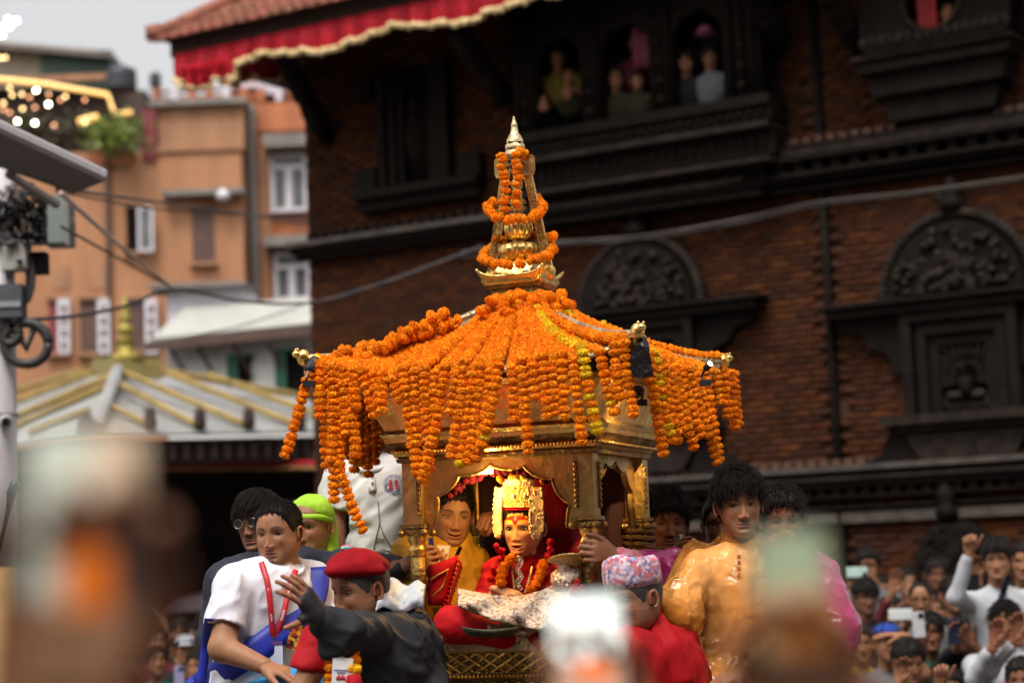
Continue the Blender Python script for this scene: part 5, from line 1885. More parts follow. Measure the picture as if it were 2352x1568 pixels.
class Head:
    def __init__(s, c, yaw=0, pitch=0, roll=0, size=1.0, skin=(.36, .19, .11), lo=False, jaw=1.0, wide=1.0, nose=1.0, smile=0.0, mopen=0.0,
                 eye=1.0, gaze=0.0, brow=1.0, beard=0.0, goatee=0.0, stache=0.0, lips=(.30, .10, .075), tika=0.0, paint=None, cheek=1.0, teeth=False, lid=0.0, kohl=0.0, ears=True):
        s.__dict__.update(locals())
        s.M = Matrix.Rotation(R(yaw), 3, 'Z') @ Matrix.Rotation(R(pitch), 3, 'X') @ Matrix.Rotation(R(roll), 3, 'Y')
        s.c = Vector(c)

    def W(s, z):
        w = np.interp(z, _zz, _WS) * s.wide
        return w * (1 + (s.jaw - 1) * np.clip((-.02 - z) / .06, 0, 1))

    def base(s, a, z, grow=0.0):
        w, f, b = s.W(z) + grow, np.interp(z, _zz, _FS) + grow, np.interp(z, _zz, _BS) + grow
        cy, hd = (f - b) / 2, (f + b) / 2
        n = 2 / 2.25
        x = w * np.sign(np.sin(a)) * np.abs(np.sin(a)) ** n
        y = cy + hd * np.sign(np.cos(a)) * np.abs(np.cos(a)) ** n
        return x, y

    def feat(s, x, z):
        ax = np.abs(x)
        d = 0
        nz = np.interp(z, [-.056, -.050, -.044, -.036, -.018, .004, .02], [0, .35, .92, 1, .55, .16, 0])
        nw = np.interp(z, [-.05, -.04, -.01, .01], [.0118, .0112, .0082, .0085])
        d = d + s.nose * .0195 * nz * np.exp(-(x / nw) ** 2)
        d = d + s.nose * .0095 * G(ax, z, .0125, -.0435, .0062, .0062)
        d = d - .0045 * G(ax, z, .0075, -.0525, .005, .003)
        d = d - .0105 * G(ax, z, .031, .002, .0175, .0115)
        d = d + .004 * G(ax, z, .030, .0185, .02, .007)
        d = d + .0045 * s.cheek * G(ax, z, .044, -.026, .02, .018)
        d = d - .003 * G(ax, z, .034, -.058, .014, .018)
        d = d + .006 * G(x, z, 0, -.1, .018, .013)
        d = d - .0035 * G(x, z, 0, -.0865, .02, .006)
        zc = -.0705 + s.smile * .008 * (x / .024) ** 2
        mw = .0245 + .004 * s.smile
        inm = np.clip(1 - (x / mw) ** 2, 0, 1)
        g = s.mopen * .012 * inm
        d = d + .0048 * np.exp(-((z - zc - .0045) / .0048) ** 2) * inm ** .6
        d = d + .0058 * np.exp(-((z - zc + .0065 + g) / .0055) ** 2) * inm ** .6
        d = d - .0045 * np.exp(-((z - zc) / .0016) ** 2) * inm ** .5
        if s.mopen > 0:
            d = d - .012 * np.clip(np.minimum(zc + .001 - z, z - zc + g) / .002, 0, 1) * (inm > .05)
        d = d - .003 * s.smile * G(ax, z, .034, -.055, .004, .018)
        return d

    def depth(s, x, z):
        w, f, b = s.W(z), np.interp(z, _zz, _FS), np.interp(z, _zz, _BS)
        cy, hd = (f - b) / 2, (f + b) / 2
        return cy + hd * (1 - np.clip(np.abs(x) / w, 0, 1) ** 2.25) ** (1 / 2.25) + s.feat(x, z)

    def world(s, x, f, z):
        p = np.stack([np.asarray(x), -np.asarray(f), np.asarray(z)], -1) * s.size
        return p @ np.array(s.M).T + np.array(s.c)

    def mesh(s):
        if s.lo:
            zr = np.concatenate([np.linspace(-.122, -.1, 4), np.linspace(-.1, .03, 40)[1:], np.linspace(.03, .114, 10)[1:]])
            na = 60
        else:
            zr = np.concatenate([np.linspace(-.122, -.1, 8), np.linspace(-.1, .035, 84)[1:], np.linspace(.035, .114, 22)[1:]])
            na = 128
        u = np.linspace(-1, 1, na, endpoint=False)
        a = math.pi * u * (.42 + .58 * u * u)
        A, Z = np.meshgrid(a, zr)
        x, y = s.base(A, Z)
        wgt = np.clip(np.cos(A) * 1.6, 0, 1)
        fy = s.feat(x, Z) * wgt
        y = y + fy
        # ---- pigment, with lip-crease and mouth shade painted in
        sk = np.array(s.skin)
        C = np.ones(A.shape + (3,)) * sk
        ax = np.abs(x)
        front = np.cos(A) > 0

        def paint(mask, col, k=1.0):
            m = (np.clip(mask, 0, 1) * k * front)[..., None]
            nonlocal C
            C = C * (1 - m) + np.array(col) * m
        paint(G(ax, Z, .042, -.03, .022, .02), sk * np.array([1.12, .88, .82]), .55)
        paint(G(x, Z, 0, -.042, .016, .012), sk * np.array([1.1, .85, .8]), .6)
        paint(G(ax, Z, .031, -.007, .018, .008), sk * np.array([.72, .66, .66]), .5)
        if s.beard: paint(np.clip((-.052 - Z) / .02, 0, 1) * np.clip((ax + .12 + Z) / .05, 0, 1), sk * .5, s.beard)
        if s.goatee: paint(np.clip(1 - (x / .017) ** 2, 0, 1) * np.clip((-.086 - Z) / .006, 0, 1) * 1.6, (.02, .015, .013), s.goatee)
        if s.stache: paint(np.clip(1.5 - 1.5 * (x / .027) ** 4, 0, 1) * np.exp(-((Z + .0585 + .1 * ax) / .0045) ** 4), (.02, .014, .012), s.stache)
        # brows
        zb = .0195 + .005 * (1 - ((ax - .034) / .02) ** 2)
        th = .0048 * s.brow * np.clip((.056 - ax) / .025, .15, 1)
        if s.brow: paint(np.exp(-((Z - zb) / th) ** 4) * np.clip((ax - .011) / .004, 0, 1) * np.clip((.055 - ax) / .004, 0, 1), (.02, .014, .012), .88)
        # lips
        zc = -.0705 + s.smile * .008 * (x / .024) ** 2
        mw = .0245 + .004 * s.smile
        inm = np.clip(1 - (x / mw) ** 2, 0, 1)
        g = s.mopen * .012 * inm
        up = .0082 * inm ** .7 * (1 - .25 * np.exp(-(x / .004) ** 2))
        dn = .0095 * inm ** .7 + g
        paint(np.clip(np.minimum(zc + up - Z, Z - zc + dn) / .0014 + .3, 0, 1) * (inm > 0), s.lips, .8)
        paint(np.exp(-((Z - zc) / .0013) ** 2) * (inm > .02), sk * .12, .85)  # dark parting line: crease shade painted between the lips
        if s.mopen:
            ins = np.clip(np.minimum(zc - Z, Z - zc + g) / .001 + .2, 0, 1) * (inm > .06)
            paint(ins, (.03, .01, .01), 1)  # shade inside the open mouth, painted as dark colour
            paint(ins * np.clip((Z - zc + g * .62) / .001, 0, 1), (.62, .56, .5), .95 if s.teeth else .5)
        if s.paint: s.paint(x, Z, paint)
        elif s.tika: paint(np.clip(1.6 - 1.6 * ((x / .0055) ** 2 + ((Z - .04) / .0065) ** 2), 0, 1), (.5, .03, .04), s.tika)
        if s.kohl: paint(np.exp(-(((ax - .033) / .022) ** 4 + ((Z - .0005 - .05 * np.clip(ax - .04, 0, 1)) / .0085) ** 4)), (.012, .008, .008), s.kohl)
        V = s.world(x, y, Z).reshape(-1, 3)
        nr, nc = A.shape
        i = np.arange(nr - 1)[:, None] * nc
        j = np.arange(nc)[None, :]
        j2 = (j + 1) % nc
        Q = np.stack([i + j, i + j2, i + nc + j2, i + nc + j], -1).reshape(-1, 4)
        parts = [(V, Q, C.reshape(-1, 3))]
        # ---- eyes and lids
        for sd in (-1, 1):
            xc = sd * .0315
            nu, nv = (13, 7) if s.lo else (25, 13)
            U, T = np.meshgrid(np.linspace(-1, 1, nu), np.linspace(-1, 1, nv))
            op = s.eye
            zu = .0068 * op * (1 - np.abs(U) ** 2.2) + .0012 * U * sd
            zl = -.0048 * op * (1 - U ** 2) + .0012 * U * sd
            zz = (zu + zl) / 2 + (zu - zl) / 2 * T
            xx = U * .0168
            d0 = float(s.depth(np.array([xc]), np.array([0.0]))[0])
            ff = d0 + .0042 - .5 * (xx ** 2) / .017 - .5 * zz ** 2 / .02 - np.abs(xx * sd) * 0
            gx = (xx - s.gaze * .006) / .0076
            gz = (zz - .0006) / .0076
            r2 = np.sqrt(gx ** 2 + gz ** 2)
            E = np.ones(U.shape + (3,)) * np.array((.46, .42, .39))
            E[np.abs(U) > .8] = (.35, .22, .19)
            E[r2 < 1.0] = (.022, .011, .007)
            E[r2 < .45] = (.004, .003, .003)
            E[(np.abs(gx + .25) < .16) & (np.abs(gz - .3) < .2)] = (.8, .8, .8)  # catchlight painted into the iris colour
            E[T > .8] = (.02, .012, .01)
            V2 = s.world(xc + xx, ff, zz).reshape(-1, 3)
            k = np.arange(nu * nv).reshape(nv, nu)
            Q2 = np.stack([k[:-1, :-1], k[:-1, 1:], k[1:, 1:], k[1:, :-1]], -1).reshape(-1, 4)
            parts.append((V2, Q2, E.reshape(-1, 3)))
            us = np.linspace(-1.08, 1.08, nu)
            for kind in (0, 1, 2):
                cu = np.clip(us, -1, 1)
                if kind == 0: zt, rad, colr = .0068 * op * (1 - np.abs(cu) ** 2.2) + .0012 * cu * sd + .0026, .0032, sk * .8
                elif kind == 1: zt, rad, colr = .0068 * op * (1 - np.abs(cu) ** 2.2) + .0012 * cu * sd + .0002, .0016 + .0008 * s.kohl, np.array((.012, .008, .007))
                else: zt, rad, colr = -.0048 * op * (1 - cu ** 2) + .0012 * cu * sd - .0016, .0019, sk * (.84 if not s.kohl else .12)
                if kind == 0 and s.kohl: colr = sk * .35
                xs = us * .0172
                fs = d0 + .0042 - .5 * xs ** 2 / .017 - .0006 + (.0012 if kind == 1 else 0)
                mb = MB()
                W_ = s.world(xc + xs, fs, zt)
                mb.tube([Vector(p) for p in W_], [rad * s.size * (1 - .5 * abs(t) ** 3) for t in us], 6, cap=False)
                parts.append((np.array([tuple(p) for p in mb.v]), np.array(mb.f), colr))
        # ---- ears
        if s.ears:
            for sd in (-1, 1):
                mb = MB()
                we = float(s.W(np.array([-.005]))[()] if np.ndim(s.W(np.array([-.005]))) == 0 else s.W(np.array([-.005]))[0])
                Me = Matrix.Rotation(R(sd * -20), 3, 'Z')
                pts = []
                for t in np.linspace(-.5, 5.2, 16):
                    q = Me @ Vector((sd * .004, .003 + .0145 * math.cos(t) * -1 * .85, .025 * math.sin(t) if math.sin(t) > 0 else .026 * math.sin(t)))
                    pts.append((sd * (we + .003) + q.x + sd * .004 * math.sin(t * .5), .0 - q.y, -.004 + q.z))
                W_ = s.world([p[0] for p in pts], [p[1] for p in pts], [p[2] for p in pts])
                mb.tube([Vector(p) for p in W_], .0048 * s.size, 6, cap=False)
                parts.append((np.array([tuple(p) for p in mb.v]), np.array(mb.f), sk * np.array([1.08, .9, .85])))
                mb = MB()
                mb.ball((0, 0, 0), (.005, .0125, .024), 10, 8)
                q = np.array([tuple(p) for p in mb.v])
                q = q @ np.array(Me).T
                W_ = s.world(q[:, 0] + sd * (we + .002), -q[:, 1] - .003, q[:, 2] - .004)
                parts.append((W_, np.array(mb.f), sk * np.array([.9, .72, .68])))
        return merge(parts)

    # ---------------------------------------------------------------- hair
    def hairline(s, a, front, side, back, temple=.03):
        aa = np.abs(a)
        return np.interp(aa, [0, .45, .8, 1.05, 1.2, 1.3, 1.42, 1.75, 1.95, 2.3, math.pi], [front, front - .004, temple, side + .01, side - .012, side - .008, .016, .018, -.03, back, back])

    def hair(s, front=.058, side=.0, back=-.06, thick=.012, thick_top=None, n=2000, L=.03, curl=.3, fwd=0.0, seed=0, temple=.03, wid=.0014, droop=.4, spread=.5, part=0.0, lift=.12, hmat=None, cap_noise=.35):
        r = np.random.default_rng(seed)
        tt = thick_top or thick
        nc, nr = (64, 14) if s.lo else (110, 26)
        a = np.linspace(-math.pi, math.pi, nc, endpoint=False)
        zl = s.hairline(a, front, side, back, temple) + .0025 * np.sin(a * 23) + .002 * np.sin(a * 41 + 1)
        T = np.linspace(0, 1, nr)[:, None]
        z = zl[None, :] + (.1139 - zl[None, :]) * (1 - (1 - T) ** 1.6)
        A = np.broadcast_to(a, z.shape)
        q = np.clip((z - .03) / .06, 0, 1)
        off = thick * (1 - q) + tt * q
        off = off * np.clip(T * 5, -.1, 1) ** .6
        P0 = np.stack([np.cos(A) * 40, np.sin(A) * 40, z * 60], -1)
        off = off * (1 + cap_noise * vnoise(P0 * np.array([.35, .35, .12]), 1, seed) + .5 * cap_noise * vnoise(P0 * np.array([1.0, 1.0, .2]), 1, seed + 1))
        off[0] = -.003
        x, y = s.base(A, z, 0)
        x2, y2 = s.base(A, np.minimum(z, .1139), .0)
        rr = np.sqrt(x ** 2 + y ** 2) + 1e-6
        up = np.clip((z - .05) / .06, 0, 1)
        xx = x + x / rr * off * (1 - .75 * up)
        yy = y + y / rr * off * (1 - .75 * up)
        zz = z + off * up
        V = s.world(xx, yy, zz).reshape(-1, 3)
        i = np.arange(nr - 1)[:, None] * nc
        j = np.arange(nc)[None, :]
        j2 = (j + 1) % nc
        Q = np.stack([i + j, i + j2, i + nc + j2, i + nc + j], -1).reshape(-1, 4)
        topc = s.world(0, 0, .114 + tt)
        V = np.concatenate([V, topc[None]])
        last = (nr - 1) * nc
        Qt = np.stack([last + np.arange(nc), last + (np.arange(nc) + 1) % nc, np.full(nc, len(V) - 1), np.full(nc, len(V) - 1)], 1)
        # degenerate quads would shade badly: keep as thin quads with a tiny split
        Q = np.concatenate([Q, Qt])
        parts = [(V, Q, (1, 1, 1))]
        if n:
            ia, it = r.integers(0, nc, n), np.minimum((r.random(n) ** .8 * nr).astype(int), nr - 1)
            rx, ry, rz = xx[it, ia] * .96, yy[it, ia] * .96, zz[it, ia] - .002
            nx, ny, nzv = x[it, ia], y[it, ia], (zz[it, ia] - .02)
            nn = np.sqrt(nx ** 2 + ny ** 2 + nzv ** 2) + 1e-6
            N_ = np.stack([nx, ny, nzv], -1) / nn[:, None]
            cr = np.stack([np.full(n, part) - 0 * rx, np.full(n, -.03), np.full(n, .11)], -1)
            D = np.stack([rx, ry, rz], -1) - cr
            D[:, 1] += fwd * .1
            D += r.normal(0, spread * .03, D.shape)
            D -= N_ * (D * N_).sum(-1)[:, None]
            D /= np.linalg.norm(D, axis=1)[:, None] + 1e-9
            Ls = L * r.uniform(.55, 1.2, n)
            side_ = np.cross(D, N_)
            ph, am = r.uniform(0, 6.28, n), r.uniform(.3, 1, n) * curl
            seg = 5
            pts = []
            for k in range(seg + 1):
                t = k / seg
                p = np.stack([rx, ry, rz], -1) + D * (Ls * t)[:, None] + N_ * (Ls * (lift * math.sin(t * 2.4) - droop * .25 * t * t))[:, None]
                p += side_ * (Ls * am * .35 * np.sin(ph + t * 4) * t)[:, None]
                p[:, 2] -= Ls * droop * t * t * .5
                pts.append(p)
            pts = np.stack(pts, 1)
            rad = wid * np.array([1, 1.15, 1.1, .9, .6, .12])
            vs = []
            for k in range(seg + 1):
                for m in range(4):
                    w = 2 * math.pi * m / 4
                    vs.append(pts[:, k] + (N_ * math.cos(w) * .6 + side_ * math.sin(w)) * rad[k])
            VS = np.stack(vs, 1).reshape(-1, 3)
            VS = s.world(VS[:, 0], VS[:, 1], VS[:, 2])
            b = np.arange(n)[:, None, None] * (seg + 1) * 4
            kk = np.arange(seg)[None, :, None] * 4
            mm = np.arange(4)[None, None, :]
            m2 = (mm + 1) % 4
            QS = np.stack([b + kk + mm, b + kk + m2, b + kk + 4 + m2, b + kk + 4 + mm], -1).reshape(-1, 4)
            parts.append((VS, QS, (1, 1, 1)))
        return merge(parts)


def hand_mesh(w, d, n, t, curls=(.3, .35, .2), thumb=(.75, .3), size=1.0, h=.0045, spread=.12, per=None):
    """w wrist, d towards the fingers, n where the palm faces, t thumb side"""
    w, d = v3(w), v3(d); d = d / np.linalg.norm(d)
    n = v3(n); n = n - d * n.dot(d); n /= np.linalg.norm(n)
    t0 = v3(t)
    t = np.cross(n, d); t = t if t.dot(t0) > 0 else -t
    S = SDF(h * size)
    z = size
    S.cap(w - d * .035 * z, w + d * .012 * z, .025 * z, .026 * z, k=.01, flat=(n, .72))
    S.cap(w + d * .02 * z + t * .012 * z, w + d * .074 * z + t * .019 * z, .023 * z, .021 * z, k=.012, flat=(n, .6))
    S.cap(w + d * .02 * z - t * .010 * z, w + d * .07 * z - t * .020 * z, .022 * z, .018 * z, k=.012, flat=(n, .6))
    S.cap(w + d * .05 * z, w + d * .078 * z, .022 * z, .02 * z, k=.012, flat=(n, .55))
    bx, by, ls = (.086, .092, .088, .078), (.030, .010, -.0105, -.0295), (.95, 1.05, .99, .8)
    tips = []
    for i in range(4):
        p = w + d * bx[i] * z + t * by[i] * z
        c = per[i] if per else curls
        ang = 0
        sp = spread * (1.5 - i) / 1.5
        rads = (.0097, .0088, .0079, .0066)
        for j, L in enumerate((.043, .027, .021)):
            ang += c[j]
            dv = (d * math.cos(sp) + t * math.sin(sp))
            dv = dv * math.cos(ang) + n * math.sin(ang)
            q = p + dv * L * ls[i] * z
            S.cap(p, q, rads[j] * z * (.9 if i == 3 else 1), rads[j + 1] * z * (.9 if i == 3 else 1), k=.0025 if j == 0 else .003)
            p = q
        tips.append(p)
    p = w + d * .026 * z + t * .026 * z + n * .006 * z
    al, cu = thumb
    for j, (L, ra, rb) in enumerate(((.040, .0165, .0115), (.032, .0112, .0098), (.026, .0097, .0076))):
        a_ = al - cu * j * .7
        dv = d * math.cos(a_) + t * math.sin(a_) + n * (.25 + cu * j * .6)
        dv /= np.linalg.norm(dv)
        q = p + dv * L * z
        S.cap(p, q, ra * z, rb * z, k=.006 if j == 0 else .003)
        p = q
    return S.mesh()


class Person:
    def __init__(s, label, base, skin=(.36, .19, .11), group=None, name='person'):
        s.root = empty(name, base, label, 'person', group)
        s.skin, s.parts, s.off = skin, [], np.array(base)
        s.bvh = {}

    def head(s, c, hair=None, **k):
        k.setdefault('skin', s.skin)
        s.H = Head(c, **k)
        s.parts.append(s.H.mesh())
        if hair is not None:
            hm = hair.pop('hmat', None) or M_HAIR
            V, Q, _ = s.H.hair(**hair)
            obj('hair', mesh_np('hair', V - s.off, Q), hm, s.root)
        return s.H

    def flesh(s, S, tone=1.0):
        V, Q = S.mesh()
        c = np.array(s.skin) * tone * (1 + .06 * vnoise(V, 25, 3)[:, None])
        s.parts.append((V, Q, c))

    def hand(s, *a, **k):
        V, Q = hand_mesh(*a, **k)
        s.parts.append((V, Q, np.array(s.skin) * np.array([1.03, .97, .95])))

    def cloth(s, name, S, matl, wr=.006, wscale=9.0, seed=0, fine=.002, dirn=None, ridged=False, cols=None, label=None, extra=None):
        def disp(V, N):
            q = V.copy()
            if dirn is not None:
                d = v3(dirn); d /= np.linalg.norm(d)
                q = q - (q @ d)[:, None] * d * .84
            q = q + .04 * np.stack([vnoise(V, 6, seed + 5), vnoise(V, 6, seed + 6), vnoise(V, 6, seed + 7)], -1)
            n1, n2 = vnoise(q, wscale, seed), vnoise(q, wscale * 2.3, seed + 1)
            if ridged:
                n1, n2 = 1 - 2 * np.abs(n1) ** .7, 1 - 2 * np.abs(n2) ** .7
            elif fine:
                n1, n2 = .45 * n1 + .9 * (.6 - 1.8 * np.abs(n1)), .3 * n2 + .9 * (.6 - 1.8 * np.abs(n2))
            return wr * n1 + wr * .5 * n2 + fine * vnoise(V, 45, seed + 2)
        V, Q = S.mesh(disp=disp)
        s.bvh[name] = BVHTree.FromPolygons([tuple(p) for p in V], Q.tolist())
        o = obj(name, mesh_np(name, V - s.off, Q, cols=None if cols is None else cols(V)), matl, s.root)
        if label: o['label'] = label
        return o

    def add(s, name, mb, matl, smooth=True, solid=0.0, parent=None, label=None):
        return mb.build(name, matl, parent or s.root, smooth=smooth, solid=solid, label=label)

    def on(s, name, px, py, lift=.006, dflt=7.0):
        v = (P(px, py, 5) - CAMP).normalized()
        best = None
        for nm in ([name] if isinstance(name, str) else name):
            h = s.bvh[nm].ray_cast(CAMP, v)
            if h[0] is not None and (best is None or h[3] < best[1]): best = (h[0], h[3])
        if best is None: return P(px, py, dflt)
        return best[0] - v * lift

    def ribbon(s, name, on, pts, width, matl, lift=.006, n=6, thick=.002, parent=None, dflt=7.0):
        """strip laid on the cloth along photo points; width in metres"""
        P3 = []
        for i in range(len(pts) - 1):
            for k in range(n):
                t = k / n
                P3.append((pts[i][0] + (pts[i + 1][0] - pts[i][0]) * t, pts[i][1] + (pts[i + 1][1] - pts[i][1]) * t))
        P3.append(pts[-1])
        W = [s.on(on, *p, lift=lift, dflt=dflt) for p in P3]
        Ws = [sum((W[j] for j in range(max(0, i - 2), min(len(W), i + 3))), Vector()) / (min(len(W), i + 3) - max(0, i - 2)) for i in range(len(W))]
        Ws[0], Ws[-1] = W[0], W[-1]
        rows = []
        for i, p in enumerate(Ws):
            tg = (Ws[min(i + 1, len(Ws) - 1)] - Ws[max(i - 1, 0)]).normalized()
            vw = (p - CAMP).normalized()
            sd = tg.cross(vw).normalized()
            ww = width(i / (len(Ws) - 1)) if callable(width) else width
            rows.append([p + sd * (ww * q) + vw * (.004 * (abs(q) > .3)) for q in (-.5, -.2, .2, .5)])
        mb = MB(); mb.grid(rows)
        mb.build(name, matl, parent or s.root, smooth=True, solid=thick)
        return Ws

    def done(s):
        V, Q, C = merge(s.parts)
        me = mesh_np('body', V - s.off, Q, cols=C)
        return obj('body', me, M_SKIN, s.root)


def torso(S, shl, shr, pel, w=.155, dep=.62, neck=None, k=.05, grow=0.0, sh=.058, belly=0.0):
    shl, shr, pel = v3(shl), v3(shr), v3(pel)
    mid = (shl + shr) / 2
    lat = shr - shl; lat /= np.linalg.norm(lat)
    up = mid - pel; up /= np.linalg.norm(up)
    fr = np.cross(lat, up); fr /= np.linalg.norm(fr)
    if fr[1] > 0: fr = -fr
    sw = np.linalg.norm(shr - shl)
    S.cap(shl, shr, sh + grow, k=k)
    ch = mid - up * .10
    S.cap(ch - lat * sw * .16, ch + lat * sw * .16, w * .80 + grow, k=k, flat=(fr, dep))
    S.cap(ch, pel, w * .98 + grow, w * .93 + grow + belly, k=k, flat=(fr, dep + .08))
    if neck is not None:
        nk = v3(neck)
        for q in (shl, shr):
            S.cap(nk, mid + (q - mid) * .62, .042 + grow, .046 + grow, k=.04)
    return fr, up, lat


def strip_text(body, size, matl, M, loc, parent, name='lettering'):
    cu = bpy.data.curves.new(name, 'FONT')
    cu.body = body
    cu.size = size
    cu.extrude = .0004
    cu.align_x = 'CENTER'
    cu.align_y = 'CENTER'
    o = bpy.data.objects.new(name, cu)
    COL.objects.link(o)
    dg = bpy.context.evaluated_depsgraph_get()
    me = bpy.data.meshes.new_from_object(o.evaluated_get(dg))
    bpy.data.objects.remove(o)
    me.materials.clear()
    me.materials.append(matl)
    t = bpy.data.objects.new(name, me)
    COL.objects.link(t)
    t.parent = parent
    t.location = Vector(loc) - Vector(origin(parent))
    t.rotation_euler = M.to_euler()
    return t
# ================================================================== CAST ON AND AROUND THE CHARIOT
def plastic(name, col, col2, clear, tint, rough=.18, bump=.8, bscale=9):
    if name in MATS: return MATS[name]
    m = mat(name, col, col2, rough=rough, scale=7, bump=bump, bscale=bscale, spec=.6, ridge=bscale, rdist=.009)
    nt = m.node_tree
    N, L = nt.nodes, nt.links
    b, out = N['Principled BSDF'], N['Material Output']
    t = N.new('ShaderNodeBsdfTransparent'); t.inputs[0].default_value = (*tint, 1)
    mx = N.new('ShaderNodeMixShader'); mx.inputs[0].default_value = clear
    if clear > .3:      # film doubles up in places and clears in others
        nz = N.new('ShaderNodeTexNoise'); nz.inputs['Scale'].default_value = 6; nz.inputs['Detail'].default_value = 5
        mr = N.new('ShaderNodeMapRange'); mr.inputs['From Min'].default_value = .38; mr.inputs['From Max'].default_value = .62
        mr.inputs['To Min'].default_value = clear - .3; mr.inputs['To Max'].default_value = clear + .1
        tcn = N.new('ShaderNodeTexCoord'); L.new(tcn.outputs['Object'], nz.inputs['Vector']); L.new(nz.outputs['Fac'], mr.inputs['Value']); L.new(mr.outputs[0], mx.inputs[0])
    tr = N.new('ShaderNodeBsdfTranslucent'); tr.inputs[0].default_value = (*col, 1)
    m2 = N.new('ShaderNodeMixShader'); m2.inputs[0].default_value = .25
    L.new(b.outputs[0], m2.inputs[1]); L.new(tr.outputs[0], m2.inputs[2])
    L.new(m2.outputs[0], mx.inputs[1]); L.new(t.outputs[0], mx.inputs[2])
    gl_ = N.new('ShaderNodeBsdfGlossy'); gl_.inputs['Roughness'].default_value = .16
    lw = N.new('ShaderNodeLayerWeight'); lw.inputs['Blend'].default_value = .19
    bpn = [n for n in N if n.type == 'BUMP'][0]
    L.new(bpn.outputs[0], gl_.inputs['Normal']); L.new(bpn.outputs[0], lw.inputs['Normal'])
    m3 = N.new('ShaderNodeMixShader'); L.new(lw.outputs['Fresnel'], m3.inputs[0]); L.new(mx.outputs[0], m3.inputs[1]); L.new(gl_.outputs[0], m3.inputs[2])
    L.new(m3.outputs[0], out.inputs['Surface'])
    return m


def pattern(name, cols, scale, rough=.8, bump=.2):
    """small printed pattern: cells of several colours"""
    if name in MATS: return MATS[name]
    m = mat(name, cols[0], cols[1], rough=rough, scale=scale, bump=bump, bscale=scale * 3)
    nt = m.node_tree
    N, L = nt.nodes, nt.links
    b = N['Principled BSDF']
    tc = N.new('ShaderNodeTexCoord')
    vo = N.new('ShaderNodeTexVoronoi'); vo.inputs['Scale'].default_value = scale
    sp_ = N.new('ShaderNodeSeparateColor')
    rp = N.new('ShaderNodeValToRGB'); rp.color_ramp.interpolation = 'CONSTANT'
    for i, c in enumerate(cols):
        e = rp.color_ramp.elements[i] if i < 2 else rp.color_ramp.elements.new(i / len(cols))
        e.position = i / len(cols); e.color = (*c, 1)
    L.new(tc.outputs['Object'], vo.inputs['Vector']); L.new(vo.outputs['Color'], sp_.inputs[0]); L.new(sp_.outputs[0], rp.inputs[0])
    L.new(rp.outputs[0], b.inputs['Base Color'])
    return m


M_TEE = mat('white_cotton', (0.70, 0.68, 0.73), (0.62, 0.60, 0.66), rough=.85, scale=10, bump=.55, ridge=7, spec=.15)
M_NAVY = mat('black_navy_jacket', (0.014, 0.015, 0.024), (0.022, 0.023, 0.034), rough=.6, scale=8, bump=.6, ridge=8, spec=.2)
M_LIME = mat('lime_green_cloth', (0.36, 0.60, 0.04), (0.28, 0.5, 0.03), rough=.65, scale=10, bump=.6, ridge=13, spec=.2)
M_RAIN = mat('dark_grey_raincoat', (0.026, 0.026, 0.030), (0.017, 0.017, 0.020), rough=.6, scale=9, bump=.8, ridge=8, rdist=.016, spec=.15)
M_BERET = mat('red_felt', (0.27, 0.003, 0.007), (0.2, 0.002, 0.005), rough=.85, scale=30, spec=.15)
M_ROBE = mat('red_robe', (0.36, 0.004, 0.008), (0.26, 0.003, 0.006), rough=.7, scale=8, spec=.15, bump=.6, ridge=6)
M_BLUE = mat('royal_blue_sash', (0.012, 0.025, 0.34), (0.009, 0.018, 0.25), rough=.55, scale=10)
M_TEAL = mat('teal_trousers', (0.02, 0.22, 0.42), (0.015, 0.17, 0.34), rough=.8, scale=10)
M_RIBR = mat('red_lanyard', (0.55, 0.012, 0.025), rough=.5)
M_PRINT = mat('white_print', (0.8, 0.78, 0.76), rough=.6)
M_CARD = mat('white_card', (0.62, 0.62, 0.70), rough=.35)
M_YEL = mat('mustard_jacket', (0.50, 0.26, 0.018), (0.42, 0.21, 0.014), rough=.55, scale=9, bump=.6, ridge=9, spec=.25)
M_MAG = plastic('magenta_plastic', (0.50, 0.012, 0.16), (0.62, 0.03, 0.24), .12, (1, .3, .5))
M_ORP = plastic('orange_plastic_film', (0.95, 0.34, 0.03), (0.95, 0.46, 0.1), .82, (1, .74, .42), rough=.2, bump=.9, bscale=24)
M_GLOVE = mat('black_glove', (0.014, 0.012, 0.012), rough=.7)


def arm_flesh(S, a, b, c, r=(.046, .036, .026), k=.02):
    S.cap(a, b, r[0], r[1], k=k); S.cap(b, c, r[1] * 1.05, r[2], k=k)


# ---------------------------------------------------------------- 1 man in the white T-shirt
d = 7.15
p = Person('man in white T-shirt with blue sash, red lanyard and red forehead mark, seated at left', P(600, 1900, d), skin=(.40, .212, .128))
H = p.head(P(641, 1226, d), yaw=-20, pitch=2, roll=-2, size=.94, gaze=.55, eye=.8, jaw=1.06, wide=1.02, nose=1.05, goatee=.75, stache=.25, tika=.75, beard=.12, lips=(.26, .10, .08), brow=.95, cheek=1.2,
           hair=dict(front=.076, side=.008, back=-.05, thick=.003, thick_top=.012, n=2600, L=.012, fwd=-.3, seed=2, spread=1.6, lift=.45, droop=-.1, wid=.001, temple=.05))
shl, shr, pel = P(540, 1338, 7.02), P(716, 1332, 7.28), P(575, 1620, 7.15)
S = SDF(.0075)
S.cap(P(647, 1262, d + .03), P(646, 1330, d + .02), .056, .062)
elb, wri = P(510, 1488, 6.92), P(607, 1528, 6.84)
arm_flesh(S, P(532, 1365, 7.0), elb, wri, (.05, .043, .028))
elr, wrr = P(765, 1460, 7.2), P(720, 1540, 7.05)
arm_flesh(S, P(718, 1360, 7.28), elr, wrr, (.05, .042, .028))
p.flesh(S)
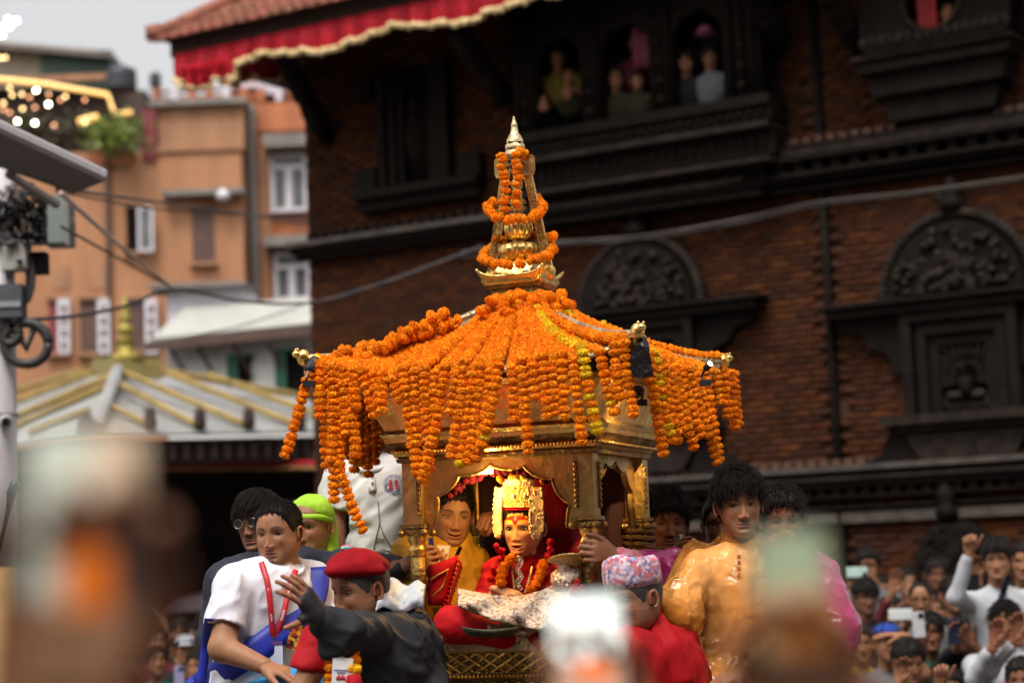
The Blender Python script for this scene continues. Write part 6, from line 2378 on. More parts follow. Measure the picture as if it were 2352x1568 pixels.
p.hand(wri, P(668, 1546, 6.80) - wri, (0, .25, -1), (.3, -1, .4), curls=(.25, .35, .2), thumb=(.5, .2))
S = SDF(.006)
torso(S, shl, shr, pel, w=.168, dep=.66, neck=P(650, 1300, d + .11), sh=.066, belly=.01)
S.cap(P(532, 1362, 7.0), P(511, 1462, 6.94), .068, .066, k=.03)
S.cap(P(720, 1358, 7.28), P(758, 1440, 7.22), .068, .066, k=.03)
S.cut(P(511, 1440, 6.95), (P(510, 1488, 6.92) - P(532, 1365, 7.0)), near=P(508, 1470, 6.94), rad=.11)
p.cloth('shirt', S, M_TEE, wr=.011, wscale=13, seed=4, dirn=(.6, 0, 1), fine=.001)
mb = MB()
mb.tube([P(648 + 48 * math.cos(t), 1294 + 24 * math.sin(t) + 10 * math.cos(t), d + .01 - .07 * math.sin(t)) for t in np.linspace(0, 2 * math.pi, 30)], .009, 8)
p.add('collar', mb, M_TEE)
ON = ['shirt']
p.ribbon('sash', ON, [(726, 1302), (728, 1340), (716, 1385), (680, 1420), (620, 1470), (545, 1520), (470, 1565), (440, 1590)], .088, M_BLUE, lift=.02, thick=.004, dflt=7.24)
p.ribbon('sash_tail', ON, [(480, 1420), (470, 1500), (460, 1580)], .03, M_BLUE, lift=.012)
W1 = p.ribbon('lanyard', ON, [(600, 1290), (606, 1308), (616, 1340), (622, 1400), (626, 1450), (628, 1468)], .0185, M_RIBR, lift=.022, dflt=7.0)
W2 = p.ribbon('lanyard', ON, [(680, 1308), (670, 1330), (660, 1370), (650, 1415), (636, 1450), (629, 1466)], .0185, M_RIBR, lift=.022, dflt=7.0)
for W_, (i0, i1), txt in ((W1, (11, 23), 'nepal sa.cenguan stable'), (W2, (4, 13), 'nepal'), (W2, (14, 22), 'stable')):
    a, b = W_[i0], W_[i1]
    ax_ = (a - b).normalized()           # written upward along the strap
    vw = ((a + b) / 2 - CAMP).normalized()
    sd_ = vw.cross(ax_).normalized() * -1
    sd_ = ax_.cross(vw).normalized() * -1
    nrm = ax_.cross(sd_)
    if nrm.dot(vw) > 0: sd_ = -sd_; nrm = -nrm
    Mx = Matrix((ax_, sd_, nrm)).transposed()
    strip_text(txt, min(.0165, (a - b).length / (len(txt) * .55)), M_PRINT, Mx, (a + b) / 2 - vw * .006, p.root, 'lanyard_lettering')
c = p.on(ON, 628, 1494, .03)
vw = (c - CAMP).normalized(); rt_ = vw.cross(Vector((0, 0, 1))).normalized(); up_ = rt_.cross(vw)
Mv = Matrix((rt_, up_, -vw)).transposed()
mb = MB(); mb.box(c + up_ * .036, (.006, .026, .004), Mv); mb.box(c + up_ * .05, (.012, .01, .005), Mv); clip = p.add('clip', mb, mat('steel_clip', (.5, .48, .45), rough=.3, metal=1), smooth=False)
mb = MB(); mb.box(c + up_ * -.012, (.062, .082, .003), Mv); cd = p.add('badge', mb, M_CARD, smooth=False)
mb = MB(); mb.box(c + up_ * .026 - vw * .0025, (.062, .012, .002), Mv); p.add('badge_header', mb, mat('purple_strip', (.12, .06, .2), rough=.4), smooth=False, parent=cd)
S = SDF(.012); S.cap(P(560, 1640, 7.1), P(690, 1585, 6.85), .095, .08); S.cap(P(690, 1585, 6.85), P(690, 1830, 6.9), .075, .06); S.cap(P(560, 1640, 7.1), P(610, 1620, 7.5), .1)
p.cloth('trousers', S, M_TEAL, wr=.006, seed=8)
mb = MB()
ey = H
p.done()
# photo badge hung behind the lanyard card
c = P(684, 1464, 6.93)
mb = MB(); mb.box(c, (.062, .004, .085), Matrix.Rotation(.35, 3, 'Y'))
thing(mb, 'printed_photo', pattern('gold_red_print', [(.02, .01, .01), (.3, .03, .01), (.55, .3, .04), (.12, .02, .01), (.45, .1, .02)], 90, rough=.3), 'small red and gold printed picture between the sash and the red sleeve', 'picture')

# ---------------------------------------------------------------- 2 man with round glasses
d = 7.62
p = Person('man in black jacket and round sunglasses behind the white T-shirt', P(590, 1900, d), skin=(.33, .175, .11))
H = p.head(P(596, 1197, d), yaw=-26, pitch=4, roll=-4, size=.95, stache=.8, beard=.2, eye=.9, gaze=-.2,
           hair=dict(front=.06, side=-.02, back=-.075, thick=.010, thick_top=.014, n=2200, L=.055, fwd=.5, seed=5, spread=.35, lift=.1, droop=.5, part=.03))
S = SDF(.009)
S.cap(P(604, 1232, d + .02), P(606, 1300, d), .055, .06)
S.cap(P(860, 1290, 7.5), P(932, 1300, 7.36), .032, .027); S.cap(P(606, 1300, d), P(690, 1302, 7.62), .05, .048); S.cap(P(690, 1302, 7.62), P(790, 1300, 7.66), .046, .04); S.cap(P(790, 1300, 7.66), P(860, 1292, 7.5), .04, .034)
p.flesh(S)
p.hand(P(930, 1298, 7.36), (1, -.12, .12), (.25, 1, 0), (0, 0, 1), curls=(.55, .9, .6), thumb=(.6, .5), size=.95)
S = SDF(.009)
torso(S, P(520, 1330, 7.55), P(690, 1300, 7.62), P(590, 1650, 7.62), w=.165, neck=P(605, 1290, d), sh=.066)
S.cap(P(690, 1300, 7.62), P(790, 1300, 7.66), .066, .056, k=.03); S.cap(P(790, 1300, 7.66), P(915, 1300, 7.38), .054, .042, k=.03)
S.cap(P(515, 1340, 7.55), P(490, 1470, 7.5), .066, .055, k=.03); S.cap(P(490, 1470, 7.5), P(520, 1580, 7.3), .054, .042, k=.03)
p.cloth('jacket', S, M_NAVY, wr=.011, wscale=8, seed=9)
g = MB()
for sd in (-1, 1):
    cc_ = [H.world(sd * .032 + .019 * math.cos(t), .1, .0 + .017 * math.sin(t)) for t in np.linspace(0, 2 * math.pi, 24)]
    g.tube([Vector(q) for q in cc_], .0016, 6)
    g.tube([Vector(H.world(sd * .051, .098, .003)), Vector(H.world(sd * .075, .06, .008)), Vector(H.world(sd * .078, .0, .01))], .0015, 5)
g.tube([Vector(H.world(-.013, .1, .004)), Vector(H.world(0, .104, .008)), Vector(H.world(.013, .1, .004))], .0015, 5)
gl = p.add('glasses', g, mat('gold_wire', (.5, .4, .25), rough=.3, metal=1))
for sd in (-1, 1):
    g = MB()
    g.add([Vector(H.world(sd * .032 + .0185 * math.cos(t), .1, .0165 * math.sin(t))) for t in np.linspace(0, 2 * math.pi, 20, endpoint=False)], [tuple(range(20))])
    p.add('lens', g, mat('dark_tinted_lens', (.03, .022, .025), rough=.08), smooth=False, parent=gl)
p.done()

# ---------------------------------------------------------------- 3 man with lime head wrap
d = 7.95
p = Person('man with lime green head wrap behind the white T-shirt man', P(716, 1900, d), skin=(.40, .215, .13))
H = p.head(P(714, 1208, d), yaw=-22, pitch=6, size=1.0, eye=.8, gaze=-.3, beard=.1)
S = SDF(.009); S.cap(P(720, 1245, d + .02), P(722, 1310, d), .055, .06); p.flesh(S)
S = SDF(.008)
c = v3(H.c)
S.ell(H.world(0, -.012, .048), (.088, .094, .075), k=.02); S.ell(H.world(0, -.055, .0), (.07, .055, .08), k=.03)
S.cap(H.world(.03, -.06, -.05), P(750, 1300, d + .02), .045, .06, k=.03)
S.cap(H.world(-.03, -.06, -.05), P(705, 1300, d + .08), .045, .06, k=.03)
S.cut(H.world(0, 0, .043), np.array(H.M @ Vector((0, -.3, -1))), near=H.world(0, .09, -.04), rad=.115)
p.cloth('head_wrap', S, M_LIME, wr=.004, wscale=14, seed=3, fine=.001)
mb = MB()
pts = [Vector(H.world((.083) * math.sin(a), .09 * math.cos(a) - .005, .045 - .02 * (a / 1.5) ** 2)) for a in np.linspace(-1.7, 1.7, 24)]
mb.tube(pts, .012, 8, squash=.6); p.add('wrap_band', mb, M_LIME)
S = SDF(.01)
torso(S, P(650, 1330, d), P(790, 1335, d - .05), P(720, 1650, d), w=.16, neck=P(722, 1300, d), sh=.066)
S.cap(P(785, 1340, d - .1), P(760, 1430, 7.5), .06, .055, k=.03)
p.cloth('shirt', S, M_LIME, wr=.006, seed=12)
p.done()

# ---------------------------------------------------------------- 4 standing man in the white polo shirt
d = 8.15
p = Person('standing man in white polo shirt with round red emblem, face behind the garlands', P(850, 1900, d), skin=(.30, .15, .09))
H = p.head(P(846, 984, d), yaw=10, pitch=12, size=1.0, lo=True, hair=dict(front=.06, n=300, seed=6))
S = SDF(.009)
S.cap(P(848, 1015, d + .01), P(850, 1075, d + .01), .056, .062)
arm_flesh(S, P(772, 1110, d), P(766, 1215, d - .02), P(770, 1290, d - .1), (.05, .044, .03))
arm_flesh(S, P(935, 1110, d), P(960, 1230, d), P(950, 1300, d - .15), (.05, .044, .03))
p.flesh(S)
p.hand(P(770, 1290, d - .1), (.1, -.2, -1), (1, 0, 0), (0, -1, 0))
p.hand(P(950, 1300, d - .15), (.1, -.2, -1), (-1, 0, 0), (0, -1, 0))
S = SDF(.008)
torso(S, P(796, 1094, d), P(936, 1088, d), P(884, 1420, d), w=.138, dep=.75, neck=P(850, 1062, d), sh=.066, belly=.015)
S.cap(P(780, 1102, d), P(766, 1172, d - .01), .07, .068, k=.03)
S.cap(P(930, 1098, d), P(952, 1170, d), .07, .068, k=.03)
S.cut(P(766, 1168, d), P(764, 1215, d) - P(780, 1102, d), near=P(764, 1190, d), rad=.1)
M_POLO = mat('white_polo_knit', (.60, .57, .53), (.52, .49, .45), rough=.85, scale=12, bump=.6, ridge=6, spec=.15)
p.cloth('polo_shirt', S, M_POLO, wr=.010, wscale=12, seed=21, dirn=(1, 0, .5), fine=.001)
mb = MB()
mb.tube([P(850 + 38 * math.cos(t), 1066 + 14 * math.sin(t), d - .02 - .07 * math.sin(t)) for t in np.linspace(0, 2 * math.pi, 26)], .013, 8); p.add('collar', mb, M_POLO)
p.ribbon('placket', ['polo_shirt'], [(853, 1080), (856, 1130)], .03, M_POLO, lift=.006)
for k in range(3):
    mb = MB(); q = p.on('polo_shirt', 854 + k, 1090 + k * 17, .012); mb.ball(q, .006, 8, 6); p.add('button', mb, M_POLO)
# emblem: blue ring of lettering round two red figures
q = p.on('polo_shirt', 904, 1112, .012)
vw = (q - CAMP).normalized(); rt_ = vw.cross(Vector((0, 0, 1))).normalized(); up_ = rt_.cross(vw)
Mv = Matrix((rt_, up_, -vw)).transposed()
M_EMB, M_EMR = mat('emblem_blue', (.12, .13, .3), rough=.7), mat('emblem_red', (.5, .05, .06), rough=.7)
mb = MB()
for rr2 in (.038, .0275):
    mb.tube([q + rt_ * (rr2 * math.cos(t)) + up_ * (rr2 * math.sin(t)) for t in np.linspace(0, 2 * math.pi, 40)], .0009, 5)
em = p.add('emblem', mb, M_EMB)
for k in range(26):
    t = 2 * math.pi * k / 26
    mb = MB(); mb.box(q + (rt_ * math.cos(t) + up_ * math.sin(t)) * .0328, (.0045, .003 + .004 * ((k * 7) % 3) / 2, .001), Mv @ Matrix.Rotation(t, 3, 'Z')); p.add('emblem_letter', mb, M_EMB, smooth=False, parent=em)
for sx in (-1, 1):
    mb = MB(); mb.ball(q + rt_ * (.0115 * sx) + up_ * .014, (.006, .003, .006), 8, 6); mb.box(q + rt_ * (.0115 * sx) - up_ * .001, (.014, .02, .002), Mv); mb.box(q + rt_ * (.0115 * sx) - up_ * .016, (.018, .006, .002), Mv)
    p.add('emblem_figure', mb, M_EMR, smooth=False, parent=em)
mb = MB()      # printed line drawing of a stupa low on the shirt
for pts in ([(858, 1262), (866, 1225), (872, 1200), (868, 1150)], [(872, 1200), (880, 1225), (900, 1258), (915, 1270)], [(850, 1270), (880, 1262), (918, 1272)], [(845, 1282), (880, 1274), (922, 1284)], [(862, 1240), (872, 1236), (884, 1240)]):
    mb.tube([p.on('polo_shirt', x, y, .004) for x, y in pts], .0018, 5)
p.add('print', mb, mat('black_print', (.06, .05, .05), rough=.8))
S = SDF(.014)
for q in (-1, 1): S.cap(P(862 + q * 45, 1430, d), P(862 + q * 50, 1790, d), .09, .07)
p.cloth('trousers', S, M_NAVY, seed=2)
p.done()

# ---------------------------------------------------------------- 5 man in red beret reaching out
d = 6.78
p = Person('man in red beret and dark grey raincoat stretching out his gloved hand', P(880, 1900, d), skin=(.37, .19, .115))
H = p.head(P(829, 1352, d), yaw=-50, pitch=10, roll=2, size=1.02, eye=.6, gaze=-.5, jaw=1.12, wide=1.06, stache=.45, goatee=.3, beard=.2, nose=1.1, lips=(.22, .06, .05), brow=1.1, cheek=1.3,
           hair=dict(front=.05, side=-.002, back=-.05, thick=.0015, thick_top=.006, n=700, L=.008, wid=.0012, seed=7, lift=.2, hmat=mat('cropped_hair', (.035, .025, .02), rough=.7)))
S = SDF(.0075)
S.cap(P(842, 1385, d + .03), P(868, 1440, d + .04), .064, .07)
S.cap(P(868, 1440, d + .04), P(850, 1462, 6.64), .05, .045); S.cap(P(850, 1462, 6.64), P(800, 1455, 6.44), .045, .036); S.cap(P(800, 1455, 6.44), P(738, 1416, 6.37), .034, .026); S.cap(P(868, 1440, d + .04), P(800, 1470, 6.68), .05, .045); S.cap(P(800, 1470, 6.68), P(712, 1540, 6.53), .045, .04)
p.flesh(S)
wrist = P(733, 1412, 6.36)
p.hand(wrist, P(692, 1358, 6.30) - wrist, (-.75, .55, -.15), (-.55, 0, -.8), curls=(.28, .3, .2), thumb=(1.15, .1), size=1.0, spread=.18)
# fingerless glove over palm and wrist
S = SDF(.006)
hd = v3(P(692, 1358, 6.30) - wrist); hd /= np.linalg.norm(hd)
hn = v3((-.75, .55, -.15)); hn = hn - hd * hn.dot(hd); hn /= np.linalg.norm(hn)
ht = np.cross(hn, hd); ht = ht if ht.dot(v3((-.55, 0, -.8))) > 0 else -ht
w0 = v3(wrist)
S.cap(w0 - hd * .09, w0 + hd * .01, .036, .031, k=.01, flat=(hn, .85))
S.cap(w0 + hd * .015 + ht * .012, w0 + hd * .078 + ht * .017, .03, .028, k=.012, flat=(hn, .62)); S.cap(w0 + hd * .015 - ht * .012, w0 + hd * .074 - ht * .018, .028, .026, k=.012, flat=(hn, .62))
S.cap(w0 + hd * .03 + ht * .024 + hn * .006, w0 + hd * .045 + ht * .055 + hn * .012, .021, .017, k=.008)
p.cloth('glove', S, M_GLOVE, wr=.002, fine=.0008, seed=4)
S = SDF(.0075)
torso(S, P(806, 1462, 6.62), P(956, 1462, 6.92), P(890, 1720, 6.85), w=.19, dep=.72, neck=P(876, 1440, d + .06), sh=.066, belly=.02)
el5 = P(800, 1470, 6.42)
S.cap(P(850, 1458, 6.60), P(795, 1452, 6.42), .068, .058, k=.03); S.cap(P(795, 1452, 6.42), P(742, 1428, 6.38), .056, .046, k=.02)
S.cap(P(805, 1478, 6.46), P(764, 1496, 6.42), .046, .04, k=.04)       # sleeve hanging open
S.cap(P(956, 1470, 6.92), P(985, 1600, 6.8), .075, .066, k=.03); S.cap(P(985, 1600, 6.8), P(900, 1680, 6.6), .064, .05, k=.03)
p.cloth('raincoat', S, M_RAIN, wr=.010, wscale=12, seed=31, dirn=(-1, 0, .5), ridged=True, fine=.001)
mb = MB()      # turned back hood: a crumpled sheet of pale lining
for lay in range(2):
    g_ = np.array([[tuple((P(864, 1406, 6.72) * (1 - u) + P(974, 1404, 6.86) * u) * (1 - v) + (P(890 - 8 * lay, 1332 + 12 * lay, 6.9) * (1 - u) + P(978, 1346 + 8 * lay, 6.96) * u) * v + Vector((0, -.05 * math.sin(math.pi * v) - .02 * lay, .012 * math.sin(3 * math.pi * u)))) for v in np.linspace(0, 1, 18)] for u in np.linspace(0, 1, 26)])
    n_ = .018 * (.5 - np.abs(vnoise(g_ * np.array([1, .4, .8]), 22, 17 + lay))) + .008 * (.5 - np.abs(vnoise(g_, 48, 3)))
    g_[..., 1] -= n_ * 1.2
    g_[..., 2] += n_ * .6
    mb.grid([[Vector(q) for q in row] for row in g_])
p.add('hood_lining', mb, mat('pale_grey_lining', (.42, .44, .46), (.34, .36, .39), rough=.5, scale=12), solid=.003)
S = SDF(.007)
S.cap(P(885, 1420, 6.78), P(968, 1430, 6.88), .042, .04, k=.03)
p.cloth('hood', S, M_RAIN, wr=.008, wscale=10, seed=18, ridged=True)
# beret
S = SDF(.006)
cb_ = H.world(0, -.008, .082)
up_h = np.array(H.M @ Vector((0, 0, 1)))
S.cap(P(772, 1308, 6.70), P(868, 1303, 6.80), .036, .034, k=.03, flat=(up_h, .55))
S.ell(P(820, 1296, 6.77), (.098, .098, .043), k=.03)
S.ell(P(818, 1284, 6.78), (.062, .07, .034), k=.03)
S.cap(P(764, 1312, 6.68), P(876, 1308, 6.70), .017, .017, k=.02)
p.cloth('beret', S, M_BERET, wr=.003, wscale=9, seed=6, fine=.0006)
mb = MB(); mb.ball(P(800, 1258, 6.78), (.028, .024, .012), 8, 6)
p.add('beret_badge', mb, pattern('beret_cloth_patch', [(.5, .1, .15), (.1, .4, .38), (.6, .5, .5), (.35, .02, .05)], 60), label='patterned cloth tuft on the beret')
# red shirt sleeve and forearm of the lowered arm
S = SDF(.008); S.cap(P(712, 1545, 6.52), P(690, 1590, 6.5), .042, .036); S.cap(P(690, 1590, 6.5), P(640, 1640, 6.5), .036, .03); p.flesh(S)
S = SDF(.0075); S.cap(P(728, 1468, 6.58), P(706, 1540, 6.53), .05, .058, k=.03); S.cap(P(735, 1470, 6.58), P(742, 1538, 6.58), .05, .055, k=.03)
S.cut(P(710, 1538, 6.53), (-.25, 0, -1))
p.cloth('red_sleeve', S, M_ROBE, wr=.004, wscale=9, seed=14)
p.done()
# garland and pass hung on the raincoat
garland([P(760, 1492, 6.42), P(758, 1530, 6.40), P(757, 1585, 6.40)], 'short orange garland in front of the red beret man, left strand', 'garlands worn in front', size=.95)
garland([P(812, 1492, 6.42), P(816, 1518, 6.40), P(818, 1545, 6.40)], 'short orange garland in front of the red beret man, right strand', 'garlands worn in front', size=.95)
garland([P(800, 1530, 6.39), P(820, 1538, 6.38), P(824, 1540, 6.38)], 'pale yellow blossoms on the pass in front of the beret man', 'garlands worn in front', size=.8, yellow=1.0)
ps = empty('pass_card', P(785, 1600, 6.38), 'white pass card with red crest hanging before the raincoat', 'card')
Mb = Matrix.Rotation(.08, 3, 'Y')
mb = MB(); mb.box(P(786, 1548, 6.38), (.062, .003, .1), Mb); mb.build('card', M_PRINT, ps)
mb = MB(); mb.box(P(783, 1502, 6.385), (.03, .002, .05), Mb); mb.build('ribbon', M_BLUE, ps)
strip_text('A', .03, M_PRINT, Matrix.Rotation(R(90), 3, 'X'), P(784, 1508, 6.378), ps, 'ribbon_letter')
for k_, w_ in enumerate((.044, .026)):
    mb = MB(); mb.box(P(784, 1538 + k_ * 6, 6.377), (w_, .001, .0028), Mb); mb.build('printed_line', M_EMB, ps)
mb = MB()
for k in range(5): mb.ball(P(783 + (k - 2) * 4, 1556 - 3 * (k % 2), 6.376), (.005, .002, .006), 7, 5)
mb.build('crest', M_EMR, ps, smooth=True)
mb = MB(); mb.tube([P(812, 1548, 6.36), P(815, 1580, 6.36), P(808, 1600, 6.37)], [.02, .028, .02], 8); thing(mb, 'red_cloth_knot', M_ROBE, 'dark red cloth knot beside the white pass card', 'cloth', smooth=True)

# ---------------------------------------------------------------- 6 man in patterned topi
d = 6.66
p = Person('man in pink patterned topi cap and red robe seen from the side', P(1490, 1900, d), skin=(.37, .20, .13))
H = p.head(P(1456, 1372, d), yaw=-48, pitch=8, roll=0, size=1.03, eye=.55, gaze=-.4, jaw=1.05, beard=.12, stache=.15, cheek=1.2,
           hair=dict(front=.055, side=-.006, back=-.05, thick=.0015, thick_top=.004, n=700, L=.008, wid=.0016, seed=8, hmat=mat('greying_hair', (.03, .027, .026), rough=.6)))
S = SDF(.0075); S.cap(P(1468, 1405, d + .03), P(1490, 1470, d + .04), .06, .07); p.flesh(S)
S = SDF(.0055)
for (z0, rx, ry) in ((.052, .0855, .102),):
    pass
mb = MB()
prof = [(.0, .045), (.078, .045)]
n = 40
rows = []
for (f_, zz_, sx, sy) in ((0, .040, .079, .100), (.3, .062, .0805, .1005), (.6, .088, .081, .099), (.85, .112, .078, .095), (1, .122, .070, .087), (1.1, .121, .050, .065), (1.2, .113, .0, .0)):
    row = []
    for i in range(n + 1):
        a = 2 * math.pi * i / n
        bump_ = .003 * math.sin(a * 2 + 1) + .0015 * math.sin(5 * a)
        row.append(Vector(H.world(sx * math.sin(a), sy * math.cos(a) - .006, zz_ + (bump_ * 2 + .012 * math.cos(a - .4) if zz_ > .1 else bump_))))
    rows.append(row)
mb.grid(rows)
cap_ = p.add('topi_cap', mb, pattern('dhaka_weave', [(.55, .12, .16), (.30, .30, .48), (.62, .38, .42), (.12, .16, .30), (.58, .2, .2), (.66, .55, .6)], 95), solid=.003)
S = SDF(.008)
torso(S, P(1432, 1492, 6.56), P(1560, 1492, 6.84), P(1512, 1760, 6.75), w=.19, dep=.72, neck=P(1486, 1450, d + .04), sh=.075, belly=.02)
S.cap(P(1562, 1500, 6.84), P(1600, 1640, 6.7), .075, .066, k=.03); S.cap(P(1600, 1640, 6.7), P(1500, 1700, 6.5), .064, .05, k=.03)
S.cap(P(1432, 1500, 6.56), P(1400, 1640, 6.4), .07, .062, k=.03); S.cap(P(1400, 1640, 6.4), P(1420, 1700, 6.3), .06, .05, k=.03)
p.cloth('robe', S, M_ROBE, wr=.013, wscale=11, seed=41, dirn=(.3, 0, 1), fine=.001)
p.ribbon('lapel', ['robe'], [(1492, 1412), (1512, 1440), (1545, 1500), (1570, 1580)], .075, M_ROBE, lift=.02, thick=.006)
p.done()

# ---------------------------------------------------------------- 7 young man in orange rain cape
d = 7.02
p = Person('young man with thick wavy black hair in a transparent orange rain cape', P(1720, 1900, d), skin=(.42, .225, .135))
H = p.head(P(1697, 1159, d), yaw=4, pitch=3, roll=-2, size=.91, gaze=-.85, eye=.78, jaw=.95, nose=1.05, stache=.45, lips=(.30, .10, .08), brow=1.0, beard=.05, cheek=.8,
           hair=dict(front=.056, side=.016, back=-.05, thick=.013, thick_top=.027, n=4200, L=.038, fwd=.4, curl=1.0, seed=12, spread=1.2, lift=.22, droop=.15, wid=.0013, temple=.04, cap_noise=.6))
S = SDF(.0075); S.cap(P(1698, 1200, d + .02), P(1702, 1270, d + .03), .05, .06)
wr7 = P(1512, 1378, 6.82)
arm_flesh(S, P(1600, 1300, 7.0), P(1560, 1420, 6.85), wr7, (.045, .036, .026))
arm_flesh(S, P(1800, 1300, 7.05), P(1830, 1450, 6.85), P(1720, 1535, 6.68), (.045, .038, .028))
p.flesh(S)
p.hand(wr7, (-.8, -.2, .35), (0, .3, -1), (.1, -1, 0), curls=(.4, .5, .3), size=.95)
p.hand(P(1712, 1540, 6.68), (-.9, -.2, -.3), (0, .3, -1), (.1, -1, 0), curls=(.4, .5, .3))
sh7 = (P(1610, 1302, 7.0), P(1796, 1292, 7.06), P(1740, 1620, 7.02))
S = SDF(.009); torso(S, *sh7, w=.155, neck=P(1702, 1262, d + .03), sh=.056)
S.cap(P(1796, 1300, 7.06), P(1815, 1400, 6.95), .056, .05); S.cap(P(1606, 1304, 7.0), P(1580, 1380, 6.9), .054, .05)
p.cloth('shirt', S, mat('pale_pink_shirt', (.88, .78, .76), (.85, .7, .67), rough=.8), wr=.006, seed=3)
S = SDF(.007)
torso(S, *sh7, w=.185, dep=.72, neck=P(1702, 1258, d + .03), sh=.074, belly=.03)
S.cap(P(1604, 1306, 7.0), P(1556, 1418, 6.86), .078, .07, k=.04); S.cap(P(1556, 1418, 6.86), P(1516, 1386, 6.83), .066, .045, k=.03)
S.cap(P(1798, 1302, 7.06), P(1832, 1440, 6.88), .08, .072, k=.04); S.cap(P(1832, 1440, 6.88), P(1750, 1520, 6.72), .068, .056, k=.03)
S.cap(P(1640, 1560, 6.95), P(1600, 1500, 6.9), .07, .05, k=.05); S.cap(P(1660, 1600, 6.9), P(1790, 1600, 6.95), .12, .12, k=.05)
p.cloth('rain_cape', S, M_ORP, wr=.015, wscale=12, seed=51, dirn=(.25, 0, 1), ridged=True, fine=.0025)
S = SDF(.007)
for t in np.linspace(0, 1, 22):
    a = 2 * math.pi * t
    if math.sin(a) > .6: continue
    S.cap(P(1706 + 62 * math.cos(a), 1268 + 20 * math.sin(a), 7.04 - .10 * math.sin(a)), P(1710 + (68 + 12 * math.cos(a)) * math.cos(a), 1246 - 12 * math.cos(a) + 20 * math.sin(a), 7.05 - .11 * math.sin(a)), .015, .006, k=.022)
S.cap(P(1760, 1262, 7.02), P(1812, 1238, 7.08), .03, .026, k=.03)
p.cloth('cape_collar', S, M_ORP, wr=.011, wscale=13, seed=52, ridged=True, fine=.002)
mb = MB()
for k in range(4):
    q = p.on('shirt', 1697, 1278 + k * 14, .004, dflt=6.9); mb.box(q, (.012, .003, .014), None)
p.add('shirt_print', mb, M_EMR, smooth=False)
S = SDF(.014); S.cap(P(1700, 1640, 7.0), P(1660, 1700, 6.7), .1, .085); S.cap(P(1780, 1640, 7.0), P(1780, 1700, 6.7), .1, .085)
p.cloth('trousers', S, M_NAVY, seed=2)
p.done()

# ---------------------------------------------------------------- 8 person in magenta rain cape
d = 7.5
p = Person('person in magenta rain cape behind the orange cape, hand gripping the pillar', P(1790, 1900, d), skin=(.33, .17, .105))


def pinkhead(x, z, paint): paint(G(x, z, -.02, .045, .02, .012), (.5, .06, .08), .7)


H = p.head(P(1800, 1194, d), yaw=-6, pitch=8, size=.94, eye=.7, paint=pinkhead,
           hair=dict(front=.06, side=.005, back=-.055, thick=.012, thick_top=.022, n=1200, L=.026, curl=1.2, seed=13, spread=1.5, lift=.35, droop=.1))
S = SDF(.0085); S.cap(P(1786, 1215, d + .02), P(1790, 1290, d + .02), .05, .06)
wr8 = P(1416, 1282, 7.02)
S.cap(P(1480, 1300, 7.12), wr8, .034, .028); S.cap(P(1790, 1290, d + .02), P(1680, 1312, 7.42), .05, .05); S.cap(P(1680, 1312, 7.42), P(1585, 1320, 7.2), .046, .04); S.cap(P(1585, 1320, 7.2), P(1480, 1300, 7.12), .04, .034)
p.flesh(S)
p.hand(wr8, P(1366, 1266, 6.98) - wr8, (-.35, .9, -.1), (.3, 0, .9), thumb=(.7, .5), size=1.0, spread=.04, per=[(.75, 1.15, .8), (.75, 1.2, .8), (.75, 1.2, .8), (.8, 1.2, .8)])
S = SDF(.0075)
torso(S, P(1690, 1320, 7.45), P(1868, 1318, 7.55), P(1800, 1640, 7.5), w=.19, dep=.72, neck=P(1790, 1278, d + .02), sh=.075, belly=.03)
S.cap(P(1680, 1310, 7.42), P(1585, 1320, 7.2), .085, .075, k=.04); S.cap(P(1585, 1320, 7.2), P(1425, 1292, 7.08), .07, .042, k=.03)
S.cap(P(1530, 1340, 7.15), P(1560, 1300, 7.15), .06, .05, k=.03)
S.cap(P(1868, 1320, 7.55), P(1925, 1450, 7.45), .085, .075, k=.04); S.cap(P(1925, 1450, 7.45), P(1880, 1560, 7.3), .07, .055, k=.03)
p.cloth('rain_cape', S, M_MAG, wr=.012, wscale=9, seed=61, ridged=True, fine=.0025)
S = SDF(.007); S.cap(P(1424, 1284, 7.03), P(1452, 1293, 7.07), .040, .046, k=.02)
p.cloth('pink_cuff', S, mat('pink_print_cuff', (.6, .1, .16), (.65, .3, .36), rough=.7, scale=60), wr=.006, wscale=20, seed=3)
S = SDF(.009); S.cap(P(1812, 1242, 7.5), P(1850, 1262, 7.52), .035, .04, k=.02)
p.cloth('grey_hood', S, mat('blue_grey_cloth', (.06, .075, .1), rough=.7), wr=.004)
p.done()

# ---------------------------------------------------------------- 9 smiling curly haired man
d = 8.05
p = Person('smiling man with bushy black hair clapping behind the rear pillar', P(1530, 1900, d), skin=(.28, .13, .075))
H = p.head(P(1530, 1200, d), yaw=6, pitch=6, roll=4, size=.96, smile=.9, mopen=.18, eye=.45, jaw=1.1, wide=1.05, stache=.5, cheek=1.8, nose=1.1,
           hair=dict(front=.05, side=.0, back=-.06, thick=.014, thick_top=.03, n=1800, L=.026, curl=1.5, seed=15, spread=1.8, lift=.4, droop=.1))
S = SDF(.009); S.cap(P(1534, 1238, d + .02), P(1538, 1300, d), .056, .062)
arm_flesh(S, P(1480, 1330, 7.9), P(1500, 1350, 7.7), P(1520, 1318, 7.68)); arm_flesh(S, P(1600, 1330, 7.9), P(1580, 1360, 7.7), P(1552, 1328, 7.66)); p.flesh(S)
p.hand(P(1530, 1320, 7.68), (.3, -.2, 1), (.9, 0, -.3), (0, -1, .2), curls=(.3, .4, .3), size=.95); p.hand(P(1556, 1328, 7.66), (-.5, -.2, 1), (-.9, 0, -.3), (0, -1, .2), curls=(.3, .4, .3), size=.95)
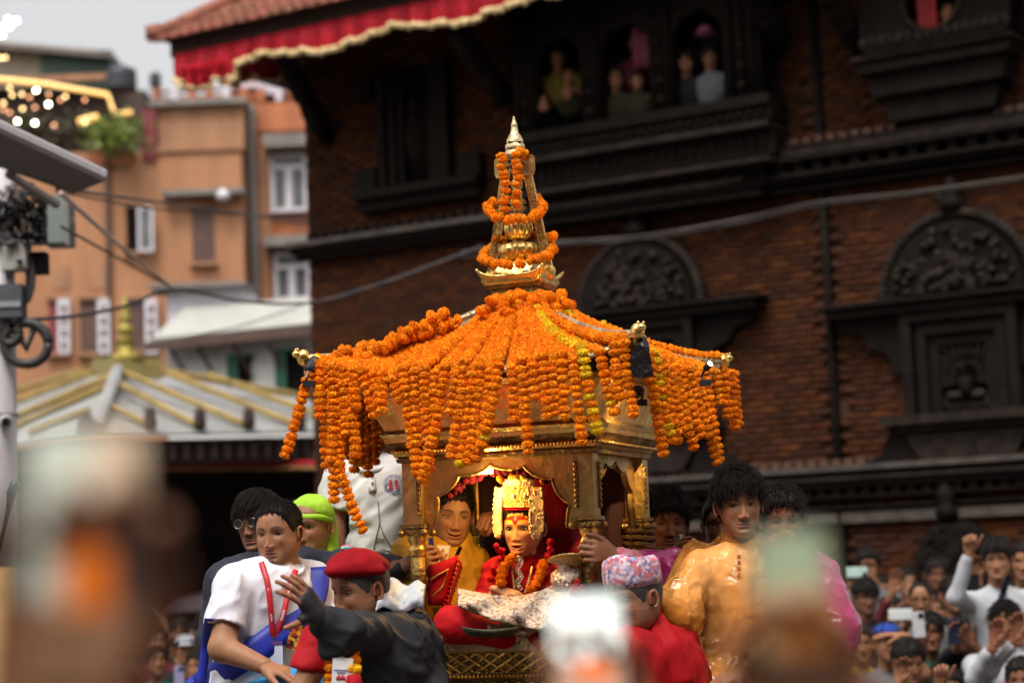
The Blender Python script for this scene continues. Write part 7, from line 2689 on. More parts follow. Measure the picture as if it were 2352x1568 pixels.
S = SDF(.009); torso(S, P(1462, 1330, 8.0), P(1608, 1322, 8.0), P(1540, 1640, 8.0), w=.17, neck=P(1537, 1288, d), sh=.068)
S.cap(P(1462, 1335, 8.0), P(1492, 1370, 7.75), .06, .05); S.cap(P(1608, 1325, 8.0), P(1585, 1375, 7.75), .06, .05)
p.cloth('jacket', S, M_NAVY, wr=.006)
S = SDF(.008); S.cap(P(1576, 1262, 7.98), P(1618, 1268, 8.02), .035, .04, k=.02); S.cap(P(1580, 1270, 7.96), P(1610, 1310, 7.98), .03, .03, k=.02)
p.cloth('blue_hood', S, M_BLUE, wr=.004)
mb = MB(); mb.tube([P(1560, 1230, 7.95), P(1570, 1255, 7.93), P(1556, 1285, 7.9)], [.014, .018, .014], 8); p.add('patterned_collar', mb, pattern('black_white_weave', [(.05, .04, .04), (.4, .36, .32)], 160))
p.done()
# half hidden spectacled man behind the orange cape
d = 8.1
p = Person('half hidden man with glasses just left of the orange cape youth', P(1655, 1900, d), skin=(.34, .17, .1))
H = p.head(P(1662, 1205, d), yaw=-12, size=.98, lo=True, hair=dict(front=.058, n=300, seed=16))
g = MB()
for sd in (-1, 1): g.tube([Vector(H.world(sd * .032 + .02 * math.cos(t), .1, .016 * math.sin(t))) for t in np.linspace(0, 2 * math.pi, 20)], .0022, 5)
g.tube([Vector(H.world(-.052, .098, .003)), Vector(H.world(-.076, .0, .01))], .002, 5); g.tube([Vector(H.world(-.012, .1, .004)), Vector(H.world(.012, .1, .004))], .002, 5)
p.add('glasses', g, M_BLACK)
S = SDF(.01); S.cap(P(1664, 1240, d + .02), P(1666, 1300, d), .055, .06); p.flesh(S)
S = SDF(.012); torso(S, P(1600, 1335, d), P(1735, 1335, d), P(1668, 1640, d), w=.165, neck=P(1666, 1290, d)); p.cloth('shirt', S, M_NAVY); p.done()

# ---------------------------------------------------------------- boy in mustard jacket beside the shrine
d = 7.62
p = Person('smiling boy in mustard yellow jacket leaning into the shrine', P(1030, 1900, d), skin=(.40, .215, .125))
H = p.head(P(1037, 1184, d), yaw=14, pitch=6, roll=6, size=.95, smile=.8, mopen=.3, teeth=True, eye=.85, gaze=.5, jaw=1.02, cheek=1.3,
           hair=dict(front=.064, side=.006, back=-.05, thick=.005, thick_top=.016, n=1800, L=.014, fwd=.1, seed=19, lift=.6, droop=-.1, wid=.0013))
S = SDF(.0085); S.cap(P(1036, 1218, d + .02), P(1028, 1280, d + .02), .048, .055); S.cap(P(1028, 1280, d), P(945, 1285, 7.55), .045, .042); S.cap(P(945, 1285, 7.55), P(926, 1368, 7.45), .042, .034); S.cap(P(926, 1368, 7.45), P(975, 1326, 7.42), .032, .024); p.flesh(S)
p.hand(P(975, 1325, 7.42), (.5, -.4, .5), (0, 1, .2), (-.4, 0, .8), curls=(.6, .8, .5), size=.8)
S = SDF(.0075)
torso(S, P(945, 1275, 7.55), P(1078, 1290, 7.66), P(1010, 1480, 7.6), w=.15, dep=.7, neck=P(1028, 1258, d + .02), sh=.066)
S.cap(P(942, 1280, 7.55), P(925, 1370, 7.45), .068, .06, k=.03); S.cap(P(925, 1370, 7.45), P(972, 1335, 7.4), .055, .042, k=.03)
S.cap(P(1080, 1296, 7.66), P(1092, 1380, 7.58), .066, .058, k=.03); S.cap(P(1092, 1380, 7.58), P(1030, 1400, 7.45), .054, .045, k=.03)
S.cap(P(985, 1236, 7.62), P(1000, 1252, 7.6), .03, .03, k=.03); S.cap(P(1068, 1236, 7.64), P(1058, 1262, 7.6), .03, .03, k=.03)
p.cloth('jacket', S, M_YEL, wr=.010, wscale=13, seed=71, fine=.001)
mb = MB()
rows = []
for t in np.linspace(0, 1, 7):
    rows.append([p.on('jacket', x, 1252 + 90 * t, .006, dflt=7.52) for x in np.linspace(1003 + 4 * t, 1034 - 16 * t, 5)])
mb.grid(rows); p.add('white_shirt', mb, M_TEE, solid=.003)
p.ribbon('blue_lanyard', ['jacket'], [(990, 1235), (992, 1270), (998, 1330)], .016, M_BLUE, lift=.012, dflt=7.5)
p.ribbon('zip_flap', ['jacket'], [(1058, 1255), (1040, 1295), (1022, 1345)], .012, M_BLACK, lift=.01, dflt=7.5)
p.done()
bg = empty('tasselled_bag', P(1015, 1400, 7.33), 'red tasselled cloth with yellow trim held against the left pillar', 'cloth')
mb = MB()
rows = [[P(985 + (68 - 30 * t) * s, 1300 + 90 * t - 26 * s * (1 - t), 7.34 - .02 * math.sin(s * 3)) for s in np.linspace(0, 1, 6)] for t in np.linspace(0, 1, 6)]
mb.grid(rows); mb.build('cloth', M_REDV, bg, smooth=True, solid=.01)
mb = MB(); mb.tube([P(990, 1330, 7.315), P(1030, 1306, 7.31), P(1018, 1345, 7.315), P(995, 1368, 7.32)], .004, 6); mb.build('trim', mat('yellow_trim', (.7, .42, .05), rough=.6), bg, smooth=True)
for k in range(12):
    mb = MB(); x, y = 1050 - k * 3.2, 1285 + k * 10; mb.tube([P(x, y, 7.33), P(x + 8, y + 6, 7.32), P(x + 11, y + 24, 7.32)], [.004, .006, .002], 5); mb.build('tassel', M_REDV, bg, smooth=True)

# ---------------------------------------------------------------- the child in the shrine
d = 7.36
p = Person('child in red and gold with painted forehead and tall gilt crown, seated in the shrine', P(1205, 1475, d), skin=(.80, .47, .24))


def brow_paint(x, z, paint):
    ax = np.abs(x)
    top = .072 - .30 * ax ** 1.3 * 3
    top = .061 - 5.5 * ax ** 2
    low = .0245 + .010 * np.cos(np.clip((ax - .036) / .03, -1.5, 1.5)) - .022 * np.exp(-(ax / .009) ** 2)
    red = np.clip((top - z) / .0015, 0, 1) * np.clip((z - low) / .0015, 0, 1)
    paint(red, (.62, .012, .008), 1)
    yl = np.maximum(np.exp(-((z - top) / .0042) ** 4), np.exp(-((z - low) / .004) ** 4)) * (z > .005)
    yl = np.maximum(yl, np.exp(-(x / .004) ** 2) * np.clip((low + .01 - z) / .002, 0, 1) * np.clip((z - .004) / .002, 0, 1))
    paint(yl, (.85, .55, .01), 1)
    e = (x / .006) ** 2 + ((z - .048) / .012) ** 2
    paint(np.clip(2 - 2 * e, 0, 1), (.75, .6, .35), 1)
    paint(np.clip(2 - 6 * e, 0, 1), (.03, .02, .02), 1)


H = p.head(P(1203, 1213, d), yaw=-23, pitch=2, roll=2, size=.85, mopen=.75, eye=1.35, gaze=-.25, brow=0, jaw=.86, wide=1.05, nose=.5, lips=(.50, .16, .10), paint=brow_paint, kohl=.85, cheek=1.3, teeth=True,
           hair=dict(front=.066, side=.0, back=-.05, thick=.008, thick_top=.012, n=500, L=.02, seed=22))
S = SDF(.006); S.cap(P(1206, 1245, d + .02), P(1208, 1310, d + .02), .036, .042); S.cap(P(1208, 1310, d), P(1142, 1325, 7.33), .04, .036); S.cap(P(1142, 1325, 7.33), P(1124, 1374, 7.27), .034, .028); S.cap(P(1124, 1374, 7.27), P(1152, 1356, 7.2), .026, .02); p.flesh(S)
p.hand(P(1150, 1355, 7.2), (.8, -.3, -.2), (0, .2, -1), (0, -1, 0), curls=(.5, .6, .4), size=.72)
S = SDF(.0065)
torso(S, P(1148, 1318, 7.34), P(1268, 1318, 7.40), P(1208, 1445, 7.4), w=.115, dep=.75, neck=P(1208, 1300, d + .02), sh=.055)
S.cap(P(1142, 1322, 7.33), P(1122, 1375, 7.28), .055, .05, k=.03); S.cap(P(1274, 1322, 7.4), P(1290, 1380, 7.33), .055, .05, k=.03)
p.cloth('red_robe', S, M_REDV, wr=.009, wscale=15, seed=81, fine=.002)
S = SDF(.008)      # crossed knees in red
S.cap(P(1160, 1445, 7.30), P(1042, 1432, 7.16), .07, .062, k=.03); S.cap(P(1042, 1432, 7.16), P(1160, 1462, 7.1), .058, .04, k=.03)
S.cap(P(1255, 1445, 7.30), P(1345, 1432, 7.14), .07, .06, k=.03); S.cap(P(1345, 1432, 7.14), P(1240, 1462, 7.08), .055, .04, k=.03)
p.cloth('red_trousers', S, M_REDV, wr=.004, wscale=9, seed=82)
BROC = mat('silver_brocade', (.50, .40, .30), (.22, .11, .07), rough=.5, scale=75, bump=.4, bscale=120, lo=.5, hi=.58)
mb = MB()
rows = []
for i in range(33):
    s_ = i / 32
    row = []
    for j in range(11):
        t = j / 10
        px = 1052 + 268 * s_
        top = 1352 + 18 * math.sin(s_ * 3.1) - 34 * max(0, s_ - .55) * 2.0
        bot = 1392 + 62 * math.sin(min(1, s_ * 1.25) * 1.5) - 10 * s_
        py = top + (bot - top) * t
        dd = 7.13 - .11 * t - .03 * math.sin(t * 2.6) + .02 * math.sin(s_ * 17 + t * 5) + .012 * math.sin(s_ * 31 - t * 9)
        row.append(P(px, py, dd))
    rows.append(row)
mb.grid(rows); p.add('brocade_lap_cloth', mb, BROC, solid=.008)
mb = MB()
rows = [[P(1120 + 150 * s_, 1432 + 28 * t + 3 * math.sin(s_ * 14), 7.06 - .015 * math.sin(t * 3)) for t in np.linspace(0, 1, 4)] for s_ in np.linspace(0, 1, 16)]
mb.grid(rows); p.add('brocade_hem', mb, BROC, solid=.006)
# crown
M_CROWN = mat('hammered_crown_gold', (.85, .56, .10), (.95, .78, .34), rough=.28, metal=.8, scale=70, bump=1.0, bscale=130)
M_CREAMB = mat('cream_bead_border', (.85, .58, .24), (.95, .75, .42), rough=.6, scale=90, bump=.4, bscale=150)
Hc = H
def hw_(x, f, z): return Vector(H.world(np.array(x) * .92, np.array(f) * .92, np.array(z) * .92))
mb = MB()
rows = []
for i in range(21):
    a = -1.0 + 2.0 * i / 20
    rows.append([hw_(.090 * math.sin(a), .098 * math.cos(a) + .004, .099 + .092 * t) for t in np.linspace(0, 1, 6)])
mb.grid(rows); cr_ = p.add('crown', mb, M_CROWN, solid=.006)
mb = MB()
rj = random.Random(5)
for i in range(210):
    a, z = rj.uniform(-.95, .95), rj.uniform(.103, .187)
    mb.ball(hw_(.0905 * math.sin(a), .098 * math.cos(a) + .008, z), rj.choice((.0022, .003, .0042)), 6, 4)
for z in (.100, .130, .160, .190):
    mb.tube([hw_(.0915 * math.sin(a), .099 * math.cos(a) + .008, z) for a in np.linspace(-1.0, 1.0, 26)], .0022, 6)
p.add('crown_bosses', mb, M_CROWN, parent=cr_)['kind'] = 'stuff'
mb = MB()
for a in (-.55, 0, .55): mb.ball(hw_(.092 * math.sin(a), .1 * math.cos(a) + .01, .148), .0068, 8, 6)
p.add('crown_pearls', mb, mat('pearl', (.7, .66, .58), rough=.2), parent=cr_)
mb = MB()
rows = []
for i in range(17):
    a = -1.05 + 2.1 * i / 16
    rows.append([hw_(.086 * math.sin(a), .096 * math.cos(a) + .002, .084 + .016 * t) for t in np.linspace(0, 1, 4)])
mb.grid(rows); p.add('crown_red_band', mb, M_REDV, solid=.004, parent=cr_)
for sd in (-1, 1):
    mb = MB()
    rows = []
    for t in np.linspace(0, 1, 12):
        z = .186 - .228 * t
        wd = .030 * (1 if t < .85 else 1 - (t - .85) * 4.5)
        c_ = (sd * (.085 + .012 * math.sin(t * 2.5)), .052 + .012 * t, z)
        rows.append([hw_(c_[0] + sd * q * wd * .85, c_[1] + .012 - q * wd * .55, c_[2]) for q in (-1, -.5, 0, .5, 1)])
    mb.grid(rows); lp = p.add('crown_lappet', mb, M_CREAMB, solid=.009, parent=cr_)
    mb = MB()
    for i in range(90):
        t = rj.random(); q = rj.choice((-1, -.95, 1, .95, rj.uniform(-1, 1)))
        z = .186 - .228 * t; wd = .030 * (1 if t < .85 else 1 - (t - .85) * 4.5)
        mb.ball(hw_(sd * (.085 + .012 * math.sin(t * 2.5)) + sd * q * wd * .85, .064 + .012 * t - q * wd * .55 + .008, z), rj.choice((.003, .004, .0048)), 6, 4)
    p.add('lappet_beads', mb, M_CREAMB, parent=cr_)['kind'] = 'stuff'
mb = MB()
for i in range(60):
    a = rj.uniform(-1.1, 1.1); mb.ball(hw_(.08 * math.sin(a), .085 * math.cos(a), .19 + rj.uniform(0, .028)), rj.uniform(.006, .011), 7, 5)
p.add('crown_blossoms', mb, M_CREAMB, parent=cr_)['kind'] = 'stuff'
mb = MB()
for x, z, l in ((.0, .2, .06), (-.02, .2, .05), (.025, .205, .055)): mb.tube([hw_(x, .07, z), hw_(x * 1.3, .08, z + l * .6), hw_(x * 1.5 + .005, .075, z + l)], [.006, .011, .002], 7)
p.add('yellow_petals', mb, mat('yellow_petal', (.8, .5, .02), rough=.6), parent=cr_)
mb = MB()
for i in range(46):     # red tassels and pompoms at the neck
    px, py = rj.choice(((1152, 1268), (1262, 1270), (1275, 1300), (1140, 1300), (1248, 1325), (1170, 1290), (1285, 1335), (1130, 1330)))
    mb.ball(P(px + rj.gauss(0, 7), py + rj.gauss(0, 12), 7.27 + rj.uniform(-.02, .03)), rj.uniform(.009, .016), 7, 5)
p.add('red_pompoms', mb, M_REDV)['kind'] = 'stuff'
mb = MB()
for k in range(14):
    q = P(1192 + 4 * math.sin(k), 1282 + k * 5.2, 7.23); mb.tube([q + Vector((.009 * math.cos(t), -.002, .008 * math.sin(t))) for t in np.linspace(0, 2 * math.pi, 10)], .0022, 5)
p.add('silver_chain', mb, mat('silver', (.8, .75, .62), rough=.25, metal=1))
mb = MB()
for (x0, x1) in ((1176, 1182), (1222, 1206)): mb.tube([P(x0, 1300, 7.25), P((x0 + x1) / 2, 1335, 7.22), P(x1, 1362, 7.2)], .004, 6)
p.add('gold_trim', mb, M_CROWN)
p.done()
garland([P(1182, 1275, 7.245), P(1158, 1300, 7.215), P(1150, 1325, 7.19), P(1152, 1352, 7.17)], 'marigold garland on the left breast of the crowned child', 'garlands worn by the child', size=.95)
garland([P(1250, 1288, 7.25), P(1245, 1310, 7.215), P(1234, 1335, 7.19), P(1216, 1360, 7.17)], 'marigold garland on the right breast of the crowned child', 'garlands worn by the child', size=.95)
for (a, b, lab) in (((1160, 1104, 7.22), (1150, 1112, 7.23), 'marigold tuft at the left of the crown'), ((1228, 1082, 7.22), (1262, 1112, 7.26), 'marigold tuft falling over the right of the crown'), ((1176, 1086, 7.25), (1205, 1080, 7.26), 'marigold tuft on top of the crown')):
    garland([P(*a), (P(*a) + P(*b)) / 2 + Vector((0, 0, .008)), P(*b)], lab, 'marigold tufts on the crown', size=.85, jit=.006)
# red drape peak behind the child
S = SDF(.009)
S.cap(P(1262, 1112, 7.58), P(1290, 1290, 7.5), .035, .09, k=.05, flat=((0, 1, 0), .6)); S.cap(P(1255, 1120, 7.6), P(1235, 1290, 7.55), .03, .07, k=.05, flat=((0, 1, 0), .6)); S.cap(P(1290, 1200, 7.52), P(1322, 1310, 7.45), .04, .05, k=.05, flat=((0, 1, 0), .6))
V, Q = S.mesh(disp=lambda V, N: .014 * vnoise(V * np.array([1, 1, .35]), 16, 5) + .006 * vnoise(V * np.array([1, 1, .4]), 34, 6))
_o = np.array(P(1285, 1310, 7.5)); dr_ = obj('red_drape', mesh_np('red_drape', V - _o, Q), M_DRAPE); dr_.location = _o
tag(dr_, 'deep red velvet drape rising to a peak behind the crowned child', 'drape')
# hand of an attendant in the dark of the shrine
p = Person('attendant in the dark behind the shrine, only a brown fist showing', P(1110, 1700, 7.95), skin=(.26, .13, .075))
p.head(P(1120, 1120, 8.1), yaw=20, lo=True, hair=dict(n=200)); p.hand(P(1160, 1180, 7.6), (-.7, -.5, -.1), (-.2, .2, -1), (0, -1, .6), curls=(1.0, 1.2, .8), thumb=(.5, .8))
S = SDF(.012); S.cap(P(1230, 1190, 7.85), P(1165, 1180, 7.62), .04, .028); S.cap(P(1200, 1245, 8.1), P(1232, 1192, 7.87), .05, .04); S.cap(P(1125, 1208, 8.1), P(1200, 1245, 8.1), .05, .05); S.cap(P(1122, 1150, 8.1), P(1125, 1210, 8.1), .055, .06); p.flesh(S)
S = SDF(.014); torso(S, P(1050, 1240, 8.1), P(1200, 1240, 8.1), P(1125, 1560, 8.1), neck=P(1125, 1205, 8.1)); S.cap(P(1200, 1245, 8.1), P(1235, 1195, 7.88), .06, .05); p.cloth('shirt', S, M_NAVY); p.done()

# ---------------------------------------------------------------- small things on the shrine floor
mb = MB()
n = 24
rows = []
for t in np.linspace(0, 1, 6):
    rows.append([P(1126 + (30 + 36 * t ** .6) * math.cos(a), 1462 - 20 * t ** 2 - 4 * t * math.cos(2 * a), 7.02 - (.05 + .03 * t) * math.sin(a)) for a in np.linspace(0, 2 * math.pi, n + 1)])
mb.grid(rows)
thing(mb, 'leaf_bowl', mat('stitched_leaf', (.05, .055, .02), (.03, .035, .012), rough=.6, scale=30, bump=.5), 'dark green stitched leaf bowl on the chariot sill', 'bowl', solid=.004, smooth=True)
mb = MB(); mb.lathe([(.03, 0), (.046, .01), (.06, .04), (.056, .07), (.036, .085), (.034, .1), (.06, .112), (.062, .116)], 24, None, P(1305, 1362, 7.12))
thing(mb, 'silver_pot', mat('chased_silver', (.7, .6, .5), (.4, .3, .22), rough=.3, metal=1, scale=50, bump=.9, bscale=80), 'chased silver pot beside the right pillar of the shrine', 'pot', smooth=True)
mb = MB(); mb.lathe([(.02, 0), (.075, .022), (.08, .026), (.02, .012)], 24, Matrix.Rotation(-.25, 3, 'X'), P(1312, 1300, 7.1))
thing(mb, 'brass_tray', M_CROWN, 'shallow brass tray resting on the silver pot', 'tray', smooth=True)
mb = MB()
for k in range(14): mb.ball(P(1325 + random.gauss(0, 9), 1352 + random.gauss(0, 12), 7.06), .009, 6, 4)
thing(mb, 'red_flower_heap', M_REDV, 'heap of small red blossoms by the silver pot', 'flowers', smooth=True)
mb = MB()
for k in range(9): mb.ball(P(1000 + random.gauss(0, 6), 1460 + random.gauss(0, 5), 7.0), (.012, .01, .008), 6, 4, Matrix.Rotation(k, 3, 'Y'))
thing(mb, 'crumpled_tissue', M_PRINT, 'crumpled white paper at the left end of the sill', 'paper', smooth=False)
# ================================================================== CROWD, WINDOW ONLOOKERS, PHONES IN THE FOREGROUND
SH = {k: mat('shirt_' + k, c, tuple(x * .8 for x in c), rough=.85, scale=9, spec=.2) for k, c in dict(
    black=(.012, .012, .014), navy=(.012, .016, .035), white=(.42, .42, .44), grey=(.12, .12, .125), teal=(.01, .22, .2), maroon=(.09, .012, .018),
    tan=(.3, .2, .1), yellow=(.5, .36, .05), red=(.38, .012, .015), blue=(.02, .06, .3), green=(.03, .07, .04), olive=(.03, .026, .012), mustard=(.12, .085, .01), shaded_red=(.16, .006, .008)).items()}  # mustard and the last red: yellow and red darkened for window shade
M_PHONEB = mat('phone_body', (.012, .012, .014), rough=.25)
M_PHONEW = mat('phone_white_back', (.6, .62, .62), rough=.3)
M_JEANS = mat('dark_trousers', (.02, .022, .03), rough=.9)


def phone(c, right, up, label, back=True, w=.072, h=.152, matl=None, group='phones held up in the crowd', screen=None):
    c, right, up = Vector(c), Vector(right).normalized(), Vector(up)
    up = (up - right * up.dot(right)).normalized()
    nrm = right.cross(up)                      # towards the viewer
    M3 = Matrix((right, up, nrm)).transposed()
    e = empty('phone', c - up * h / 2, label, 'phone', group)
    mb = MB(); mb.box(c, (w, h, .008), M3)
    bo = mb.build('case', matl or (M_PHONEW if back else M_PHONEB), e)
    bv = bo.modifiers.new('bevel', 'BEVEL'); bv.width = .003; bv.segments = 2
    if back:
        mb = MB(); mb.box(c + right * (w * .22) + up * (h * .36) + nrm * .005, (w * .4, w * .42, .003), M3); cmr = mb.build('camera_bump', M_PHONEB, e)
        for q in (-.3, .3):
            mb = MB(); mb.tube([c + right * (w * .22) + up * (h * .36 + w * .1 * q * 3) + nrm * .006, c + right * (w * .22) + up * (h * .36 + w * .1 * q * 3) + nrm * .009], w * .08, 10); mb.build('lens', M_BLACK, cmr)
    if screen:
        nu, nv = 22, 44
        V, C = [], []
        for j in range(nv + 1):
            for i in range(nu + 1):
                x, y = i / nu, j / nv
                V.append(tuple(c + right * ((x - .5) * w * .94) + up * ((y - .5) * h * .96) + nrm * .0046)); C.append(screen(x, y))
        F = [(j * (nu + 1) + i, j * (nu + 1) + i + 1, (j + 1) * (nu + 1) + i + 1, (j + 1) * (nu + 1) + i) for j in range(nv) for i in range(nu)]
        me = mesh_np('screen', np.array(V) - np.array(e['_o']), np.array(F), cols=np.array(C))
        if 'lit_screen' not in MATS:
            m = bpy.data.materials.new('lit_screen'); m.use_nodes = True
            N, L = m.node_tree.nodes, m.node_tree.links
            at = N.new('ShaderNodeAttribute'); at.attribute_name = 'col'
            b = N['Principled BSDF']; b.inputs['Base Color'].default_value = (.01, .01, .01, 1); b.inputs['Roughness'].default_value = .1
            L.new(at.outputs['Color'], b.inputs['Emission Color']); b.inputs['Emission Strength'].default_value = 1.0
            MATS['lit_screen'] = m
        obj('screen', me, MATS['lit_screen'], e)
    return e


def crowd(px, py, d, label, shirt='black', skin=(.32, .165, .1), yaw=0, pitch=0, group='spectators', arms=None, hair=True, smile=0, mopen=0, hs=1.0, lo=True, cap=None, glasses=False, h=.016, hairk=None, full=True, curls=(.5, .6, .4), hand_dir=None, sleeve=None, extra_yaw=0, beard=0, sh_w=.19, pelz=.74):
    """a person standing at d metres whose head shows at (px,py); arms: list of (wrist px,py,dd, sleeve length 0..1)"""
    hc = P(px, py, d)
    p = Person(label, (hc.x, hc.y, 0), skin=skin, group=group)
    hk = dict(front=.06, side=.0, back=-.055, thick=.010, thick_top=.018, n=260, L=.028, wid=.0042, seed=int(px) % 97, spread=.9)
    if hairk: hk.update(hairk)
    H = p.head(hc, yaw=yaw, pitch=pitch, size=hs, lo=lo, smile=smile, mopen=mopen, teeth=mopen > .3, eye=.75, beard=beard, stache=beard, hair=hk if hair else None)
    yr = R(extra_yaw)
    lat = Vector((math.cos(yr), math.sin(yr), 0))
    nb = hc + Vector((0, .03, -.155 * hs))
    sl, sr = hc - lat * sh_w * hs + Vector((0, .03, -.245 * hs)), hc + lat * sh_w * hs + Vector((0, .03, -.245 * hs))
    pel = hc + Vector((0, .05, -pelz * hs))
    S = SDF(h); S.cap(hc + Vector((0, .02, -.08 * hs)), nb, .052 * hs, .058 * hs)
    T = SDF(h)
    torso(T, sl, sr, pel, w=.155 * hs, dep=.68, neck=nb, sh=.062 * hs)
    jobs = arms or []
    for a in jobs:
        wx, wy, wd, slv = a[:4]
        wv = P(wx, wy, wd)
        s0 = sl if (wv - sl).length < (wv - sr).length else sr
        if len(a) > 5 and a[5] is not None: s0 = sl if a[5] < 0 else sr
        mid = (s0 + wv) / 2
        Lr = (wv - s0).length
        want = .56 * hs
        sag = math.sqrt(max(0, (want / 2) ** 2 - (Lr / 2) ** 2))
        out = Vector((0, -.25, -1)) + lat * (.6 if s0 is sr else -.6)
        out = (out - (wv - s0) * (out.dot(wv - s0) / max(Lr * Lr, 1e-6)))
        el = mid + out.normalized() * sag
        S.cap(s0, el, .046 * hs, .038 * hs); S.cap(el, wv, .038 * hs, .026 * hs)
        if slv > 0: T.cap(s0, s0.lerp(el, min(1, slv * 2)), .058 * hs, .052 * hs, k=.03)
        if slv > .5: T.cap(el, el.lerp(wv, (slv - .5) * 2), .05 * hs, .038 * hs, k=.03)
        hd_ = a[4] if len(a) > 4 and a[4] is not None else (wv - el)
        side = lat if s0 is sl else -lat
        nrm = Vector((0, -1, 0)) if len(a) < 7 else Vector(a[6])
        if abs(Vector(hd_).normalized().dot(nrm)) > .95: nrm = Vector((0, 0, -1))
        cu = a[7] if len(a) > 7 else curls
        p.hand(wv, hd_, nrm, side, curls=cu, size=hs, h=.006)
    p.flesh(S)
    p.cloth('shirt', T, SH[shirt], wr=.006, wscale=8, seed=int(px) % 89, fine=0)
    if cap:
        mb = MB()
        rows = []
        for (zz_, sx, sy) in ((.052, .082, .102), (.075, .081, .1), (.1, .07, .085), (.118, .045, .055), (.124, .0, .0)):
            rows.append([Vector(H.world(sx * math.sin(a), sy * math.cos(a) - .005, zz_)) for a in np.linspace(0, 2 * math.pi, 25)])
        mb.grid(rows)
        rows = [[Vector(H.world(.07 * math.sin(a) * (1 - .1 * t), .09 * math.cos(a) + .07 * t, .056 - .018 * t)) for a in np.linspace(-1.1, 1.1, 9)] for t in (0, .5, 1)]
        mb.grid(rows); p.add('cap', mb, SH[cap], solid=.004)
    if glasses:
        g = MB()
        for sd in (-1, 1):
            g.tube([Vector(H.world(sd * .032 + .02 * math.cos(t), .1, .015 * math.sin(t))) for t in np.linspace(0, 2 * math.pi, 16)], .0022, 5)
            g.tube([Vector(H.world(sd * .052, .098, .003)), Vector(H.world(sd * .076, .0, .01))], .002, 5)
        p.add('glasses', g, M_BLACK)
    if full:
        S2 = SDF(.03)
        for q in (-1, 1):
            hp = pel + lat * (.08 * q * hs)
            S2.cap(hp, Vector((hp.x, hp.y + .02, .1)), .085 * hs, .055, k=.04)
            S2.cap(Vector((hp.x, hp.y + .04, .04)), Vector((hp.x, hp.y - .14, .035)), .045, .04, k=.03)
        p.cloth('trousers', S2, M_JEANS, wr=.004, fine=0)
    p.H = H
    p.done()
    return p


GR, GL = 'spectators at the right below the palace', 'spectators at the left below the pavilion'
UPV, RT = Vector((0, 0, 1)), Vector((1, 0, 0))
# ---- right crowd
c1 = crowd(2291, 1286, 12.6, 'smiling man in white sweater raising his fist at far right', 'white', yaw=-18, smile=.8, group=GR, skin=(.42, .23, .14), hairk=dict(front=.05, thick=.016, thick_top=.03, fwd=1.0, L=.04),
           arms=[(2226, 1268, 12.3, .92, (0, -.1, 1), -1, (0, -1, 0), (1.3, 1.4, .9)), (2330, 1440, 12.3, .9)])
c1.ribbon('strap', ['shirt'], [(2318, 1322), (2300, 1370), (2282, 1420)], .035, SH['navy'], lift=.012, dflt=11.8)
crowd(1988, 1372, 14.2, 'bearded man with thick fringe in black jacket at the edge of the magenta cape', 'black', yaw=4, smile=.6, mopen=.3, group=GR, skin=(.22, .11, .065), beard=.55, hairk=dict(front=.045, thick=.016, thick_top=.026, fwd=1.2, L=.045))
crowd(1993, 1300, 15.4, 'person filming with a pale mint phone held sideways', 'grey', yaw=-5, group=GR, arms=[(2006, 1330, 15.0, .9, (-.5, 0, .8))], hairk=dict(thick=.02, thick_top=.03))
phone(P(1968, 1313, 14.9), (0, 0, -1), (1, 0, .03), 'pale mint phone held sideways in front of the brick wall', matl=mat('mint_phone', (.5, .66, .6), rough=.3))
crowd(2046, 1408, 15.2, 'person waving an open palm behind the bearded man', 'maroon', yaw=-8, group=GR, arms=[(2048, 1362, 14.9, .85, (.25, -.1, 1), -1, (0, -1, 0), (.15, .2, .1))])
crowd(2114, 1376, 14.0, 'balding man in glasses lifting a white phone', 'grey', yaw=-12, pitch=4, group=GR, hair=True, glasses=True, skin=(.36, .19, .115), hairk=dict(front=.09, side=.0, thick=.004, thick_top=.004, n=100, L=.012), arms=[(2090, 1424, 13.5, .8, (-.6, -.2, .6))])
phone(P(2068, 1410, 13.4), (0, -.05, -1), (-1, 0, .05), 'white phone held sideways before the balding man')
crowd(2188, 1366, 14.4, 'man half hidden behind raised hands beside the white sweater', 'black', yaw=10, group=GR, skin=(.38, .2, .12), smile=.4)
crowd(2228, 1446, 12.9, 'man with moustache looking down at a dark phone', 'black', yaw=-22, pitch=14, group=GR, skin=(.24, .12, .07), beard=.4, arms=[(2206, 1474, 12.4, .75, (-.4, -.2, .7)), (2236, 1478, 12.4, .75, (-.5, -.2, .6))])
phone(P(2191, 1450, 12.35), (1, -.2, 0), (0, -.2, 1), 'dark phone held upright by the man with moustache', back=True, matl=mat('blue_phone', (.02, .03, .06), rough=.3))
crowd(2309, 1430, 12.3, 'laughing woman in white cardigan with hands at her cheeks', 'white', yaw=-14, pitch=-4, smile=1, mopen=1.0, group=GR, skin=(.38, .18, .12), hairk=dict(thick=.018, thick_top=.02, L=.06, back=-.1, side=-.04),
      arms=[(2284, 1476, 11.9, .85, (.1, -.1, 1)), (2340, 1462, 11.9, .85, (-.1, -.1, 1))])
crowd(2136, 1452, 13.1, 'woman raising a white phone and wearing a wrist watch', 'green', yaw=-6, group=GR, skin=(.3, .15, .09), hairk=dict(L=.05, back=-.09, thick=.016), arms=[(2120, 1478, 12.6, .3, (-.2, -.2, .9), -1)])
phone(P(2110, 1434, 12.5), (1, 0, .05), (.05, -.1, 1), 'white phone held upright by the woman with the watch')
crowd(2036, 1476, 12.8, 'man in blue cap shading his brow with a hand', 'grey', yaw=12, pitch=-4, group=GR, skin=(.33, .17, .1), cap='blue', arms=[(2072, 1458, 12.5, .3, (-1, 0, .1), 1, (0, .2, -1), (.2, .2, .1))])
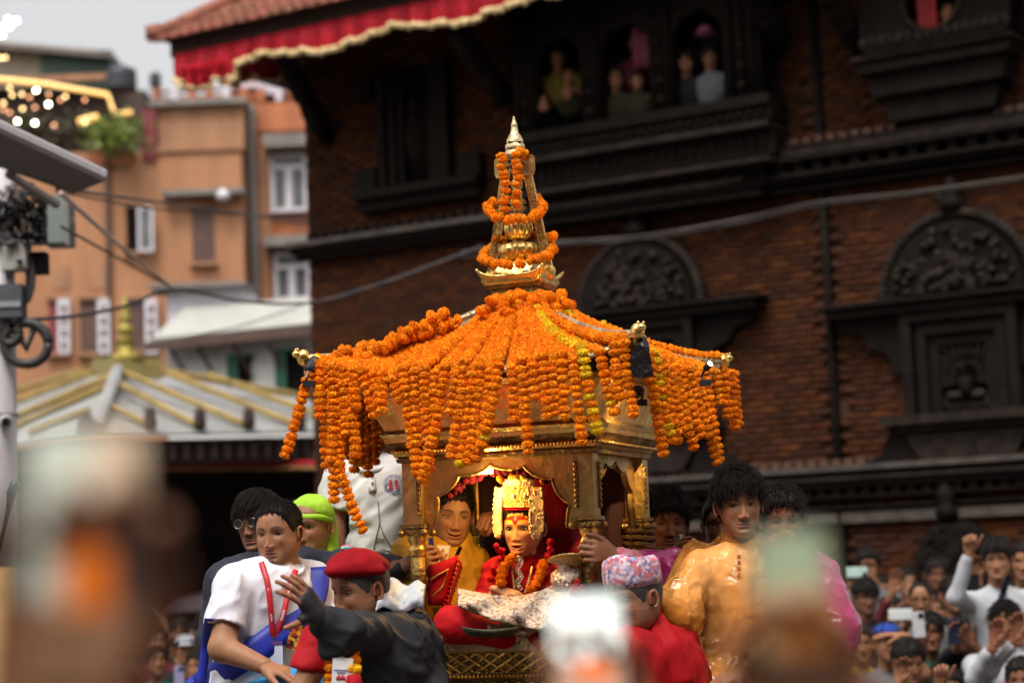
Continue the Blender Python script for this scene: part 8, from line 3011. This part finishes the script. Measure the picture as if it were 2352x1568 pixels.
crowd(2086, 1520, 12.3, 'person with thick black hair leaning forward below the blue cap', 'white', yaw=16, pitch=10, group=GR, skin=(.34, .17, .1), hairk=dict(thick=.018, thick_top=.03), arms=[(2064, 1566, 12.0, .4, (.2, 0, 1))])
crowd(1974, 1478, 13.2, 'person in yellow top partly hidden behind the blurred phone', 'yellow', yaw=0, group=GR, skin=(.4, .22, .12))
crowd(2353, 1290, 13.0, 'person cut off at the right edge behind the white sweater', 'tan', yaw=-20, group=GR, skin=(.36, .19, .11))
crowd(2346, 1562, 11.6, 'person at the lower right corner in black', 'black', yaw=-20, group=GR)
crowd(2180, 1586, 11.6, 'person at the bottom edge raising a thumb', 'navy', yaw=0, group=GR, arms=[(2160, 1572, 11.3, .5, (0, 0, 1), -1, (0, -1, 0), (1.2, 1.3, .8))])
crowd(2262, 1520, 13.6, 'dark clad person behind the man with moustache', 'black', yaw=-10, group=GR, skin=(.26, .13, .08), arms=[(2246, 1330, 13.0, .7, (-.2, 0, 1)), (2290, 1400, 13.1, .8, (-.3, 0, 1))])
phone(P(2236, 1345, 12.9), (1, 0, 0), (.1, -.1, 1), 'black phone lifted high beside the white sweater', matl=M_PHONEB)
crowd(2150, 1320, 16.0, 'shaded spectator under the blind arch', 'black', group=GR, skin=(.2, .1, .06))
crowd(2060, 1560, 13.4, 'low dark haired spectator between the blue cap and the magenta cape', 'olive', group=GR)
# ---- left crowd
crowd(357, 1474, 17.5, 'man with lifted face at the left by the pavilion', 'maroon', yaw=14, pitch=-12, group=GL, skin=(.38, .2, .12))
crowd(356, 1520, 16.2, 'bearded man in teal shirt looking up at the chariot', 'teal', yaw=24, pitch=-14, group=GL, skin=(.34, .175, .105), beard=.5)
crowd(424, 1490, 16.8, 'spectator in white cap at the left', 'black', yaw=14, pitch=0, group=GL, cap='white')
crowd(452, 1458, 18.4, 'woman with black hair just left of the navy jacket', 'tan', yaw=-10, group=GL, skin=(.42, .24, .15), hairk=dict(L=.05, thick=.016))
crowd(412, 1450, 19.0, 'shaded spectator behind the white cap', 'teal', yaw=0, group=GL, skin=(.26, .13, .08))
crowd(262, 1556, 16.0, 'person at the bottom edge left of the teal shirt', 'grey', yaw=20, group=GL, skin=(.38, .2, .12))
crowd(318, 1500, 18.6, 'person raising a pale paper fan', 'black', yaw=0, group=GL, arms=[(376, 1436, 18.2, .8, (-.35, 0, 1))])
crowd(455, 1530, 15.6, 'spectator in white shirt lifting a lilac phone', 'white', yaw=-14, group=GL, arms=[(420, 1568, 15.1, .4, (-.3, -.1, .9))], skin=(.4, .21, .13))
phone(P(411, 1553, 15.0), (1, 0, 0), (.05, 0, 1), 'lilac phone held up at lower left', matl=mat('lilac_phone', (.3, .3, .48), rough=.3))
crowd(208, 1545, 18.0, 'shaded spectator behind the blurred foreground hand', 'black', group=GL)
mb = MB()
fc = P(372, 1425, 18.1)
rows = []
for t in np.linspace(0, 1, 5):
    rows.append([fc + (P(300 + 34 * t2, 1352 + 22 * t2, 18.1) - fc) * t + Vector((.06 * (1 - t2) * t, .01 * math.sin(t2 * 20), -.05 * (1 - t2) * t)) for t2 in np.linspace(0, 1, 12)])
mb.grid(rows)
thing(mb, 'paper_fan', mat('pale_paper', (.42, .36, .36), rough=.8), 'pale pleated paper fan held over the left crowd', 'fan', solid=.006)

# more faces packed behind
wh_r = ['behind the bearded man', 'under the pale mint phone', 'left of the waving palm', 'right of the waving palm', 'between the balding man and the wall', 'behind the woman with the watch', 'left of the laughing woman', 'behind the laughing woman', 'at the right edge above the corner', 'low behind the blue cap']
for i, (x, y) in enumerate(((1962, 1352), (1975, 1410), (2022, 1358), (2082, 1340), (2150, 1400), (2164, 1480), (2268, 1420), (2335, 1370), (2350, 1490), (2010, 1530))):
    crowd(x, y, 15.8 + .5 * (i % 4), 'small spectator face ' + wh_r[i], ('black', 'navy', 'grey', 'maroon', 'olive')[i % 5], yaw=random.uniform(-25, 15), pitch=random.uniform(-8, 6), group=GR, skin=random.choice(((.34, .18, .11), (.26, .135, .08), (.4, .22, .14))), smile=.4 * (i % 3), hairk=dict(thick=.008 + .004 * (i % 4)), h=.022)
wh_l = ['under the paper fan', 'behind the teal shirt', 'left of the white cap', 'at the bottom beside the lilac phone', 'in the shade of the pavilion door', 'behind the blurred phone at far left']
for i, (x, y) in enumerate(((300, 1462), (385, 1500), (395, 1462), (385, 1548), (470, 1436), (230, 1480))):
    crowd(x, y, 18 + .6 * (i % 3), 'small spectator face ' + wh_l[i], ('navy', 'maroon', 'grey', 'black')[i % 4], yaw=random.uniform(-5, 30), pitch=-6, group=GL, skin=random.choice(((.36, .19, .12), (.28, .14, .085))), h=.022)

# ---- onlookers in the palace windows; bay shade put into darker shirt colours
def winhead(px, py, label, shirt, off=.2, **k):
    u, z = wuv(px, py, off)
    q = wp(u, z, off)
    x_, y_ = proj(q)
    return crowd(px, py, q.y, label, shirt, group='onlookers in the palace windows', full=False, extra_yaw=-32, yaw=-10, h=.02, pelz=.4 if off != .25 else .3, **k)


winhead(1282, 132, 'onlooker in yellow scarf leaning out of the left bay opening', 'mustard', pitch=20, skin=(.3, .15, .085), arms=[(1248, 232, P(1248, 232, 10).y * 0 + wp(wuv(1248, 232, .36)[0], 0, .36).y, .3, (-.2, -.2, -1)), (1302, 205, wp(wuv(1302, 205, .36)[0], 0, .36).y, .3, (0, -.2, -1))])
winhead(1308, 175, 'child low in the left bay opening', 'olive', skin=(.34, .17, .1), hs=.85)
winhead(1416, 180, 'onlooker in glasses in the middle bay opening', 'olive', skin=(.36, .19, .11), glasses=True)
winhead(1466, 185, 'bare headed child at the right of the middle bay opening', 'olive', skin=(.38, .2, .12), hs=.85)
winhead(1462, 100, 'tall onlooker in crimson at the back of the middle bay opening', 'maroon', off=.12, skin=(.2, .1, .06))
winhead(1576, 142, 'long haired onlooker at the left of the right bay opening', 'black', skin=(.38, .21, .125), hairk=dict(L=.05, back=-.1))
winhead(1632, 132, 'onlooker in white at the right of the right bay opening', 'grey', skin=(.3, .15, .09), pitch=16)
winhead(2122, 12, 'onlooker in bright red in the round window', 'shaded_red', off=.25, skin=(.3, .14, .07))
winhead(2178, 30, 'onlooker beside the red one in the round window', 'olive', off=.25, skin=(.34, .16, .08), hs=.9)
for (x, y, c_, lab) in ((1470, 108, (.13, .008, .025), 'crimson cloth hung in the middle bay opening'), (2128, 30, (.3, .008, .01), 'bright red cloth over the round window rim')):
    mb = MB()
    u, z = wuv(x, y, .38)
    rows = [[wp(u - .11 + .2 * s_, z + .22 - .44 * t, .34 + .02 * math.sin(s_ * 9)) for t in np.linspace(0, 1, 5)] for s_ in np.linspace(0, 1, 9)]
    mb.grid(rows); thing(mb, 'window_cloth', mat('window_cloth_%d' % x, c_, rough=.7), lab, 'cloth', smooth=True, solid=.01)
mb = MB(); u, z = wuv(1620, 72, .3); mb.ball(wp(u, z, .3), (.08, .08, .06), 10, 6); mb.ball(wp(u, z - .03, .3), (.12, .12, .015), 12, 4)
thing(mb, 'pink_hat', mat('pink_felt', (.3, .07, .12), rough=.8), 'small pink hat in the right bay opening', 'hat', smooth=True)

# ---- phones close to the camera
def scr_sky(x, y):
    pale = np.array((.36, .37, .30)); peach = np.array((.42, .30, .20)); brown = np.array((.085, .028, .011)); dark = np.array((.02, .013, .011)); org = np.array((.36, .075, .003)); tan_ = np.array((.11, .055, .03))
    if y > .74: c = pale if x < .55 else peach * .95
    elif x < .24: c = pale * .72 if y > .36 else tan_
    elif y > .66: c = brown * 1.3
    elif y > .54: c = dark if (x < .45 or x > .68) else brown
    elif y > .3: c = org if .36 < x < .76 else (dark * 1.5 if x > .76 else peach * .6)
    else: c = tan_ * (1.1 if x > .5 else .8)
    return c


def scr_white(x, y):
    if y > .56: return np.array((.72, .78, .73)) * (1.12 if x < .8 else .95)
    return np.array((.62, .13, .02)) if (.35 < x < .85 and y > .42) else np.array((.36, .2, .14))


def scr_green(x, y):
    if y > .78: return np.array((.17, .20, .125)) * (1.15 - .5 * abs(x - .5))
    if y > .7: return np.array((.24, .2, .12))
    if y > .42: return np.array((.15, .05, .010)) if x > .25 else np.array((.14, .09, .05))
    return np.array((.035, .016, .009))


FG = 'spectators filming close to the camera'
for (px, py, d_, w_, h_, tilt, scr, hx, hy, lab, plab, sk) in (
    (196, 1285, 1.08, .061, .140, .03, scr_sky, 70, 2000, 'spectator at lower left filming with both hands close to the camera', 'blurred phone at far left showing sky and orange garlands', (.24, .12, .07)),
    (1352, 1530, 1.95, .069, .136, -.03, scr_white, 1400, 2050, 'spectator at bottom centre holding up a phone', 'blurred phone at bottom centre with glaring white screen', (.45, .25, .16)),
    (1834, 1466, 1.42, .054, .150, -.06, scr_green, 1960, 2050, 'spectator at lower right holding up a phone', 'blurred phone at lower right with greenish screen top', (.42, .22, .13))):
    c = P(px, py, d_)
    rgt = Vector((math.cos(tilt), 0, -math.sin(tilt) - .04 * 0)); upv = Vector((math.sin(tilt) - .04, 0, math.cos(tilt)))
    phone(c, rgt, upv, plab, back=False, w=w_, h=h_, group='phones close to the camera', screen=scr, matl=M_PHONEB)
    hc = Vector((P(hx, hy, d_).x, d_ - .25, 1.58))
    p = Person(lab, (hc.x, hc.y, 0), skin=sk, group=FG)
    p.head(hc, yaw=180, lo=True, hair=dict(n=200))
    S = SDF(.012); S.cap(hc - Vector((0, .02, .08)), hc - Vector((0, .02, .16)), .052, .06)
    T = SDF(.014); sl, sr = hc + Vector((-.19, -.02, -.25)), hc + Vector((.19, -.02, -.25)); torso(T, sl, sr, hc + Vector((0, -.02, -.75)), neck=hc - Vector((0, .02, .155)))
    hands = [(1, sr)] if d_ > 1.3 else [(-1, sl)]
    for sd, s0 in hands:
        wv = c + rgt * (sd * (w_ / 2 + .004)) - upv * (h_ / 2 + .035) + Vector((0, .012, 0))
        el = (s0 + wv) / 2 + Vector((sd * .1, 0, -.12))
        S.cap(s0, el, .045, .04); S.cap(el, wv, .04, .028)
        T.cap(s0, s0.lerp(el, .8), .058, .052, k=.03)
        p.hand(wv, upv * 1.0 - rgt * (sd * .28), Vector((0, -1, 0)) - rgt * (sd * .2), -rgt * sd if sd > 0 else -rgt * sd, curls=(.35, .75, .5), thumb=(.35, .2), size=1.0, h=.006)
    p.flesh(S)
    p.cloth('shirt', T, SH['black' if d_ > 1.7 else 'maroon'], seed=int(px))
    S2 = SDF(.03)
    for q in (-1, 1):
        hp = hc + Vector((.08 * q, 0, -.76)); S2.cap(hp, Vector((hp.x, hp.y, .1)), .085, .055, k=.04); S2.cap(Vector((hp.x, hp.y, .04)), Vector((hp.x, hp.y + .14, .035)), .045, .04, k=.03)
    p.cloth('trousers', S2, M_JEANS, wr=.004)
    p.done()
